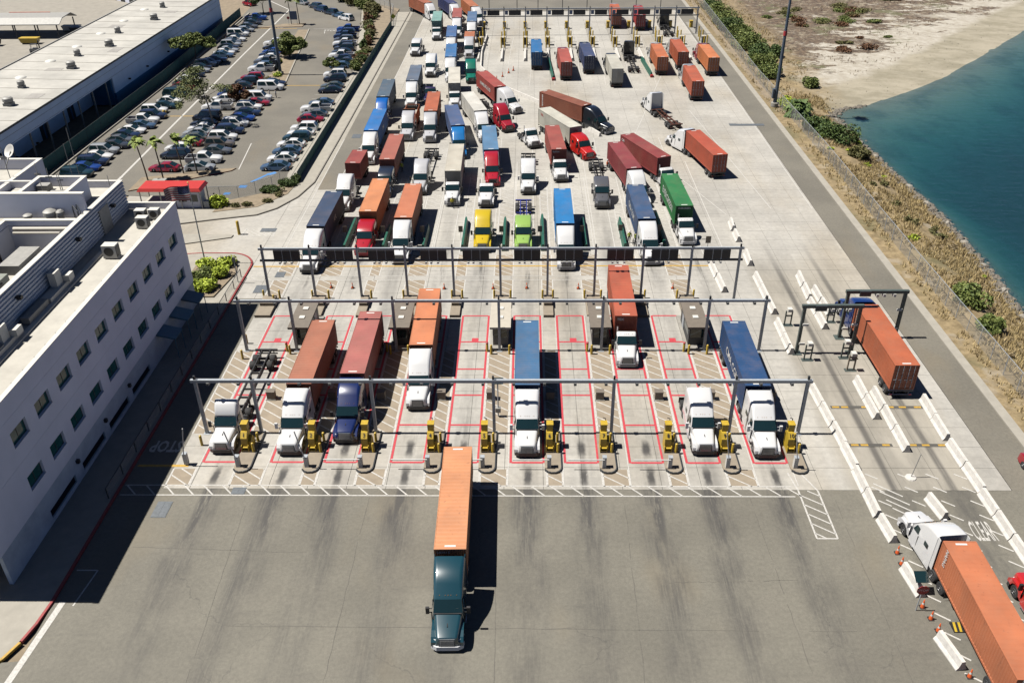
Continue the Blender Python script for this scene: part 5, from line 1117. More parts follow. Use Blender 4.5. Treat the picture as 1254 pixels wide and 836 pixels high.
for i, x in enumerate(ISL):
    island(x, 1.5, 60.4, 66.4, f'kerbed island under the kiosk {KD[i]}')
    kiosk(x-.25, 64.1, i+1)
    arm(x-.35, 61.25, i in (0, 1, 8, 9), f'{"raised" if i in (0,1,8,9) else "lowered"} barrier arm {KD[i]}')
    for dx, dy in ((.5, 64.9), (.5, 63.3)):
        bollard(x+dx, dy, f'short yellow bollard by the kiosk {KD[i]}', 'yellow bollards on the kiosk islands')
    b_ = empty('equipment_box', (x, 72.0, 0)); tag(b_, f'beige equipment box behind the kiosk {KD[i]}', 'cabinet', 'equipment boxes between lanes')
    put('box', MB().box(-.4, .4, -.3, .3, .1, .95).mesh('box', M['tan']), b_); put('lid', MB().box(-.44, .44, -.34, .34, .951, 1.0).mesh('lid', M['roofbrown']), b_); put('plinth', MB().box(-.5, .5, -.4, .4, 0, .099).mesh('plinth', M['conc']), b_)
arm(-31.4, 61.6, True, 'raised barrier arm left of lane one beside the office shadow', 1)
for x, y in ((-30.9, 64.4), (-31.2, 79.4), (-31.6, 82.6), (-30.8, 91.8)): bollard(x, y, 'yellow bollard along the outer side of lane one', 'bollards beside lane one')
# booths
for i, x in enumerate((-25.2, -14.1, -3.0, 8.0, 18.6)):
    t = empty('inspection_booth', (x, 84.5, 0)); own = i == 2
    tag(t, ['flat roofed booth between lanes one and two', 'flat roofed booth between lanes three and four', 'pale roofed booth between lanes five and six', 'flat roofed booth between lanes seven and eight', 'flat roofed booth between lanes nine and ten'][i], 'booth', 'booths between the lanes')
    put('base', MB().box(-1.2, 1.2, -3.4, 3.9, 0, .2).mesh('base', M['conc']), t)
    put('walls', MB().box(-.85, .85, -2.6, 2.8, .201, 2.6).mesh('walls', M['dsteel'] if not own else M['conc']), t)
    put('roof', MB().box(-1.15, 1.15, -3.2, 3.3, 2.601, 2.85).mesh('roof', M['roofbrown'] if not own else M['cream']), t)
    for y in (-1.0, 1.0): put('skylight', MB().box(-.3, .3, y-.3, y+.3, 2.851, 2.95).mesh('skylight', M['coping']), t)
    put('front_window', MB().box(-.7, .7, -2.64, -2.601, 1.2, 2.3).mesh('front_window', M['glass']), t)
    for s in (-1, 1):
        put('side_window', MB().box(min(s*.851, s*.89), max(s*.851, s*.89), -2.2, .2, 1.2, 2.3).mesh('side_window', M['glass']), t)
        put('door', MB().box(min(s*.851, s*.88), max(s*.851, s*.88), .8, 1.8, .22, 2.3).mesh('door', M['steel']), t)
    for s in (-1, 1): bollard(x+s*1.0, 80.4, 'yellow bollard guarding a booth corner', 'bollards at the booth corners')
    rb_ = put('bollard', bol_me, None, (x-1.45, 80.9, 0)); tag(rb_, 'yellow bollard with a red cap in front of a booth', 'bollard', 'red capped bollards in front of booths'); put('red_cap', MB().lathe([(.14, 1.02), (.14, 1.18), (.05, 1.26)], (0, 0, 0), n=10).mesh('red_cap', M['redp'], 40), rb_)
for i, x in enumerate(gaps):
    xc = (x[0]+x[1])/2
    t = empty('concrete_plinth', (xc, 90.3, 0)); tag(t, 'stepped tan concrete plinth at the foot of a gantry post', 'plinth', 'concrete plinths under the gantry')
    wd = min(.95, (x[1]-x[0])/2-.1); put('lower_step', MB().box(-wd, wd, -2.0, 2.4, 0, .35).mesh('lower_step', M['tan']), t); put('upper_step', MB().box(-wd*.85, wd*.85, .2, 2.2, .351, .75).mesh('upper_step', M['tan']), t)
    for s in (-1, 1): bollard(xc+s*(wd+.05), 93.0, 'yellow bollard beside a concrete plinth below the sign gantry', 'bollards under the sign gantry')

# ---------------------------------------------------------------- gantries
def gantry(name, label, xs_, y, z, beam, pole=.14, second=None):
    g_ = empty(name, (xs_[0], y, 0)); tag(g_, label, 'gantry'); x0 = xs_[0]
    for x in xs_:
        p = put('post', MB().box(x-x0-pole, x-x0+pole, -pole, pole, .03, z-beam/2).mesh('post', M['steel']), g_)
        put('base_plate', MB().box(x-x0-.3, x-x0+.3, -.3, .3, .0, .029).mesh('base_plate', M['steel']), p); put('cap', MB().box(x-x0-.09, x-x0+.09, -.09, .09, z+beam/2+.001, z+beam/2+.4).mesh('cap', M['dsteel']), p)
    L = xs_[-1]-x0
    put('beam', MB().box(-.4, L+.4, -beam/2, beam/2, z-beam/2, z+beam/2).mesh('beam', M['steel']), g_)
    if second: put('lower_beam', MB().box(-.4, L+.4, -.11, .11, second-.11, second+.11).mesh('lower_beam', M['dsteel']), g_)
    return g_
g1 = gantry('front_gantry', 'grey steel gantry over the ten kiosk lanes', [-31.0, -25.7, -14.6, -3.2, 8.0, 19.2, 25.8], 66.3, 6.1, .3)
g2 = gantry('booth_gantry', 'grey steel gantry over the booths', [-31.2, -25.6, -14.5, -3.1, 8.1, 19.4, 25.4], 81.1, 6.3, .26)
for g_, z in ((g1, 6.1), (g2, 6.3)):
    for k in range(20):
        x = 1.2+k*2.85; h_ = put('camera', MB().box(x-.13, x+.13, -.2, .24, z-.42, z-.151).mesh('camera', M['hvac']), g_); put('lens', MB().box(x-.07, x+.07, -.25, -.201, z-.36, z-.24).mesh('lens', M['blackp']), h_)
M['dimsign'] = simple('dusty_sign_back', (.06, .05, .045), .7, var=.2)
g3 = gantry('sign_gantry', 'long double beam gantry with black lane signs', [-31.4+5.63*k for k in range(11)], 92.3, 7.05, .24, .13, 5.55)
for k, x in enumerate(LANES):
    xx = x+31.4; s_ = put('lane_sign', MB().box(xx-1.55, xx+1.55, -.16, .0, 5.72, 6.88).mesh('lane_sign', M['blackp'] if k > 3 else M['dimsign']), g3)
    put('sign_face', MB().box(xx-1.45, xx+1.45, .001, .03, 5.8, 6.8).mesh('sign_face', M['signface']), s_)
    for q in (-.5, .5): put('mount', MB().box(xx+q-.03, xx+q+.03, -.19, -.161, 5.66, 6.93).mesh('mount', M['steel']), s_)
    for q in (-.9, -.3, .5): put('camera', MB().box(xx+q-.12, xx+q+.12, -.3, .2, 5.2, 5.43).mesh('camera', M['coping']), g3)
sp = empty('solar_post', (-2.9, 69.0, 0)); tag(sp, 'thin pole with a small solar panel between kiosks five and six', 'pole')
put('pole', MB().tube((0, 0, 0), (0, 0, 4.2), .06).mesh('pole', M['steel']), sp); put('panel', MB().hexa([(-.55, -.35, 4.1), (.55, -.35, 4.1), (.55, .3, 4.4), (-.55, .3, 4.4)], [(-.55, -.37, 4.14), (.55, -.37, 4.14), (.55, .28, 4.44), (-.55, .28, 4.44)]).mesh('panel', M['glass']), sp); put('battery_box', MB().box(-.25, .25, -.2, .2, .6, 1.1).mesh('battery_box', M['hvac']), sp)
# green guide barriers in the queue lanes
GB = [(-24.75, 106, 116, 'between the navy and light orange boxes'), (-19.5, 106, 114, 'between the light orange and deep orange boxes'), (-14.1, 106, 114, 'right of the deep orange box'), (-8.8, 106, 116.2, 'left of the yellow bobtail'), (-3.2, 106, 116.2, 'between the yellow and lime green tractors'), (2.1, 106, 117.2, 'between the lime green tractor and bright blue box'), (7.85, 106, 116.1, 'right of the bright blue box'), (13.15, 106.3, 116, 'beside the workers with bicycles'), (18.5, 106.3, 117.8, 'between the dull blue and green boxes')]
for x, y0, y1, d in GB:
    b_ = empty('guide_barrier', (x, y0, 0)); tag(b_, f'long green guide barrier {d}', 'barrier', 'green guide barriers in the queue lanes'); L = y1-y0
    put('wall', MB().prism([(-.32, 0), (.32, 0), (.14, 1.0), (-.14, 1.0)], 0, L-1.3, 'y').mesh('wall', M['green']), b_)
    put('nose', MB().hexa([(-.32, L-1.3, 0), (.32, L-1.3, 0), (.02, L, 0), (-.02, L, 0)], [(-.14, L-1.3, 1.0), (.14, L-1.3, 1.0), (.02, L-.4, .8), (-.02, L-.4, .8)]).mesh('nose', M['green']), b_)
    s_ = put('sign_post', MB().tube((-.4, 3.4, 0), (-.4, 3.4, 1.9), .035).mesh('sign_post', M['steel']), b_); put('sign_plate', MB().box(-.7, -.1, 3.35, 3.38, 1.3, 2.2).mesh('sign_plate', M['tan']), s_)
for x0, y0, x1, y1, d in ((4.9, 206, 5.6, 189.5, 'between the strong blue and salmon red boxes at the far gate'), (26.5, 206.2, 27.1, 191.6, 'beside the black chassis truck at the far gate')):
    b_ = empty('guide_barrier', (x0, y0, 0), math.atan2(y1-y0, x1-x0)); L = math.hypot(x1-x0, y1-y0); tag(b_, f'long green guide barrier {d}', 'barrier', 'green guide barriers in the queue lanes')
    put('wall', MB().prism([(-.3, 0), (.3, 0), (.13, .95), (-.13, .95)], 0, L-.7, 'x').mesh('wall', M['green']), b_); put('end_cap', MB().box(L-.69, L, -.32, .32, 0, .5).mesh('end_cap', M['redp']), b_)
sb = empty('lane_sign_post', (24.0, 105.5, 0)); tag(sb, 'small tan sign on a post beside the green box truck', 'sign'); put('post', MB().tube((0, 0, 0), (0, 0, 2.4), .04).mesh('post', M['steel']), sb); put('plate', MB().box(-.35, .35, -.04, -.01, 1.4, 2.4).mesh('plate', M['tan']), sb)

# ---------------------------------------------------------------- concrete barriers
def jersey(x0, y0, x1, y1, label):
    L = math.hypot(x1-x0, y1-y0); j = empty('concrete_barrier', (x0, y0, 0), math.atan2(y1-y0, x1-x0)); tag(j, label, 'barrier', 'white concrete barriers')
    prof = [(-.4, 0), (.4, 0), (.4, .08), (.24, .32), (.14, .85), (-.14, .85), (-.24, .32), (-.4, .08)]; n_ = max(1, round(L/3.1))
    for k in range(n_): put('segment', MB().prism(prof, k*L/n_+.03, (k+1)*L/n_-.03, 'x').mesh('segment', M['jersey']), j, (0, random.uniform(-.05, .05), 0), (0, 0, random.uniform(-.008, .008)))
J1 = 'in the barrier line beside the last kiosk lane'; J2 = 'between the two portal lanes'; J3 = 'in the barrier line beside the access road'
for a in [(29.1, 115.2, 28.9, 112.2, J1+', outermost'), (28.9, 111.4, 28.9, 108.6, J1+', second along'), (29, 104.9, 28.9, 101.4, J1+', standing alone'), (28.9, 98.5, 29, 88.9, J1+' below the sign gantry'), (28.8, 87, 28.8, 80.2, J1+' touching the portal frame'), (29.2, 73.7, 29.6, 60.9, J1+', the longest run'), (29.5, 60.8, 29.5, 54.8, J1+' at the asphalt edge'), (29.6, 54.6, 29.8, 51.9, J1+' before the cones'), (29.5, 49.1, 29.8, 46.2, J1+' by the stop sign'), (29.6, 42.5, 30.1, 39.7, J1+' beyond the striped plate'), (34.4, 98.7, 34.0, 92.4, J2+' at the entry'), (34.0, 91.9, 34.0, 85.5, J2+' next to the cobalt truck nose'), (35.3, 94.9, 35.3, 88.6, J2+' in front of the cobalt truck'), (34.1, 75.1, 34.0, 68.5, J2+' left of a pair'), (35.3, 73.2, 35.1, 63.5, J2+' right of a pair'), (34.6, 57.2, 35.0, 54.6, J2+' on the dark asphalt'), (39.7, 71.8, 39.5, 65.2, J3+' behind the trailer'), (39.5, 64.7, 39.6, 57.9, J3+' on the concrete'), (39.5, 57.8, 39.6, 49.4, J3+' by the red tractor'), (23.9, 101.8, 24.1, 94.3, 'beside the last lane under the sign gantry')]:
    jersey(*a[:4], 'white concrete barrier '+a[4])
def wall_run(pts, label):
    j = empty('concrete_barrier', (pts[0][0], pts[0][1], 0)); tag(j, label, 'barrier', 'white concrete barriers'); o0 = Vector(pts[0])
    prof = [(-.3, 0), (.3, 0), (.14, .7), (-.14, .7)]
    for a, c in zip(pts[:-1], pts[1:]):
        a, c = Vector(a), Vector(c); L = (c-a).length; n_ = max(1, round(L/3.2)); rz = math.atan2(c.y-a.y, c.x-a.x)
        for k in range(n_): p = a+(c-a)*(k/n_)-o0; put('segment', MB().prism(prof, .02, L/n_-.02, 'x').mesh('segment', M['jersey']), j, (p.x, p.y, 0), (0, 0, rz))
wall_run([(-10.4, 231), (-11.0, 214), (-10.6, 200), (-9.4, 196)], 'curved white barrier wall along the left edge of the far gate')
wall_run([(-4.4, 183), (2.3, 173), (8, 163.5), (13.1, 152.8)], 'long white barrier wall slanting behind the turning trucks')

# ---------------------------------------------------------------- steel portals over the two right lanes
def portal(x0, x1, y, z, label):
    p = empty('portal_frame', (x0, y, 0)); tag(p, label, 'portal', 'steel portal frames'); W = x1-x0; M_ = M['dportal']
    for x in (0, W): put('leg', MB().box(x-.16, x+.16, -.16, .16, 0, z).mesh('leg', M_), p); put('foot', MB().box(x-.5, x+.5, -.5, .5, -.01, .06).mesh('foot', M_), p)
    put('beam', MB().box(-.3, W+.3, -.18, .18, z+.001, z+.36).mesh('beam', M_), p)
    put('sign_box', MB().box(W*.28-.6, W*.28+.6, -.35, -.181, z-.25, z+.35).mesh('sign_box', M['dsteel']), p)
    for x in (.35, W-.35):
        for zz in (1.2, 3.6): put('sensor', MB().box(x-.3, x+.3, -.3, -.15, zz, zz+.25).mesh('sensor', M['coping']), p)
    for x in (W*.5, W*.62, W*.8): put('camera', MB().box(x-.14, x+.14, -.3, .25, z-.35, z-.02).mesh('camera', M['coping']), p)
M['dportal'] = simple('dark_green_steel', (.1, .13, .12), .5, .1, var=.2)
portal(29.4, 35.3, 80.6, 5.7, 'dark steel portal frame over the empty lane'); portal(35.0, 41.2, 83.8, 5.7, 'dark steel portal frame spanning the cobalt truck')
for x, y, lb in ((30.2, 79.2, 'left of the empty portal lane'), (34.3, 79.6, 'left of the rust orange box'), (34.2, 77.2, 'near the pair of white barriers'), (29.9, 86.5, 'by the barrier line'), (35.0, 87.2, 'beside the cobalt cab')):
    q = empty('sensor_stand', (x, y, 0)); tag(q, f'tubular equipment stand {lb}', 'stand', 'equipment stands by the portals')
    for s in (-1, 1): put('leg', MB().box(s*.35-.06, s*.35+.06, -.08, .08, 0, 1.9).mesh('leg', M['tan'] if y < 78 else M['dportal']), q)
    put('crossbar', MB().box(-.29, .29, -.05, .05, 1.2, 1.35).mesh('crossbar', M['dportal']), q); put('instrument', MB().box(-.25, .25, -.3, .3, 1.9, 2.25).mesh('instrument', M['coping']), q); put('foot', MB().box(-.6, .6, -.3, .3, .0, .05).mesh('foot', M['dportal']), q)
# stop sign, cones, striped plate
st = empty('stop_sign', (29.0, 45.0, 0)); tag(st, 'red octagonal stop sign beside the orange container truck', 'sign')
put('post', MB().tube((0, 0, 0), (0, 0, 2.6), .04).mesh('post', M['steel']), st)
pl = put('plate', MB().prism([(.46*math.cos(R(22.5+45*k)), 2.2+.46*math.sin(R(22.5+45*k))) for k in range(8)], -.07, -.05, 'y').mesh('plate', M['redp']), st); put('lettering', text_mesh('STOP', .32, M['white'], .005), pl, (0, -.075, 2.2), (R(90), 0, 0))
st.rotation_euler = (0, 0, 0)
sg = empty('solar_panel_stand', (29.8, 46.9, 0)); tag(sg, 'small dark solar panel by the rear of the white cab', 'solar panel'); put('panel', MB().hexa([(-.5, -.4, 1.3), (.5, -.4, 1.3), (.5, .4, 1.7), (-.5, .4, 1.7)], [(-.5, -.42, 1.34), (.5, -.42, 1.34), (.5, .38, 1.74), (-.5, .38, 1.74)]).mesh('panel', M['glass']), sg); put('pole', MB().tube((0, 0, 0), (0, 0, 1.5), .05).mesh('pole', M['steel']), sg)
cone_b = MB().box(-.19, .19, -.19, .19, 0, .04).mesh('base', M['blackp'])
cone_c = MB().lathe([(.15, .041), (.1, .32), (.095, .33)], (0, 0, 0), n=12).mesh('lower_cone', M['cone'], 60); cone_w = MB().lathe([(.095, .331), (.07, .48)], (0, 0, 0), n=12).mesh('reflective_band', M['white'], 60); cone_t = MB().lathe([(.07, .481), (.025, .76), (.01, .77)], (0, 0, 0), n=12).mesh('tip', M['cone'], 60)
def cone(x, y, label, sc_=1.08):
    c = empty('traffic_cone', (x, y, 0)); tag(c, label, 'cone', 'orange traffic cones'); c.scale = (sc_,)*3
    for nm, me in (('base', cone_b), ('lower_cone', cone_c), ('reflective_band', cone_w), ('tip', cone_t)): put(nm, me, c)
for x, y in ((29.7, 50.8), (29.6, 49.6), (29.6, 45.3), (29.8, 44.2), (29.9, 43.1), (30.5, 39.2)): cone(x, y, 'orange cone in the gap of the barrier line near the stop sign')
for x, y in ((-21.9, 95.6), (-10.4, 95.4), (-4.3, 95.4), (-.1, 95.5), (6.3, 95.4), (18.0, 95.4), (-24.6, 95.7)): cone(x, y, 'orange cone on the hatching under the sign gantry')
for x, y in ((-6.7, 190), (-5.5, 193), (-4.2, 196), (-3.2, 198)): cone(x, y, 'orange cone on the slanting row at the far gate', 1.4)
b_ = empty('striped_plate', (31.9, 43.4, 0)); tag(b_, 'black and yellow striped plate beside the orange container', 'plate'); put('base', MB().box(-.9, .9, -.45, .45, 0, .1).mesh('base', M['blackp']), b_)
for k in range(5): put('stripe', MB().poly([(-.85+k*.36, -.44, .104), (-.67+k*.36, -.44, .104), (-.52+k*.36, .44, .104), (-.7+k*.36, .44, .104)]).mesh('stripe', M['yellow']), b_)
q = empty('lane_marker_post', (34.2, 60.0, 0)); tag(q, 'thin white marker post between the portal lanes', 'post'); put('post', MB().tube((0, 0, 0), (.35, .1, 2.6), .04).mesh('post', M['hvac']), q); put('base', MB().lathe([(.5, 0), (.45, .1), (.1, .14)], (0, 0, 0), n=12).mesh('base', M['jersey']), q)

# ---------------------------------------------------------------- far gate
g4 = gantry('far_gantry', 'far double beam gantry with dark lane signs and blue plates', [-11.5+5.48*k for k in range(11)], 232.5, 6.5, .26, .15, 4.7)
for k in range(10):
    xx = 2.74+5.48*k; s_ = put('lane_sign', MB().box(xx-1.5, xx+1.6, -.16, 0, 4.95, 6.2).mesh('lane_sign', M['blackp']), g4); put('lane_plate', MB().box(xx-2.5, xx-1.7, -.1, -.06, 5.1, 6.1).mesh('lane_plate', M['plate']), g4) if 'plate' in M else None
for k in range(11):
    x = -11.5+5.48*k
    t = empty('lane_island', (x, 216, 0)); tag(t, 'narrow kerbed island between the far gate lanes', 'traffic island', 'islands of the far gate')
    put('kerb', MB().box(-.55, .55, 0, 30, -.02, .15).mesh('kerb', M['conc']), t); put('nose', MB().prism([(-.4, 0), (.4, 0), (.14, .75), (-.14, .75)], -10, -.2, 'y').mesh('nose', M['jersey']), t)
    for j, (dx, y) in enumerate(((-.4, 218.5), (.4, 219), (-.4, 224.5), (.4, 225), (.1, 229), (-.3, 239.5))):
        bollard(x+dx, y, 'tall yellow post on an island of the far gate', 'yellow posts of the far gate', bol_tall if j < 5 else bol_me)
    c_ = empty('gate_kiosk', (x+.1, 222, .15)); tag(c_, 'small dark kiosk on an island of the far gate', 'kiosk', 'kiosks of the far gate')
    put('body', MB().box(-.4, .4, -.6, .6, 0, 1.7).mesh('body', M['dsteel'] if k % 3 else M['tan']), c_); put('roof', MB().box(-.5, .5, -.75, .75, 1.701, 1.85).mesh('roof', M['cream']), c_); put('screen', MB().box(-.3, .3, -.63, -.601, .8, 1.4).mesh('screen', M['signface']), c_)
    y_ = empty('gate_machine', (x-.1, 240, .15)); tag(y_, 'yellow machine cabinet past the far gantry', 'cabinet', 'yellow cabinets past the far gantry'); put('body', MB().box(-.4, .4, -.5, .5, 0, 1.6).mesh('body', M['yellow']), y_); put('plinth', MB().box(-.6, .6, -.7, .7, -.1, -.001).mesh('plinth', M['conc']), y_); put('hood', MB().box(-.45, .45, -.6, .6, 1.601, 1.7).mesh('hood', M['yellow']), y_)
for x in (-13, -5, 1, 8, 15, 22, 29, 36):
    l_ = empty('lamp_post', (x+2, 262, 0)); tag(l_, 'short dark lamp post beyond the far gantry', 'lamp post', 'lamp posts beyond the far gate'); put('post', MB().tube((0, 0, 0), (0, 0, 5), .1).mesh('post', M['dsteel']), l_); put('lamp_head', MB().box(-.5, .5, -.15, .15, 5.0, 5.15).mesh('lamp_head', M['dsteel']), l_)

# ---------------------------------------------------------------- vegetation
def leafmat(name, a, b_, f_=.72):
    m = bpy.data.materials.new(name); n, l, pb = nodes(m)
    g_ = n.new('ShaderNodeNewGeometry'); mx = n.new('ShaderNodeMix'); mx.data_type = 'RGBA'; l.new(g_.outputs['Random Per Island'], mx.inputs[0]); mx.inputs[6].default_value = (*[v*f_ for v in a], 1); mx.inputs[7].default_value = (*[v*f_ for v in b_], 1)
    l.new(mx.outputs[2], pb.inputs['Base Color']); pb.inputs['Roughness'].default_value = .7; pb.inputs['Specular IOR Level'].default_value = .25
    return m
M['leaf_euc'] = leafmat('eucalyptus_leaves', (.05, .07, .022), (.16, .17, .06)); M['leaf_green'] = leafmat('green_leaves', (.045, .07, .014), (.15, .175, .045)); M['leaf_dark'] = leafmat('dark_leaves', (.02, .045, .01), (.08, .115, .028))
M['leaf_yel'] = leafmat('yellow_green_leaves', (.12, .16, .014), (.32, .38, .04), .9); M['leaf_red'] = leafmat('russet_leaves', (.05, .025, .012), (.15, .07, .03)); M['leaf_palm'] = leafmat('palm_fronds', (.06, .1, .015), (.2, .24, .04)); M['leaf_olive'] = leafmat('olive_leaves', (.06, .06, .02), (.15, .14, .05))
M['grass'] = leafmat('dry_grass', (.19, .14, .06), (.45, .35, .18)); M['leaf_scrub'] = leafmat('brown_scrub', (.1, .075, .04), (.26, .2, .11)); M['bark'] = simple('bark', (.2, .155, .11), .9, var=.3, scale=5); M['palebark'] = simple('pale_bark', (.4, .35, .28), .85, var=.2, scale=4)
def leaves(b, c, rad, n, size, rng):
    """leaf-sized faces filling an ellipsoid, thicker near its skin"""
    for _ in range(n):
        while True:
            d = Vector((rng.uniform(-1, 1), rng.uniform(-1, 1), rng.uniform(-1, 1)))
            if .05 < d.length < 1: break
        d = d.normalized()*(d.length**.5); p = Vector(c)+Vector((d.x*rad[0], d.y*rad[1], d.z*rad[2]))
        u = Vector((rng.gauss(0, 1), rng.gauss(0, 1), rng.gauss(0, .6))).normalized(); v = u.cross(Vector((rng.gauss(0, 1), rng.gauss(0, 1), rng.gauss(0, 1)))).normalized(); s = size*rng.uniform(.6, 1.3)
        b.quad(p-u*s, p-v*s*.55, p+u*s, p+v*s*.55)
def tree(name, label, x, y, trunk, clumps, lm, n, size, seed, bark='bark', cat='tree', group=None, z=0.0, r0=.16):
    rng = random.Random(seed); t = empty(name, (x, y, z)); tag(t, label, cat, group)
    b = MB(); 
    for i, (p, q) in enumerate(zip(trunk[:-1], trunk[1:])): b.tube(p, q, r0*(1-.6*i/len(trunk)), r0*(1-.6*(i+1)/len(trunk)), 7)
    for c, r in clumps: b.tube(trunk[-1], Vector(c)*.92+Vector(trunk[-1])*.08, r0*.35, .02, 5)
    put('trunk', b.mesh('trunk', M[bark]), t); f = MB()
    tot = sum(r[0]*r[1] for c, r in clumps)
    for c, r in clumps:
        for k in range(max(3, int(5*r[0]))):     # sub-clumps give uneven edge and gaps
            d = Vector((rng.gauss(0, .5), rng.gauss(0, .5), rng.gauss(0, .4)))
            leaves(f, (c[0]+d.x*r[0], c[1]+d.y*r[1], c[2]+d.z*r[2]), (r[0]*.5, r[1]*.5, r[2]*.5), int(n*r[0]*r[1]/tot/max(3, int(5*r[0]))), size, rng)
    put('crown', f.mesh('crown', M[lm]), t); return t
def shrub(label, x, y, rx, ry, rz, lm, seed, n=900, size=.13, z=0.0, group='shrubs', name='shrub', nb=13):
    rng = random.Random(seed); t = empty(name, (x, y, z)); tag(t, label, 'shrub', group); b = MB(); f = MB()
    for k in range(nb):
        a = rng.uniform(0, 6.28); d = rng.uniform(.1, .85); c = (math.cos(a)*d*rx, math.sin(a)*d*ry, rz*rng.uniform(.3, .8)*(1.1-.5*d)); b.tube((0, 0, 0), c, .04, .015, 4)
        kk = rng.uniform(.3, .6); leaves(f, c, (rx*kk, ry*kk, rz*kk), 2*n//nb, size*1.25, rng)
    put('stems', b.mesh('stems', M['bark']), t); put('foliage', f.mesh('foliage', M[lm]), t); return t
tree('eucalyptus_tree', 'tall sparse eucalyptus leaning over the parked cars', -58.6, 158.2, [(0, 0, 0), (-.2, .3, 2.2), (-.5, .6, 4.2), (-1.0, 1.2, 5.6)], [((-4.2, 2.2, 8.4), (2.3, 2.2, 1.3)), ((-2.2, 3.2, 7.6), (1.9, 2, 1.1)), ((-5.4, 3.0, 6.4), (1.7, 1.8, 1.2)), ((-2.6, .5, 6.4), (1.6, 1.6, 1.1)), ((2.6, 2.0, 7.4), (1.5, 1.4, .9)), ((-5.6, 0, 4.6), (1.1, 1.3, 1.1)), ((-3.4, 4.4, 9.4), (2.0, 2, 1.0)), ((-1.2, 1.5, 5.2), (1.2, 1.2, .8))], 'leaf_euc', 5200, .17, 3, 'palebark', r0=.2)
tree('spreading_tree', 'flat topped green tree beside the warehouse fence', -77.2, 205, [(0, 0, 0), (.2, 0, 2.2), (.5, 0, 4)], [((-2.6, 0, 5.4), (2.3, 2.4, 1.1)), ((1.0, 0, 5.6), (2.2, 2.2, 1.2)), ((3.8, .5, 5.0), (1.7, 1.8, .9)), ((.4, 1.5, 6.2), (1.8, 1.8, .9))], 'leaf_green', 7000, .24, 5)
tree('island_tree', 'round green tree on the planted strip near the light mast', -56.7, 211, [(0, 0, 0), (0, 0, 1.6)], [((-1, 0, 3.2), (2.2, 2.2, 1.6)), ((1.6, .2, 3.0), (2.0, 2.0, 1.5)), ((.2, 1.0, 4.4), (1.9, 1.9, 1.1)), ((.3, -1, 2.2), (2, 1.6, 1.0))], 'leaf_green', 8000, .24, 6)
tree('russet_tree', 'small reddish brown tree between the parked cars', -57.8, 171.0, [(0, 0, 0), (0, 0, 1.5)], [((-.6, 0, 3.0), (1.6, 1.5, 1.2)), ((1.2, 0, 2.8), (1.3, 1.4, 1.1)), ((.2, .6, 3.8), (1.3, 1.3, .8))], 'leaf_red', 4000, .22, 7)
tree('small_tree', 'little green tree leaning over cars by the feeder road fence', -43.6, 196.6, [(0, 0, 0), (-.1, 0, 1.4)], [((-.4, 0, 2.3), (1.5, 1.3, .9)), ((.9, .3, 2.2), (1.2, 1.2, .8))], 'leaf_green', 2600, .2, 8)
tree('lot_tree', 'dark green tree at the far corner of the car park', -76.2, 262, [(0, 0, 0), (0, 0, 2.4)], [((-1.4, 0, 4.4), (2.2, 2, 1.4)), ((1.4, 0, 4.6), (2.0, 2, 1.4)), ((.2, 1, 5.6), (1.8, 1.8, 1.0))], 'leaf_dark', 5000, .26, 9)
def palm(x, y, h, lean, label, seed, lm='leaf_palm', nf=16, fl=1.5, z=0, r=.13, wind=.9, group='slim palms'):
    rng = random.Random(seed); t = empty('palm_tree', (x, y, z)); tag(t, label, 'palm', group); b = MB()
    pts = [(lean[0]*(k/6)**1.5, lean[1]*(k/6)**1.5, h*k/6) for k in range(7)]
    for k in range(6): b.tube(pts[k], pts[k+1], r*(1-.05*k), r*(1-.05*(k+1)), 8)
    put('trunk', b.mesh('trunk', M['bark']), t); f = MB(); top = Vector(pts[-1])
    for k in range(nf):
        a = 2*math.pi*k/nf+rng.uniform(-.2, .2); el = rng.uniform(-.1, 1.1); d = Vector((math.cos(a)*math.cos(el)+wind*.6, math.sin(a)*math.cos(el), math.sin(el))).normalized(); L = fl*rng.uniform(.8, 1.15); side = d.cross(Vector((0, 0, 1))).normalized(); prev = top
        for s_ in range(1, 7):
            u = s_/6; p = top+d*L*u+Vector((wind*.25*u*u*L, 0, -.75*u*u*L*(.4+.6*math.cos(el)))); wv = .34*fl*math.sin(math.pi*min(1, u*.85+.12))
            for sg in (-1, 1): f.quad(prev, p, p+side*sg*wv+Vector((0, 0, -wv*.5)), prev+side*sg*wv*.9+Vector((0, 0, -wv*.5)))
            prev = p
    put('fronds', f.mesh('fronds', M[lm]), t)
for i, (x, y, h, ln, lb) in enumerate(((-61.3, 132.0, 6.9, (-.6, 0), 'slim windblown palm by the white kerb box'), (-59.1, 132.8, 6.6, (-.3, 0), 'slim windblown palm behind the red canopy'), (-56.5, 135.0, 6.3, (-.5, 0), 'slim yellowing palm next to the red saloon'), (-54.3, 135.2, 6.0, (-.4, 0), 'slim palm on the red kerbed tip by the silver saloon'))): palm(x, y, h, ln, lb, 20+i)
for i, (x, lb) in enumerate(((-64.6, 'dark palm beside the blue lot sign'), (-62.4, 'dark palm beyond the blue lot sign'))): palm(x, 247, 6.6, (-.2, 0), lb, 30+i, 'leaf_green', 14, 1.4)
palm(51.6, 164.6, 2.2, (0, 0), 'squat bushy date palm beside the tall mast at the shore fence', 40, 'leaf_dark', 70, 3.2, -.2, .4, .0, None)
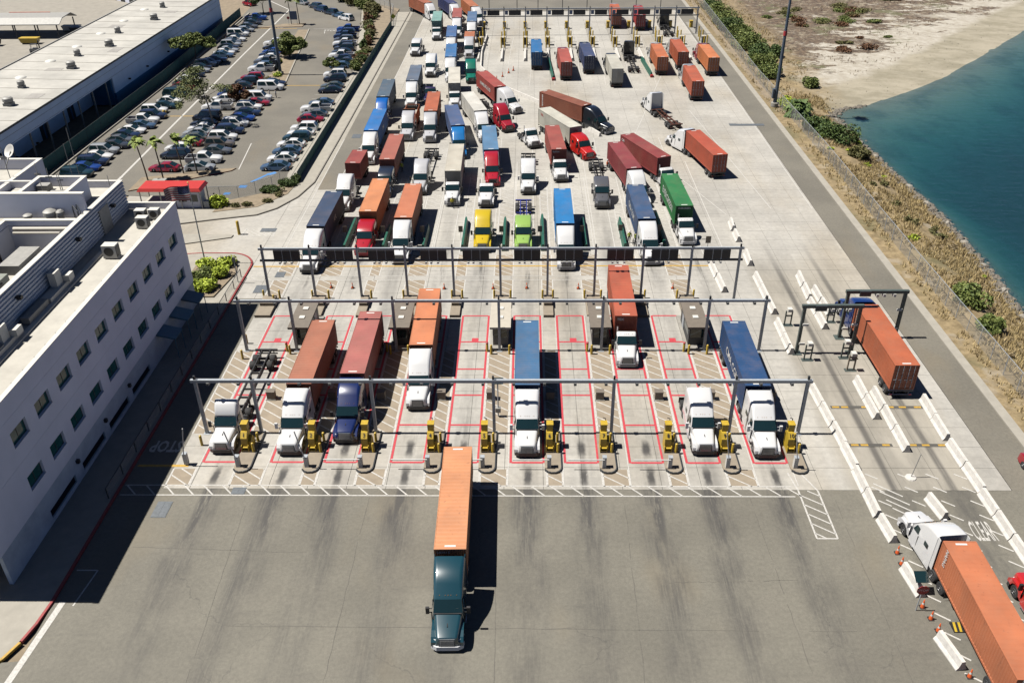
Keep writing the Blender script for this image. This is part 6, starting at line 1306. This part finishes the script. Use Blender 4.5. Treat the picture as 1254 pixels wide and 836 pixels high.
# shrubs near the office corner, the feeder road and the shore
for i, (x, y, rx, ry) in enumerate(((-41.6, 100.8, 1.7, 1.5), (-39.6, 101.4, 1.5, 1.4), (-39.4, 98.6, 1.4, 1.7), (-41.4, 98.0, 1.7, 1.6), (-39.8, 95.4, 1.1, 1.6), (-41.6, 95.2, 1.4, 1.6))):
    shrub('bright yellow green bush in the bed at the office corner', x, y, rx, ry, 1.1, 'leaf_yel' if i != 3 else 'leaf_green', 50+i, 800, .14, .3, 'bushes at the office corner')
for i, (x, y, rx, ry) in enumerate(((-40.2, 127.0, 1.9, 1.0), (-38.2, 129.6, 1.5, .9), (-37.0, 131.4, .9, .8))): shrub(['long clipped dark hedge behind the low fence', 'middle clipped hedge at the kerb curve', 'small clipped hedge at the end of the green fence'][i], x, y, rx, ry, .95, 'leaf_dark', 60+i, 1200, .1, .2, 'clipped hedges at the kerb curve')
shrub('spiky light green bush beside the red canopied gatehouse', -46.4, 121.6, 1.5, 1.2, 1.5, 'leaf_yel', 66, 900, .16, .2)
for i, (x, y) in enumerate(((-39.6, 122.9), (-38.4, 125.2), (-42.2, 121.4), (-44.0, 121.0))): shrub('low straggly plant in the bed along the curved kerb', x, y, .8, .6, .5, 'leaf_olive', 70+i, 260, .1, .2, 'plants in the kerb bed')
for i in range(22):
    rng = random.Random(80+i); y = 199+i*3.3; x = -38.4-rng.uniform(0, 1.6)-(.12*max(0, y-215)); rr = rng.uniform(1.0, 1.9); shrub(('leafy green', 'olive', 'dark green', 'russet')[i % 4]+' shrub in the bed behind the green feeder road fence', x, y, rr, rr, rng.uniform(.9, 2.2), ('leaf_green', 'leaf_olive', 'leaf_dark', 'leaf_red')[i % 4], 80+i, 700, .15, .24, 'shrubs behind the feeder road fence')
for i, (x, y, rr, h) in enumerate(((-45, 262, 2.6, 2.6), (-48, 268, 3.0, 2.8), (-51.5, 273, 3.0, 3), (-55.5, 279, 3.2, 3), (-44, 256, 2.0, 2.0))): shrub('big leafy shrub at the top edge of the car park', x, y, rr, rr, h, 'leaf_green' if i % 2 else 'leaf_olive', 110+i, 1500, .2, .1, 'shrubs at the top of the lot')
for i, (x, y) in enumerate(((-56.4, 190), (-55.6, 194), (-57.2, 200), (-58, 206), (-58.4, 218), (-58.8, 226))): shrub('low dry plant on the planted strip in the car park', x, y, .9, 1.0, .8, 'leaf_yel' if i % 2 else 'leaf_olive', 120+i, 300, .13, .15, 'plants on the lot strip')
SH = [(53.2, 268, 3.4, 3.0), (53.8, 259, 3.6, 3.2), (54.0, 250, 3.6, 3.0), (54.4, 241, 3.6, 3.1), (54.2, 232, 3.5, 3.0), (55.4, 222, 3.9, 3.2), (55.0, 213, 3.4, 2.8), (54.4, 205, 3.2, 2.6), (54.2, 197.6, 2.9, 2.3), (59.0, 214, 2.0, 2.2)]
for i, (x, y, rr, h) in enumerate(SH): shrub('rounded green shrub in the row outside the shore fence', x, y, rr, rr*1.1, h, 'leaf_green' if i % 3 else 'leaf_dark', 140+i, 1900, .19, height(x, y), 'shrubs outside the shore fence')
for x, y, rx, rz, lm, sd_, lb in ((51.4, 174, 2.4, 1.8, 'leaf_yel', 167, 'yellow green shrub behind the tall mast at the fence'), (61.4, 190.8, 2.0, 1.9, 'leaf_green', 160, 'lone round bush on the pale beach'), (55.2, 152.6, 3.8, 2.6, 'leaf_dark', 161, 'large dark shrub spreading on the bank by the bay'), (52.2, 156.6, 2.6, 2.3, 'leaf_dark', 165, 'dark shrub against the shore fence by the bay'), (58.6, 154.4, 1.5, 2.0, 'leaf_olive', 162, 'thin brownish bush at the waters edge'), (56.2, 143.2, 2.0, 1.9, 'leaf_olive', 163, 'olive bush on the grassy bank'), (53.0, 92.4, 2.0, 1.9, 'leaf_green', 164, 'green bush on the dry grass behind the fence'), (52.8, 85.6, 1.5, 1.4, 'leaf_green', 166, 'smaller green bush further along the dry bank')):
    shrub(lb, x, y, rx, rx, rz, lm, sd_, 1800, .17, height(x, y)-.1, 'bushes on the shore')
# dry grass, marsh plants and rocks as uncountable cover
rng = random.Random(5); f = MB()
def tuft(x, y, z, s, n_):
    for _ in range(n_):
        a = rng.uniform(0, 6.28); w_ = s*.12; d = (math.cos(a)*s*.45*rng.random(), math.sin(a)*s*.45*rng.random()); px, py = x+rng.uniform(-s, s)*.4, y+rng.uniform(-s, s)*.4
        f.add([(px-w_*math.sin(a), py+w_*math.cos(a), z-.03), (px+w_*math.sin(a), py-w_*math.cos(a), z-.03), (px+d[0], py+d[1], z+s*rng.uniform(.6, 1.2))], [(0, 1, 2)])
for _ in range(15000):
    y = rng.uniform(55, 185); x = rng.uniform(48.2, 61.5); s = sdist(x, y)
    if s < .6 or noise.noise(Vector((x*.25, y*.12, 3))) < -.25 or (x < 50.5 and rng.random() < .6): continue
    tuft(x, y, height(x, y), rng.uniform(.25, .6), 5)
for _ in range(2500):
    y = rng.uniform(180, 285); x = rng.uniform(48.2, 64)
    if noise.noise(Vector((x*.25, y*.12, 3))) < -.1: continue
    tuft(x, y, height(x, y), rng.uniform(.25, .6), 5)
o = put('dry_grass', f.mesh('dry_grass', M['grass'])); rb_ = random.Random(77)
for i in range(46):
    y = rb_.uniform(58, 172); x = rb_.uniform(51.5, 60); rr = rb_.uniform(.35, .95)
    shrub(('straggly olive scrub clump on the dry bank', 'straggly yellow green scrub clump on the dry bank', 'straggly brown scrub clump on the dry bank')[i % 3], x, y, rr*1.2, rr, rr*.9, ('leaf_olive', 'leaf_yel', 'leaf_scrub')[i % 3], 500+i, 150, .12, height(x, y), 'scrub on the dry bank', nb=6)
tag(o, 'dry straw coloured grass on the bank above the bay', 'grass', kind='stuff')
f = MB()
for _ in range(9000):
    y = rng.uniform(190, 330); x = rng.uniform(56, 190); s = sdist(x, y)
    if s < 13 or noise.noise(Vector((x*.07, y*.11, 9)))+.25*noise.noise(Vector((x*.3, y*.3, 2))) < .12: continue
    tuft(x, y, height(x, y), rng.uniform(.2, .55), 3)
for i in range(34):
    k = random.Random(400+i); x = k.uniform(66, 112); y = 206+(x-66)*.55+k.uniform(6, 62)
    if i < 16: x, y = k.uniform(74, 96), k.uniform(244, 268)
    if sdist(x, y) < 16: continue
    rr = k.uniform(.8, 2.2); shrub(('low olive bush on the salt marsh', 'low russet bush on the salt marsh', 'low green bush on the salt marsh')[i % 3], x, y, rr*1.3, rr, rr*.5, ('leaf_olive', 'leaf_red', 'leaf_green')[i % 3], 400+i, 380, .16, height(x, y), 'bushes on the salt marsh')
M['marsh'] = leafmat('salt_marsh_plants', (.05, .022, .014), (.15, .1, .04)); tag(put('marsh_plants', f.mesh('marsh_plants', M['marsh'])), 'dark reddish salt marsh plants on the pale sand flat', 'plants', kind='stuff')
M['rock'] = simple('shore_rock', (.2, .175, .14), .9, var=.3, scale=2.5, bump=.4)
def rockv(b, x, y, z, s, rng):
    ph = [Vector((rng.uniform(.6, 1.1)*s*math.cos(a)*math.cos(e), rng.uniform(.6, 1.1)*s*math.sin(a)*math.cos(e), rng.uniform(.6, 1)*s*.7*math.sin(e))) for e in (-.9, 0, .8) for a in [k*1.2566+e for k in range(5)]]
    vs = [(x+p.x, y+p.y, z+p.z) for p in ph]+[(x, y, z+s*.7)]
    fs = [(k, (k+1) % 5, 5+(k+1) % 5, 5+k) for k in range(5)]+[(5+k, 5+(k+1) % 5, 10+(k+1) % 5, 10+k) for k in range(5)]+[(10+k, 10+(k+1) % 5, 15) for k in range(5)]
    b.add(vs, fs)
f = MB()
for _ in range(2600):
    k = rng.random(); i = rng.randrange(1, 9); (x0, y0), (x1, y1) = shore[i], shore[i+1]; x = x0+(x1-x0)*k; y = y0+(y1-y0)*k; d = rng.gauss(.2, .7)
    if i >= 7 and rng.random() < .75: continue
    rockv(f, x-d, y, height(x-d, y)+.02, rng.choice((.12, .18, .25, .34, .5))*rng.uniform(.8, 1.2), rng)
tag(put('shore_rocks', f.mesh('shore_rocks', M['rock'])), 'line of broken rocks along the edge of the bay', 'rocks', kind='stuff')
f = MB()
for _ in range(500):
    y = rng.uniform(176, 250); x = rng.uniform(62, 130); s = sdist(x, y)
    if 0 < s < 14: rockv(f, x, y, height(x, y), rng.uniform(.05, .18), rng)
tag(put('beach_stones', f.mesh('beach_stones', M['rock'])), 'scattered small stones on the tan beach', 'stones', kind='stuff')
M['palerock'] = simple('pale_rock', (.36, .33, .28), .9, var=.25, scale=2, bump=.3)
for i in range(14):
    k = random.Random(200+i); y = 78+i*7.0; j = max(q for q in range(len(shore)-1) if shore[q][1] <= y); (x0, y0), (x1, y1) = shore[j], shore[j+1]; x = x0+(x1-x0)*(y-y0)/(y1-y0)-k.uniform(.1, .8)
    b = MB(); rockv(b, 0, 0, 0, k.uniform(.5, .85), k); tag(put('boulder', b.mesh('boulder', M['palerock']), None, (x, y, height(x, y)+.1)), 'pale boulder on the rocky edge of the bay', 'boulder', 'boulders along the bay')

# ---------------------------------------------------------------- masts, flag, gatehouse, signs
def mast(x, y, h, label, zb=0.0):
    m_ = empty('light_mast', (x, y, zb)); tag(m_, label, 'light mast', 'tall light masts'); 
    put('plinth', MB().lathe([(.75, 0), (.75, .7), (.6, .75)], (0, 0, 0), n=14).mesh('plinth', M['conc'], 40), m_); put('pole', MB().tube((0, 0, .75), (0, 0, h), .38, .16, 14).mesh('pole', M['mast'], 40), m_)
    put('control_box', MB().box(-.75, -.36, -.4, .4, 1.6, 3.4).mesh('control_box', M['mast']), m_); put('red_band', MB().lathe([(.36, 13.4), (.35, 14.2)], (0, 0, 0), n=14).mesh('red_band', M['redp'], 40), m_)
    r_ = put('head_ring', MB().lathe([(1.2, h-.4), (1.3, h-.3), (1.2, h-.2), (.2, h-.25)], (0, 0, 0), n=16).mesh('head_ring', M['mast'], 40), m_)
    for k in range(8): a = k*math.pi/4; put('floodlight', MB().box(1.35*math.cos(a)-.25, 1.35*math.cos(a)+.25, 1.35*math.sin(a)-.25, 1.35*math.sin(a)+.25, h-.8, h-.41).mesh('floodlight', M['blackp']), r_)
M['mast'] = simple('blue_grey_mast', (.13, .17, .22), .5, .3, var=.15)
mast(-55.2, 195.6, 30, 'tall blue grey light mast on the planted strip of the car park'); mast(48.6, 170.6, 30, 'tall blue grey light mast beside the access road')
fp = empty('flagpole', (-42.6, 102.4, .3)); tag(fp, 'slender flagpole in the bed at the office corner', 'flagpole'); put('pole', MB().tube((0, 0, 0), (0, 0, 11), .1, .05, 10).mesh('pole', M['steel'], 40), fp); put('finial', MB().lathe([(.02, 10.98), (.12, 11.1), (.02, 11.22)], (0, 0, 0), n=10).mesh('finial', M['yellow'], 60), fp); put('base', MB().lathe([(.3, 0), (.25, .25), (.1, .3)], (0, 0, 0), n=12).mesh('base', M['conc']), fp)
fl = MB(); NU = 26; Wf, Hf = 3.3, 1.9
def fpnt(u, v): return (-.06-Wf*u, .16*math.sin(u*9)*u+.05*math.sin(v*5+u*6), 10.7-Hf*v-.55*u*u-.12*math.sin(u*7))
for j in range(13):
    for i in range(NU):
        fl.mi = 2 if (i < NU*.4 and j < 7) else (j % 2); a = [fpnt(i/NU, j/13), fpnt((i+1)/NU, j/13), fpnt((i+1)/NU, (j+1)/13), fpnt(i/NU, (j+1)/13)]; fl.quad(*a)
for r_ in range(9):
    for c_ in range(6 if r_ % 2 == 0 else 5):
        u = (.4)*((c_+.5 if r_ % 2 == 0 else c_+1)/6); v = (7/13)*(r_+.5)/9; p = Vector(fpnt(u, v)); fl.mi = 1
        for sg in (-1, 1): fl.add([tuple(p+Vector((.045*math.cos(R(90+36*k))*(1 if k % 2 == 0 else .4), sg*.012, .045*math.sin(R(90+36*k))*(1 if k % 2 == 0 else .4)))) for k in range(10)], [tuple(range(10))])
tag(put('flag', fl.mesh('flag', [simple('flag_red', (.5, .03, .05), .8), simple('flag_white', (.75, .74, .72), .8), simple('flag_blue', (.03, .045, .16), .8)], 60), None, (-42.6, 102.4, .3)), 'red and white striped flag with blue canton on the flagpole', 'flag')
gh = empty('gatehouse', (-53.2, 122, 0)); tag(gh, 'small gatehouse under a bright red flat canopy', 'gatehouse'); M['redroof'] = simple('red_canopy', (.62, .03, .02), .5, var=.08)
put('canopy', MB().hexa([(-4.8, -1.8, 2.9), (4.8, -1.8, 2.9), (4.8, 1.8, 2.9), (-4.8, 1.8, 2.9)], [(-4.5, -1.6, 3.35), (4.5, -1.6, 3.35), (4.5, 1.6, 3.35), (-4.5, 1.6, 3.35)]).mesh('canopy', M['redroof']), gh)
for x in (-4.5, -1.5, 1.5, 4.5):
    for y in (-1.5, 1.5): put('post', MB().box(x-.07, x+.07, y-.07, y+.07, 0, 2.899).mesh('post', M['coping']), gh)
put('counter', MB().box(-4.2, -.5, -1.2, 1.2, 0, 1.1).mesh('counter', M['cream']), gh); put('office', MB().box(.6, 4.2, -1.2, 1.2, 0, 2.6).mesh('office', M['facade']), gh)
for x in (-3.4, -1.8): put('turnstile', MB().box(x, x+.7, -1.7, -1.21, 0, 1.2).mesh('turnstile', M['coping']), gh)
for x in (1.0, 2.7): put('window', MB().box(x, x+1.2, -1.24, -1.201, 1.1, 2.2).mesh('window', M['glass']), gh)
put('equipment', MB().box(4.7, 5.5, -1.4, -.6, 0, 1.2).mesh('equipment', M['steel']), gh)
b_ = empty('storage_box', (-58.7, 130.4, 0)); tag(b_, 'white utility box on the kerb by the palms', 'cabinet'); put('body', MB().box(-1.0, 1.0, -.5, .5, 0, .8).mesh('body', M['coping']), b_); put('lid', MB().box(-1.05, 1.05, -.55, .55, .801, .9).mesh('lid', M['hvac']), b_)
tag(put('warning_bollard', bol_tall, None, (-40.7, 111.6, .0)), 'lone thick yellow bollard on the plaza beside the kerb nose', 'bollard').scale = (1.4, 1.4, .75)
raised('kerb_nose', [(-49, 107.8), (-41.5, 110.4), (-41.4, 111.2), (-49, 111.5)], .14, M['walk'])
hatch(-40.2, -35.8, 110.9, 113.4, .8, -.9, False)
hy = empty('hydrant', (-71.0, 166.6, 0)); tag(hy, 'yellow hydrant between parked cars by the warehouse fence', 'hydrant'); put('barrel', MB().lathe([(.22, 0), (.2, .8), (.24, .82), (.2, 1.0), (.05, 1.1)], (0, 0, 0), n=10).mesh('barrel', M['yellow'], 50), hy); put('outlet', MB().tube((-.4, 0, .6), (.4, 0, .6), .1).mesh('outlet', M['yellow']), hy); put('guard_post', MB().tube((.7, -.6, 0), (.7, -.6, 1.1), .12).mesh('guard_post', M['yellow']), hy)
ls = empty('lot_sign', (-63.7, 246.5, 0)); tag(ls, 'blue information board on two posts between the palms', 'sign'); put('board', MB().box(-1, 1, -.05, .05, 1.4, 3.6).mesh('board', M['plate']), ls)
for s in (-.8, .8): put('post', MB().tube((s, .1, 0), (s, .1, 1.5), .05).mesh('post', M['steel']), ls)
r_ = empty('stop_sign', (-64.9, 245.4, 0)); tag(r_, 'small red stop sign at the tip of the lot island', 'sign'); put('post', MB().tube((0, 0, 0), (0, 0, 2.2), .04).mesh('post', M['steel']), r_); put('plate', MB().prism([(.4*math.cos(R(22.5+45*k)), 2.1+.4*math.sin(R(22.5+45*k))) for k in range(8)], -.07, -.05, 'y').mesh('plate', M['redp']), r_)
y_ = empty('warning_sign', (-36.0, 243, .2)); tag(y_, 'yellow green diamond warning sign at the bend of the feeder road', 'sign'); put('post', MB().tube((0, 0, 0), (0, 0, 2.4), .05).mesh('post', M['steel']), y_); put('plate', MB().prism([(.75, 2.6), (0, 3.35), (-.75, 2.6), (0, 1.85)], -.09, -.06, 'y').mesh('plate', simple('fluorescent_yellow', (.55, .6, .03), .5)), y_)
up_ = empty('utility_pole', (-37.6, 250, 0)); tag(up_, 'dark utility pole at the bend of the feeder road', 'pole'); put('pole', MB().tube((0, 0, 0), (0, 0, 9), .16, .12).mesh('pole', M['bark']), up_); put('crossarm', MB().box(-1, 1, -.08, .08, 8.2, 8.35).mesh('crossarm', M['bark']), up_)
sgn = empty('sign_post', (-36.7, 97.0, .14)); tag(sgn, 'short grey post on the red kerb beside the office corner', 'post'); put('post', MB().tube((0, 0, 0), (0, 0, 3.6), .06).mesh('post', M['steel']), sgn); put('plate', MB().box(-.2, .2, -.06, -.03, 2.9, 3.5).mesh('plate', M['hvac']), sgn)
# storage yard behind the warehouse
cn = empty('yard_canopy', (-133, 237, 0)); tag(cn, 'grey canopy shelter in the storage yard', 'shelter'); 
put('roof', MB().prism([(-5, 3.4), (-2.5, 4.6), (2.5, 4.9), (5.5, 3.6), (5.5, 3.8), (2.5, 5.1), (-2.5, 4.8), (-5, 3.6)], -13, 12, 'x').mesh('roof', M['hvac']), cn)
for x in (-12, -6, 0, 6, 11):
    for y in (-4.6, 5.0): put('post', MB().box(x-.12, x+.12, y-.12, y+.12, 0, 3.5).mesh('post', M['dsteel']), cn)
for x, y, lb in ((-146, 250, 'nearer'), (-149, 256, 'middle'), (-144, 261, 'farther')):
    k_ = empty('steel_stack', (x, y, 0)); tag(k_, f'{lb} bundle of orange steel racking in the storage yard', 'stack', 'orange racking bundles')
    for q in range(5): put('beam', MB().box(-6, 6, -1.2+q*.5, -.8+q*.5, .1+(q % 2)*.45, .5+(q % 2)*.45).mesh('beam', M['cone']), k_)
fk = empty('forklift', (-120.8, 217, 0), R(20)); tag(fk, 'small grey forklift parked in the storage yard', 'forklift'); put('body', MB().prism([(-1.2, .3), (1.0, .3), (1.0, 1.0), (.3, 1.2), (-1.0, 1.3), (-1.2, 1.0)], -.6, .6, 'y').mesh('body', M['hvac']), fk); put('mast', MB().box(1.05, 1.2, -.5, .5, .2, 3.0).mesh('mast', M['black']), fk); put('guard', MB().box(-.8, .7, -.55, .55, 2.1, 2.18).mesh('guard', M['black']), fk)
for s in (-1, 1):
    for x in (-.8, .7): add_wheel(fk, CW, x, .6*s, .34)
    put('guard_post', MB().box(-.78, -.7, .5*s-.03, .5*s+.03, 1.2, 2.1).mesh('guard_post', M['black']), fk); put('guard_post', MB().box(.6, .68, .5*s-.03, .5*s+.03, 1.0, 2.1).mesh('guard_post', M['black']), fk); put('fork', MB().box(1.2, 2.2, .3*s-.06, .3*s+.06, .15, .2).mesh('fork', M['black']), fk)
for x, y, c_, lb in ((-127, 227, M['yellow'], 'yellow skip under the edge of the yard canopy'), (-136, 225, M['black'], 'long black skip beside the yard canopy'), (-122.5, 241, M['coping'], 'white skip beside the yard canopy'), (-119.5, 239, M['dsteel'], 'grey skip at the end of the yard canopy')):
    k_ = empty('waste_skip', (x, y, 0)); tag(k_, lb, 'skip'); put('body', MB().hexa([(-2, -.8, .3), (2, -.8, .3), (2, .8, .3), (-2, .8, .3)], [(-2.4, -1, 1.5), (2.4, -1, 1.5), (2.4, 1, 1.5), (-2.4, 1, 1.5)]).mesh('body', c_), k_); put('skid', MB().box(-1.8, 1.8, -.7, .7, 0, .299).mesh('skid', M['black']), k_)
for k in range(7):
    bollard(-111+k*1.9, 263+k*1.3, 'yellow post guarding the white depot doors', 'posts at the depot doors', bol_tall)

# ---------------------------------------------------------------- people
def person_mesh(pose, mats):
    """one skinned body: mats = trousers, top, skin"""
    J = {'pel': (0, 0, .95), 'chest': (.03, 0, 1.35), 'neck': (.03, 0, 1.5), 'head': (.05, 0, 1.6), 'crown': (.04, 0, 1.74)}
    if pose == 'walk': J.update(kl=(.18, .1, .5), fl=(.22, .1, .06), tl=(.38, .1, .04), kr=(-.02, -.1, .5), fr=(-.28, -.1, .1), tr=(-.14, -.1, .04), el=(-.12, .27, 1.12), hl=(-.02, .29, .88), er=(.16, -.27, 1.14), hr=(.34, -.25, .98))
    else: J.update(kl=(.03, .11, .5), fl=(-.02, .12, .06), tl=(.15, .14, .04), kr=(.03, -.11, .5), fr=(-.02, -.12, .06), tr=(.15, -.14, .04), el=(0, .29, 1.12), hl=(.12, .3, .9), er=(.02, -.29, 1.12), hr=(.2, -.2, .98))
    J.update(hpl=(0, .1, .9), hpr=(0, -.1, .9), sl=(.02, .19, 1.42), sr=(.02, -.19, 1.42))
    rad = dict(pel=.15, chest=.17, neck=.065, head=.1, crown=.08, hpl=.1, hpr=.1, kl=.07, kr=.07, fl=.055, fr=.055, tl=.045, tr=.045, sl=.075, sr=.075, el=.05, er=.05, hl=.045, hr=.045)
    E_ = [('pel', 'chest'), ('chest', 'neck'), ('neck', 'head'), ('head', 'crown'), ('pel', 'hpl'), ('pel', 'hpr'), ('hpl', 'kl'), ('kl', 'fl'), ('fl', 'tl'), ('hpr', 'kr'), ('kr', 'fr'), ('fr', 'tr'), ('chest', 'sl'), ('sl', 'el'), ('el', 'hl'), ('chest', 'sr'), ('sr', 'er'), ('er', 'hr')]
    ks = list(J); me = bpy.data.meshes.new('body'); me.from_pydata([J[k] for k in ks], [(ks.index(a), ks.index(c)) for a, c in E_], []); ob = bpy.data.objects.new('body', me); col.objects.link(ob)
    mod = ob.modifiers.new('skin', 'SKIN'); sv = me.skin_vertices[0].data
    for k, v in zip(ks, sv): v.radius = (rad[k], rad[k]); v.use_root = (k == 'pel')
    ob.modifiers.new('sub', 'SUBSURF').levels = 1
    out = bpy.data.meshes.new_from_object(ob.evaluated_get(bpy.context.evaluated_depsgraph_get())); bpy.data.objects.remove(ob)
    out.materials.clear()
    for m_ in mats: out.materials.append(m_)
    for p in out.polygons: z = p.center.z; p.material_index = 0 if z < .95 else (2 if (z > 1.47 or (abs(p.center.y) > .22 and z < 1.05)) else 1); p.use_smooth = True
    return out
hair = MB().lathe([(.1, 1.62), (.115, 1.7), (.1, 1.77), (.04, 1.81)], (.03, 0, 0), n=12).mesh('hair', M['blackp'], 60); helm = MB().lathe([(.15, 1.68), (.13, 1.72), (.12, 1.78), (.05, 1.84)], (.04, 0, 0), n=12).mesh('hard_hat', M['white'], 60)
vo = simple('orange_vest', (.8, .16, .02), .6); vl = simple('lime_vest', (.5, .62, .04), .6); wt = simple('white_clothes', (.7, .7, .7), .8); yt = simple('yellow_clothes', (.7, .6, .03), .6)
PM = {}
for nm_, pose, ms in (('orange', 'stand', (M['denim'], vo, M['skin'])), ('lime', 'stand', (M['denim'], vl, M['skin'])), ('white', 'walk', (wt, wt, M['skin'])), ('whites', 'stand', (M['denim'], wt, M['skin'])), ('yellow', 'walk', (M['denim'], yt, M['skin']))): PM[nm_] = person_mesh(pose, ms)
def face(p):
    put('face', MB().box(.125, .145, -.05, -.02, 1.63, 1.65).box(.125, .145, .02, .05, 1.63, 1.65).box(.13, .165, -.015, .015, 1.58, 1.63).box(.128, .142, -.03, .03, 1.545, 1.557).mesh('face', M['rust']), p)
for x, y, hd_, k_, hat, lb in ((13.0, 136.2, -20, 'orange', helm, 'person in orange vest standing beside the maroon container'), (-20.6, 135.6, -90, 'lime', helm, 'person in lime vest beside the brick red container'), (-11.2, 120.7, 100, 'yellow', helm, 'person in yellow walking past the cream container truck'), (13.9, 195.2, 90, 'orange', helm, 'person in orange vest behind the navy container at the far gate'), (-53.1, 178.0, 180, 'white', hair, 'person in white walking through the car park'), (-51.8, 178.0, 180, 'whites', hair, 'person in white top and dark trousers in the car park'), (-47.4, 122.6, 200, 'lime', hair, 'person in lime vest by the end of the red canopy'), (13.9, 108.6, -90, 'lime', helm, 'person in lime vest leaning on a bicycle by the dull blue box'), (14.8, 108.2, -80, 'lime', hair, 'person in lime vest next to the dull blue truck door'), (-11.9, 252, -90, 'lime', helm, 'person in lime vest at the left end of the far gantry')):
    p = put('person', PM[k_], None, (x, y, 0), (0, 0, R(hd_))); tag(p, lb, 'person'); put('hard_hat' if hat == helm else 'hair', hat, p); face(p)
for i, (x, y) in enumerate(((13.4, 108.1), (14.4, 107.5))):
    k_ = empty('bicycle', (x, y, 0), R(-85)); tag(k_, ['dark bicycle held by the worker beside the green barrier', 'dark bicycle next to the dull blue truck'][i], 'bicycle')
    for q in (-.52, .52):
        w_ = MB()
        for t_ in range(20): a0, a1 = 2*math.pi*t_/20, 2*math.pi*(t_+1)/20; w_.tube((q+.33*math.cos(a0), 0, .34+.33*math.sin(a0)), (q+.33*math.cos(a1), 0, .34+.33*math.sin(a1)), .02, n=5)
        put('wheel', w_.mesh('wheel', M['tyre']), k_)
    put('frame', MB().path([(-.52, 0, .34), (-.1, 0, .3), (.38, 0, .8), (-.2, 0, .78), (-.1, 0, .3)], .025).path([(-.52, 0, .34), (-.2, 0, .78)], .02).path([(.52, 0, .34), (.38, 0, .95)], .025).mesh('frame', M['black']), k_); put('saddle', MB().box(-.35, -.1, -.06, .06, .88, .95).mesh('saddle', M['blackp']), k_); put('handlebar', MB().tube((.36, -.28, .98), (.36, .28, .98), .02).mesh('handlebar', M['black']), k_)
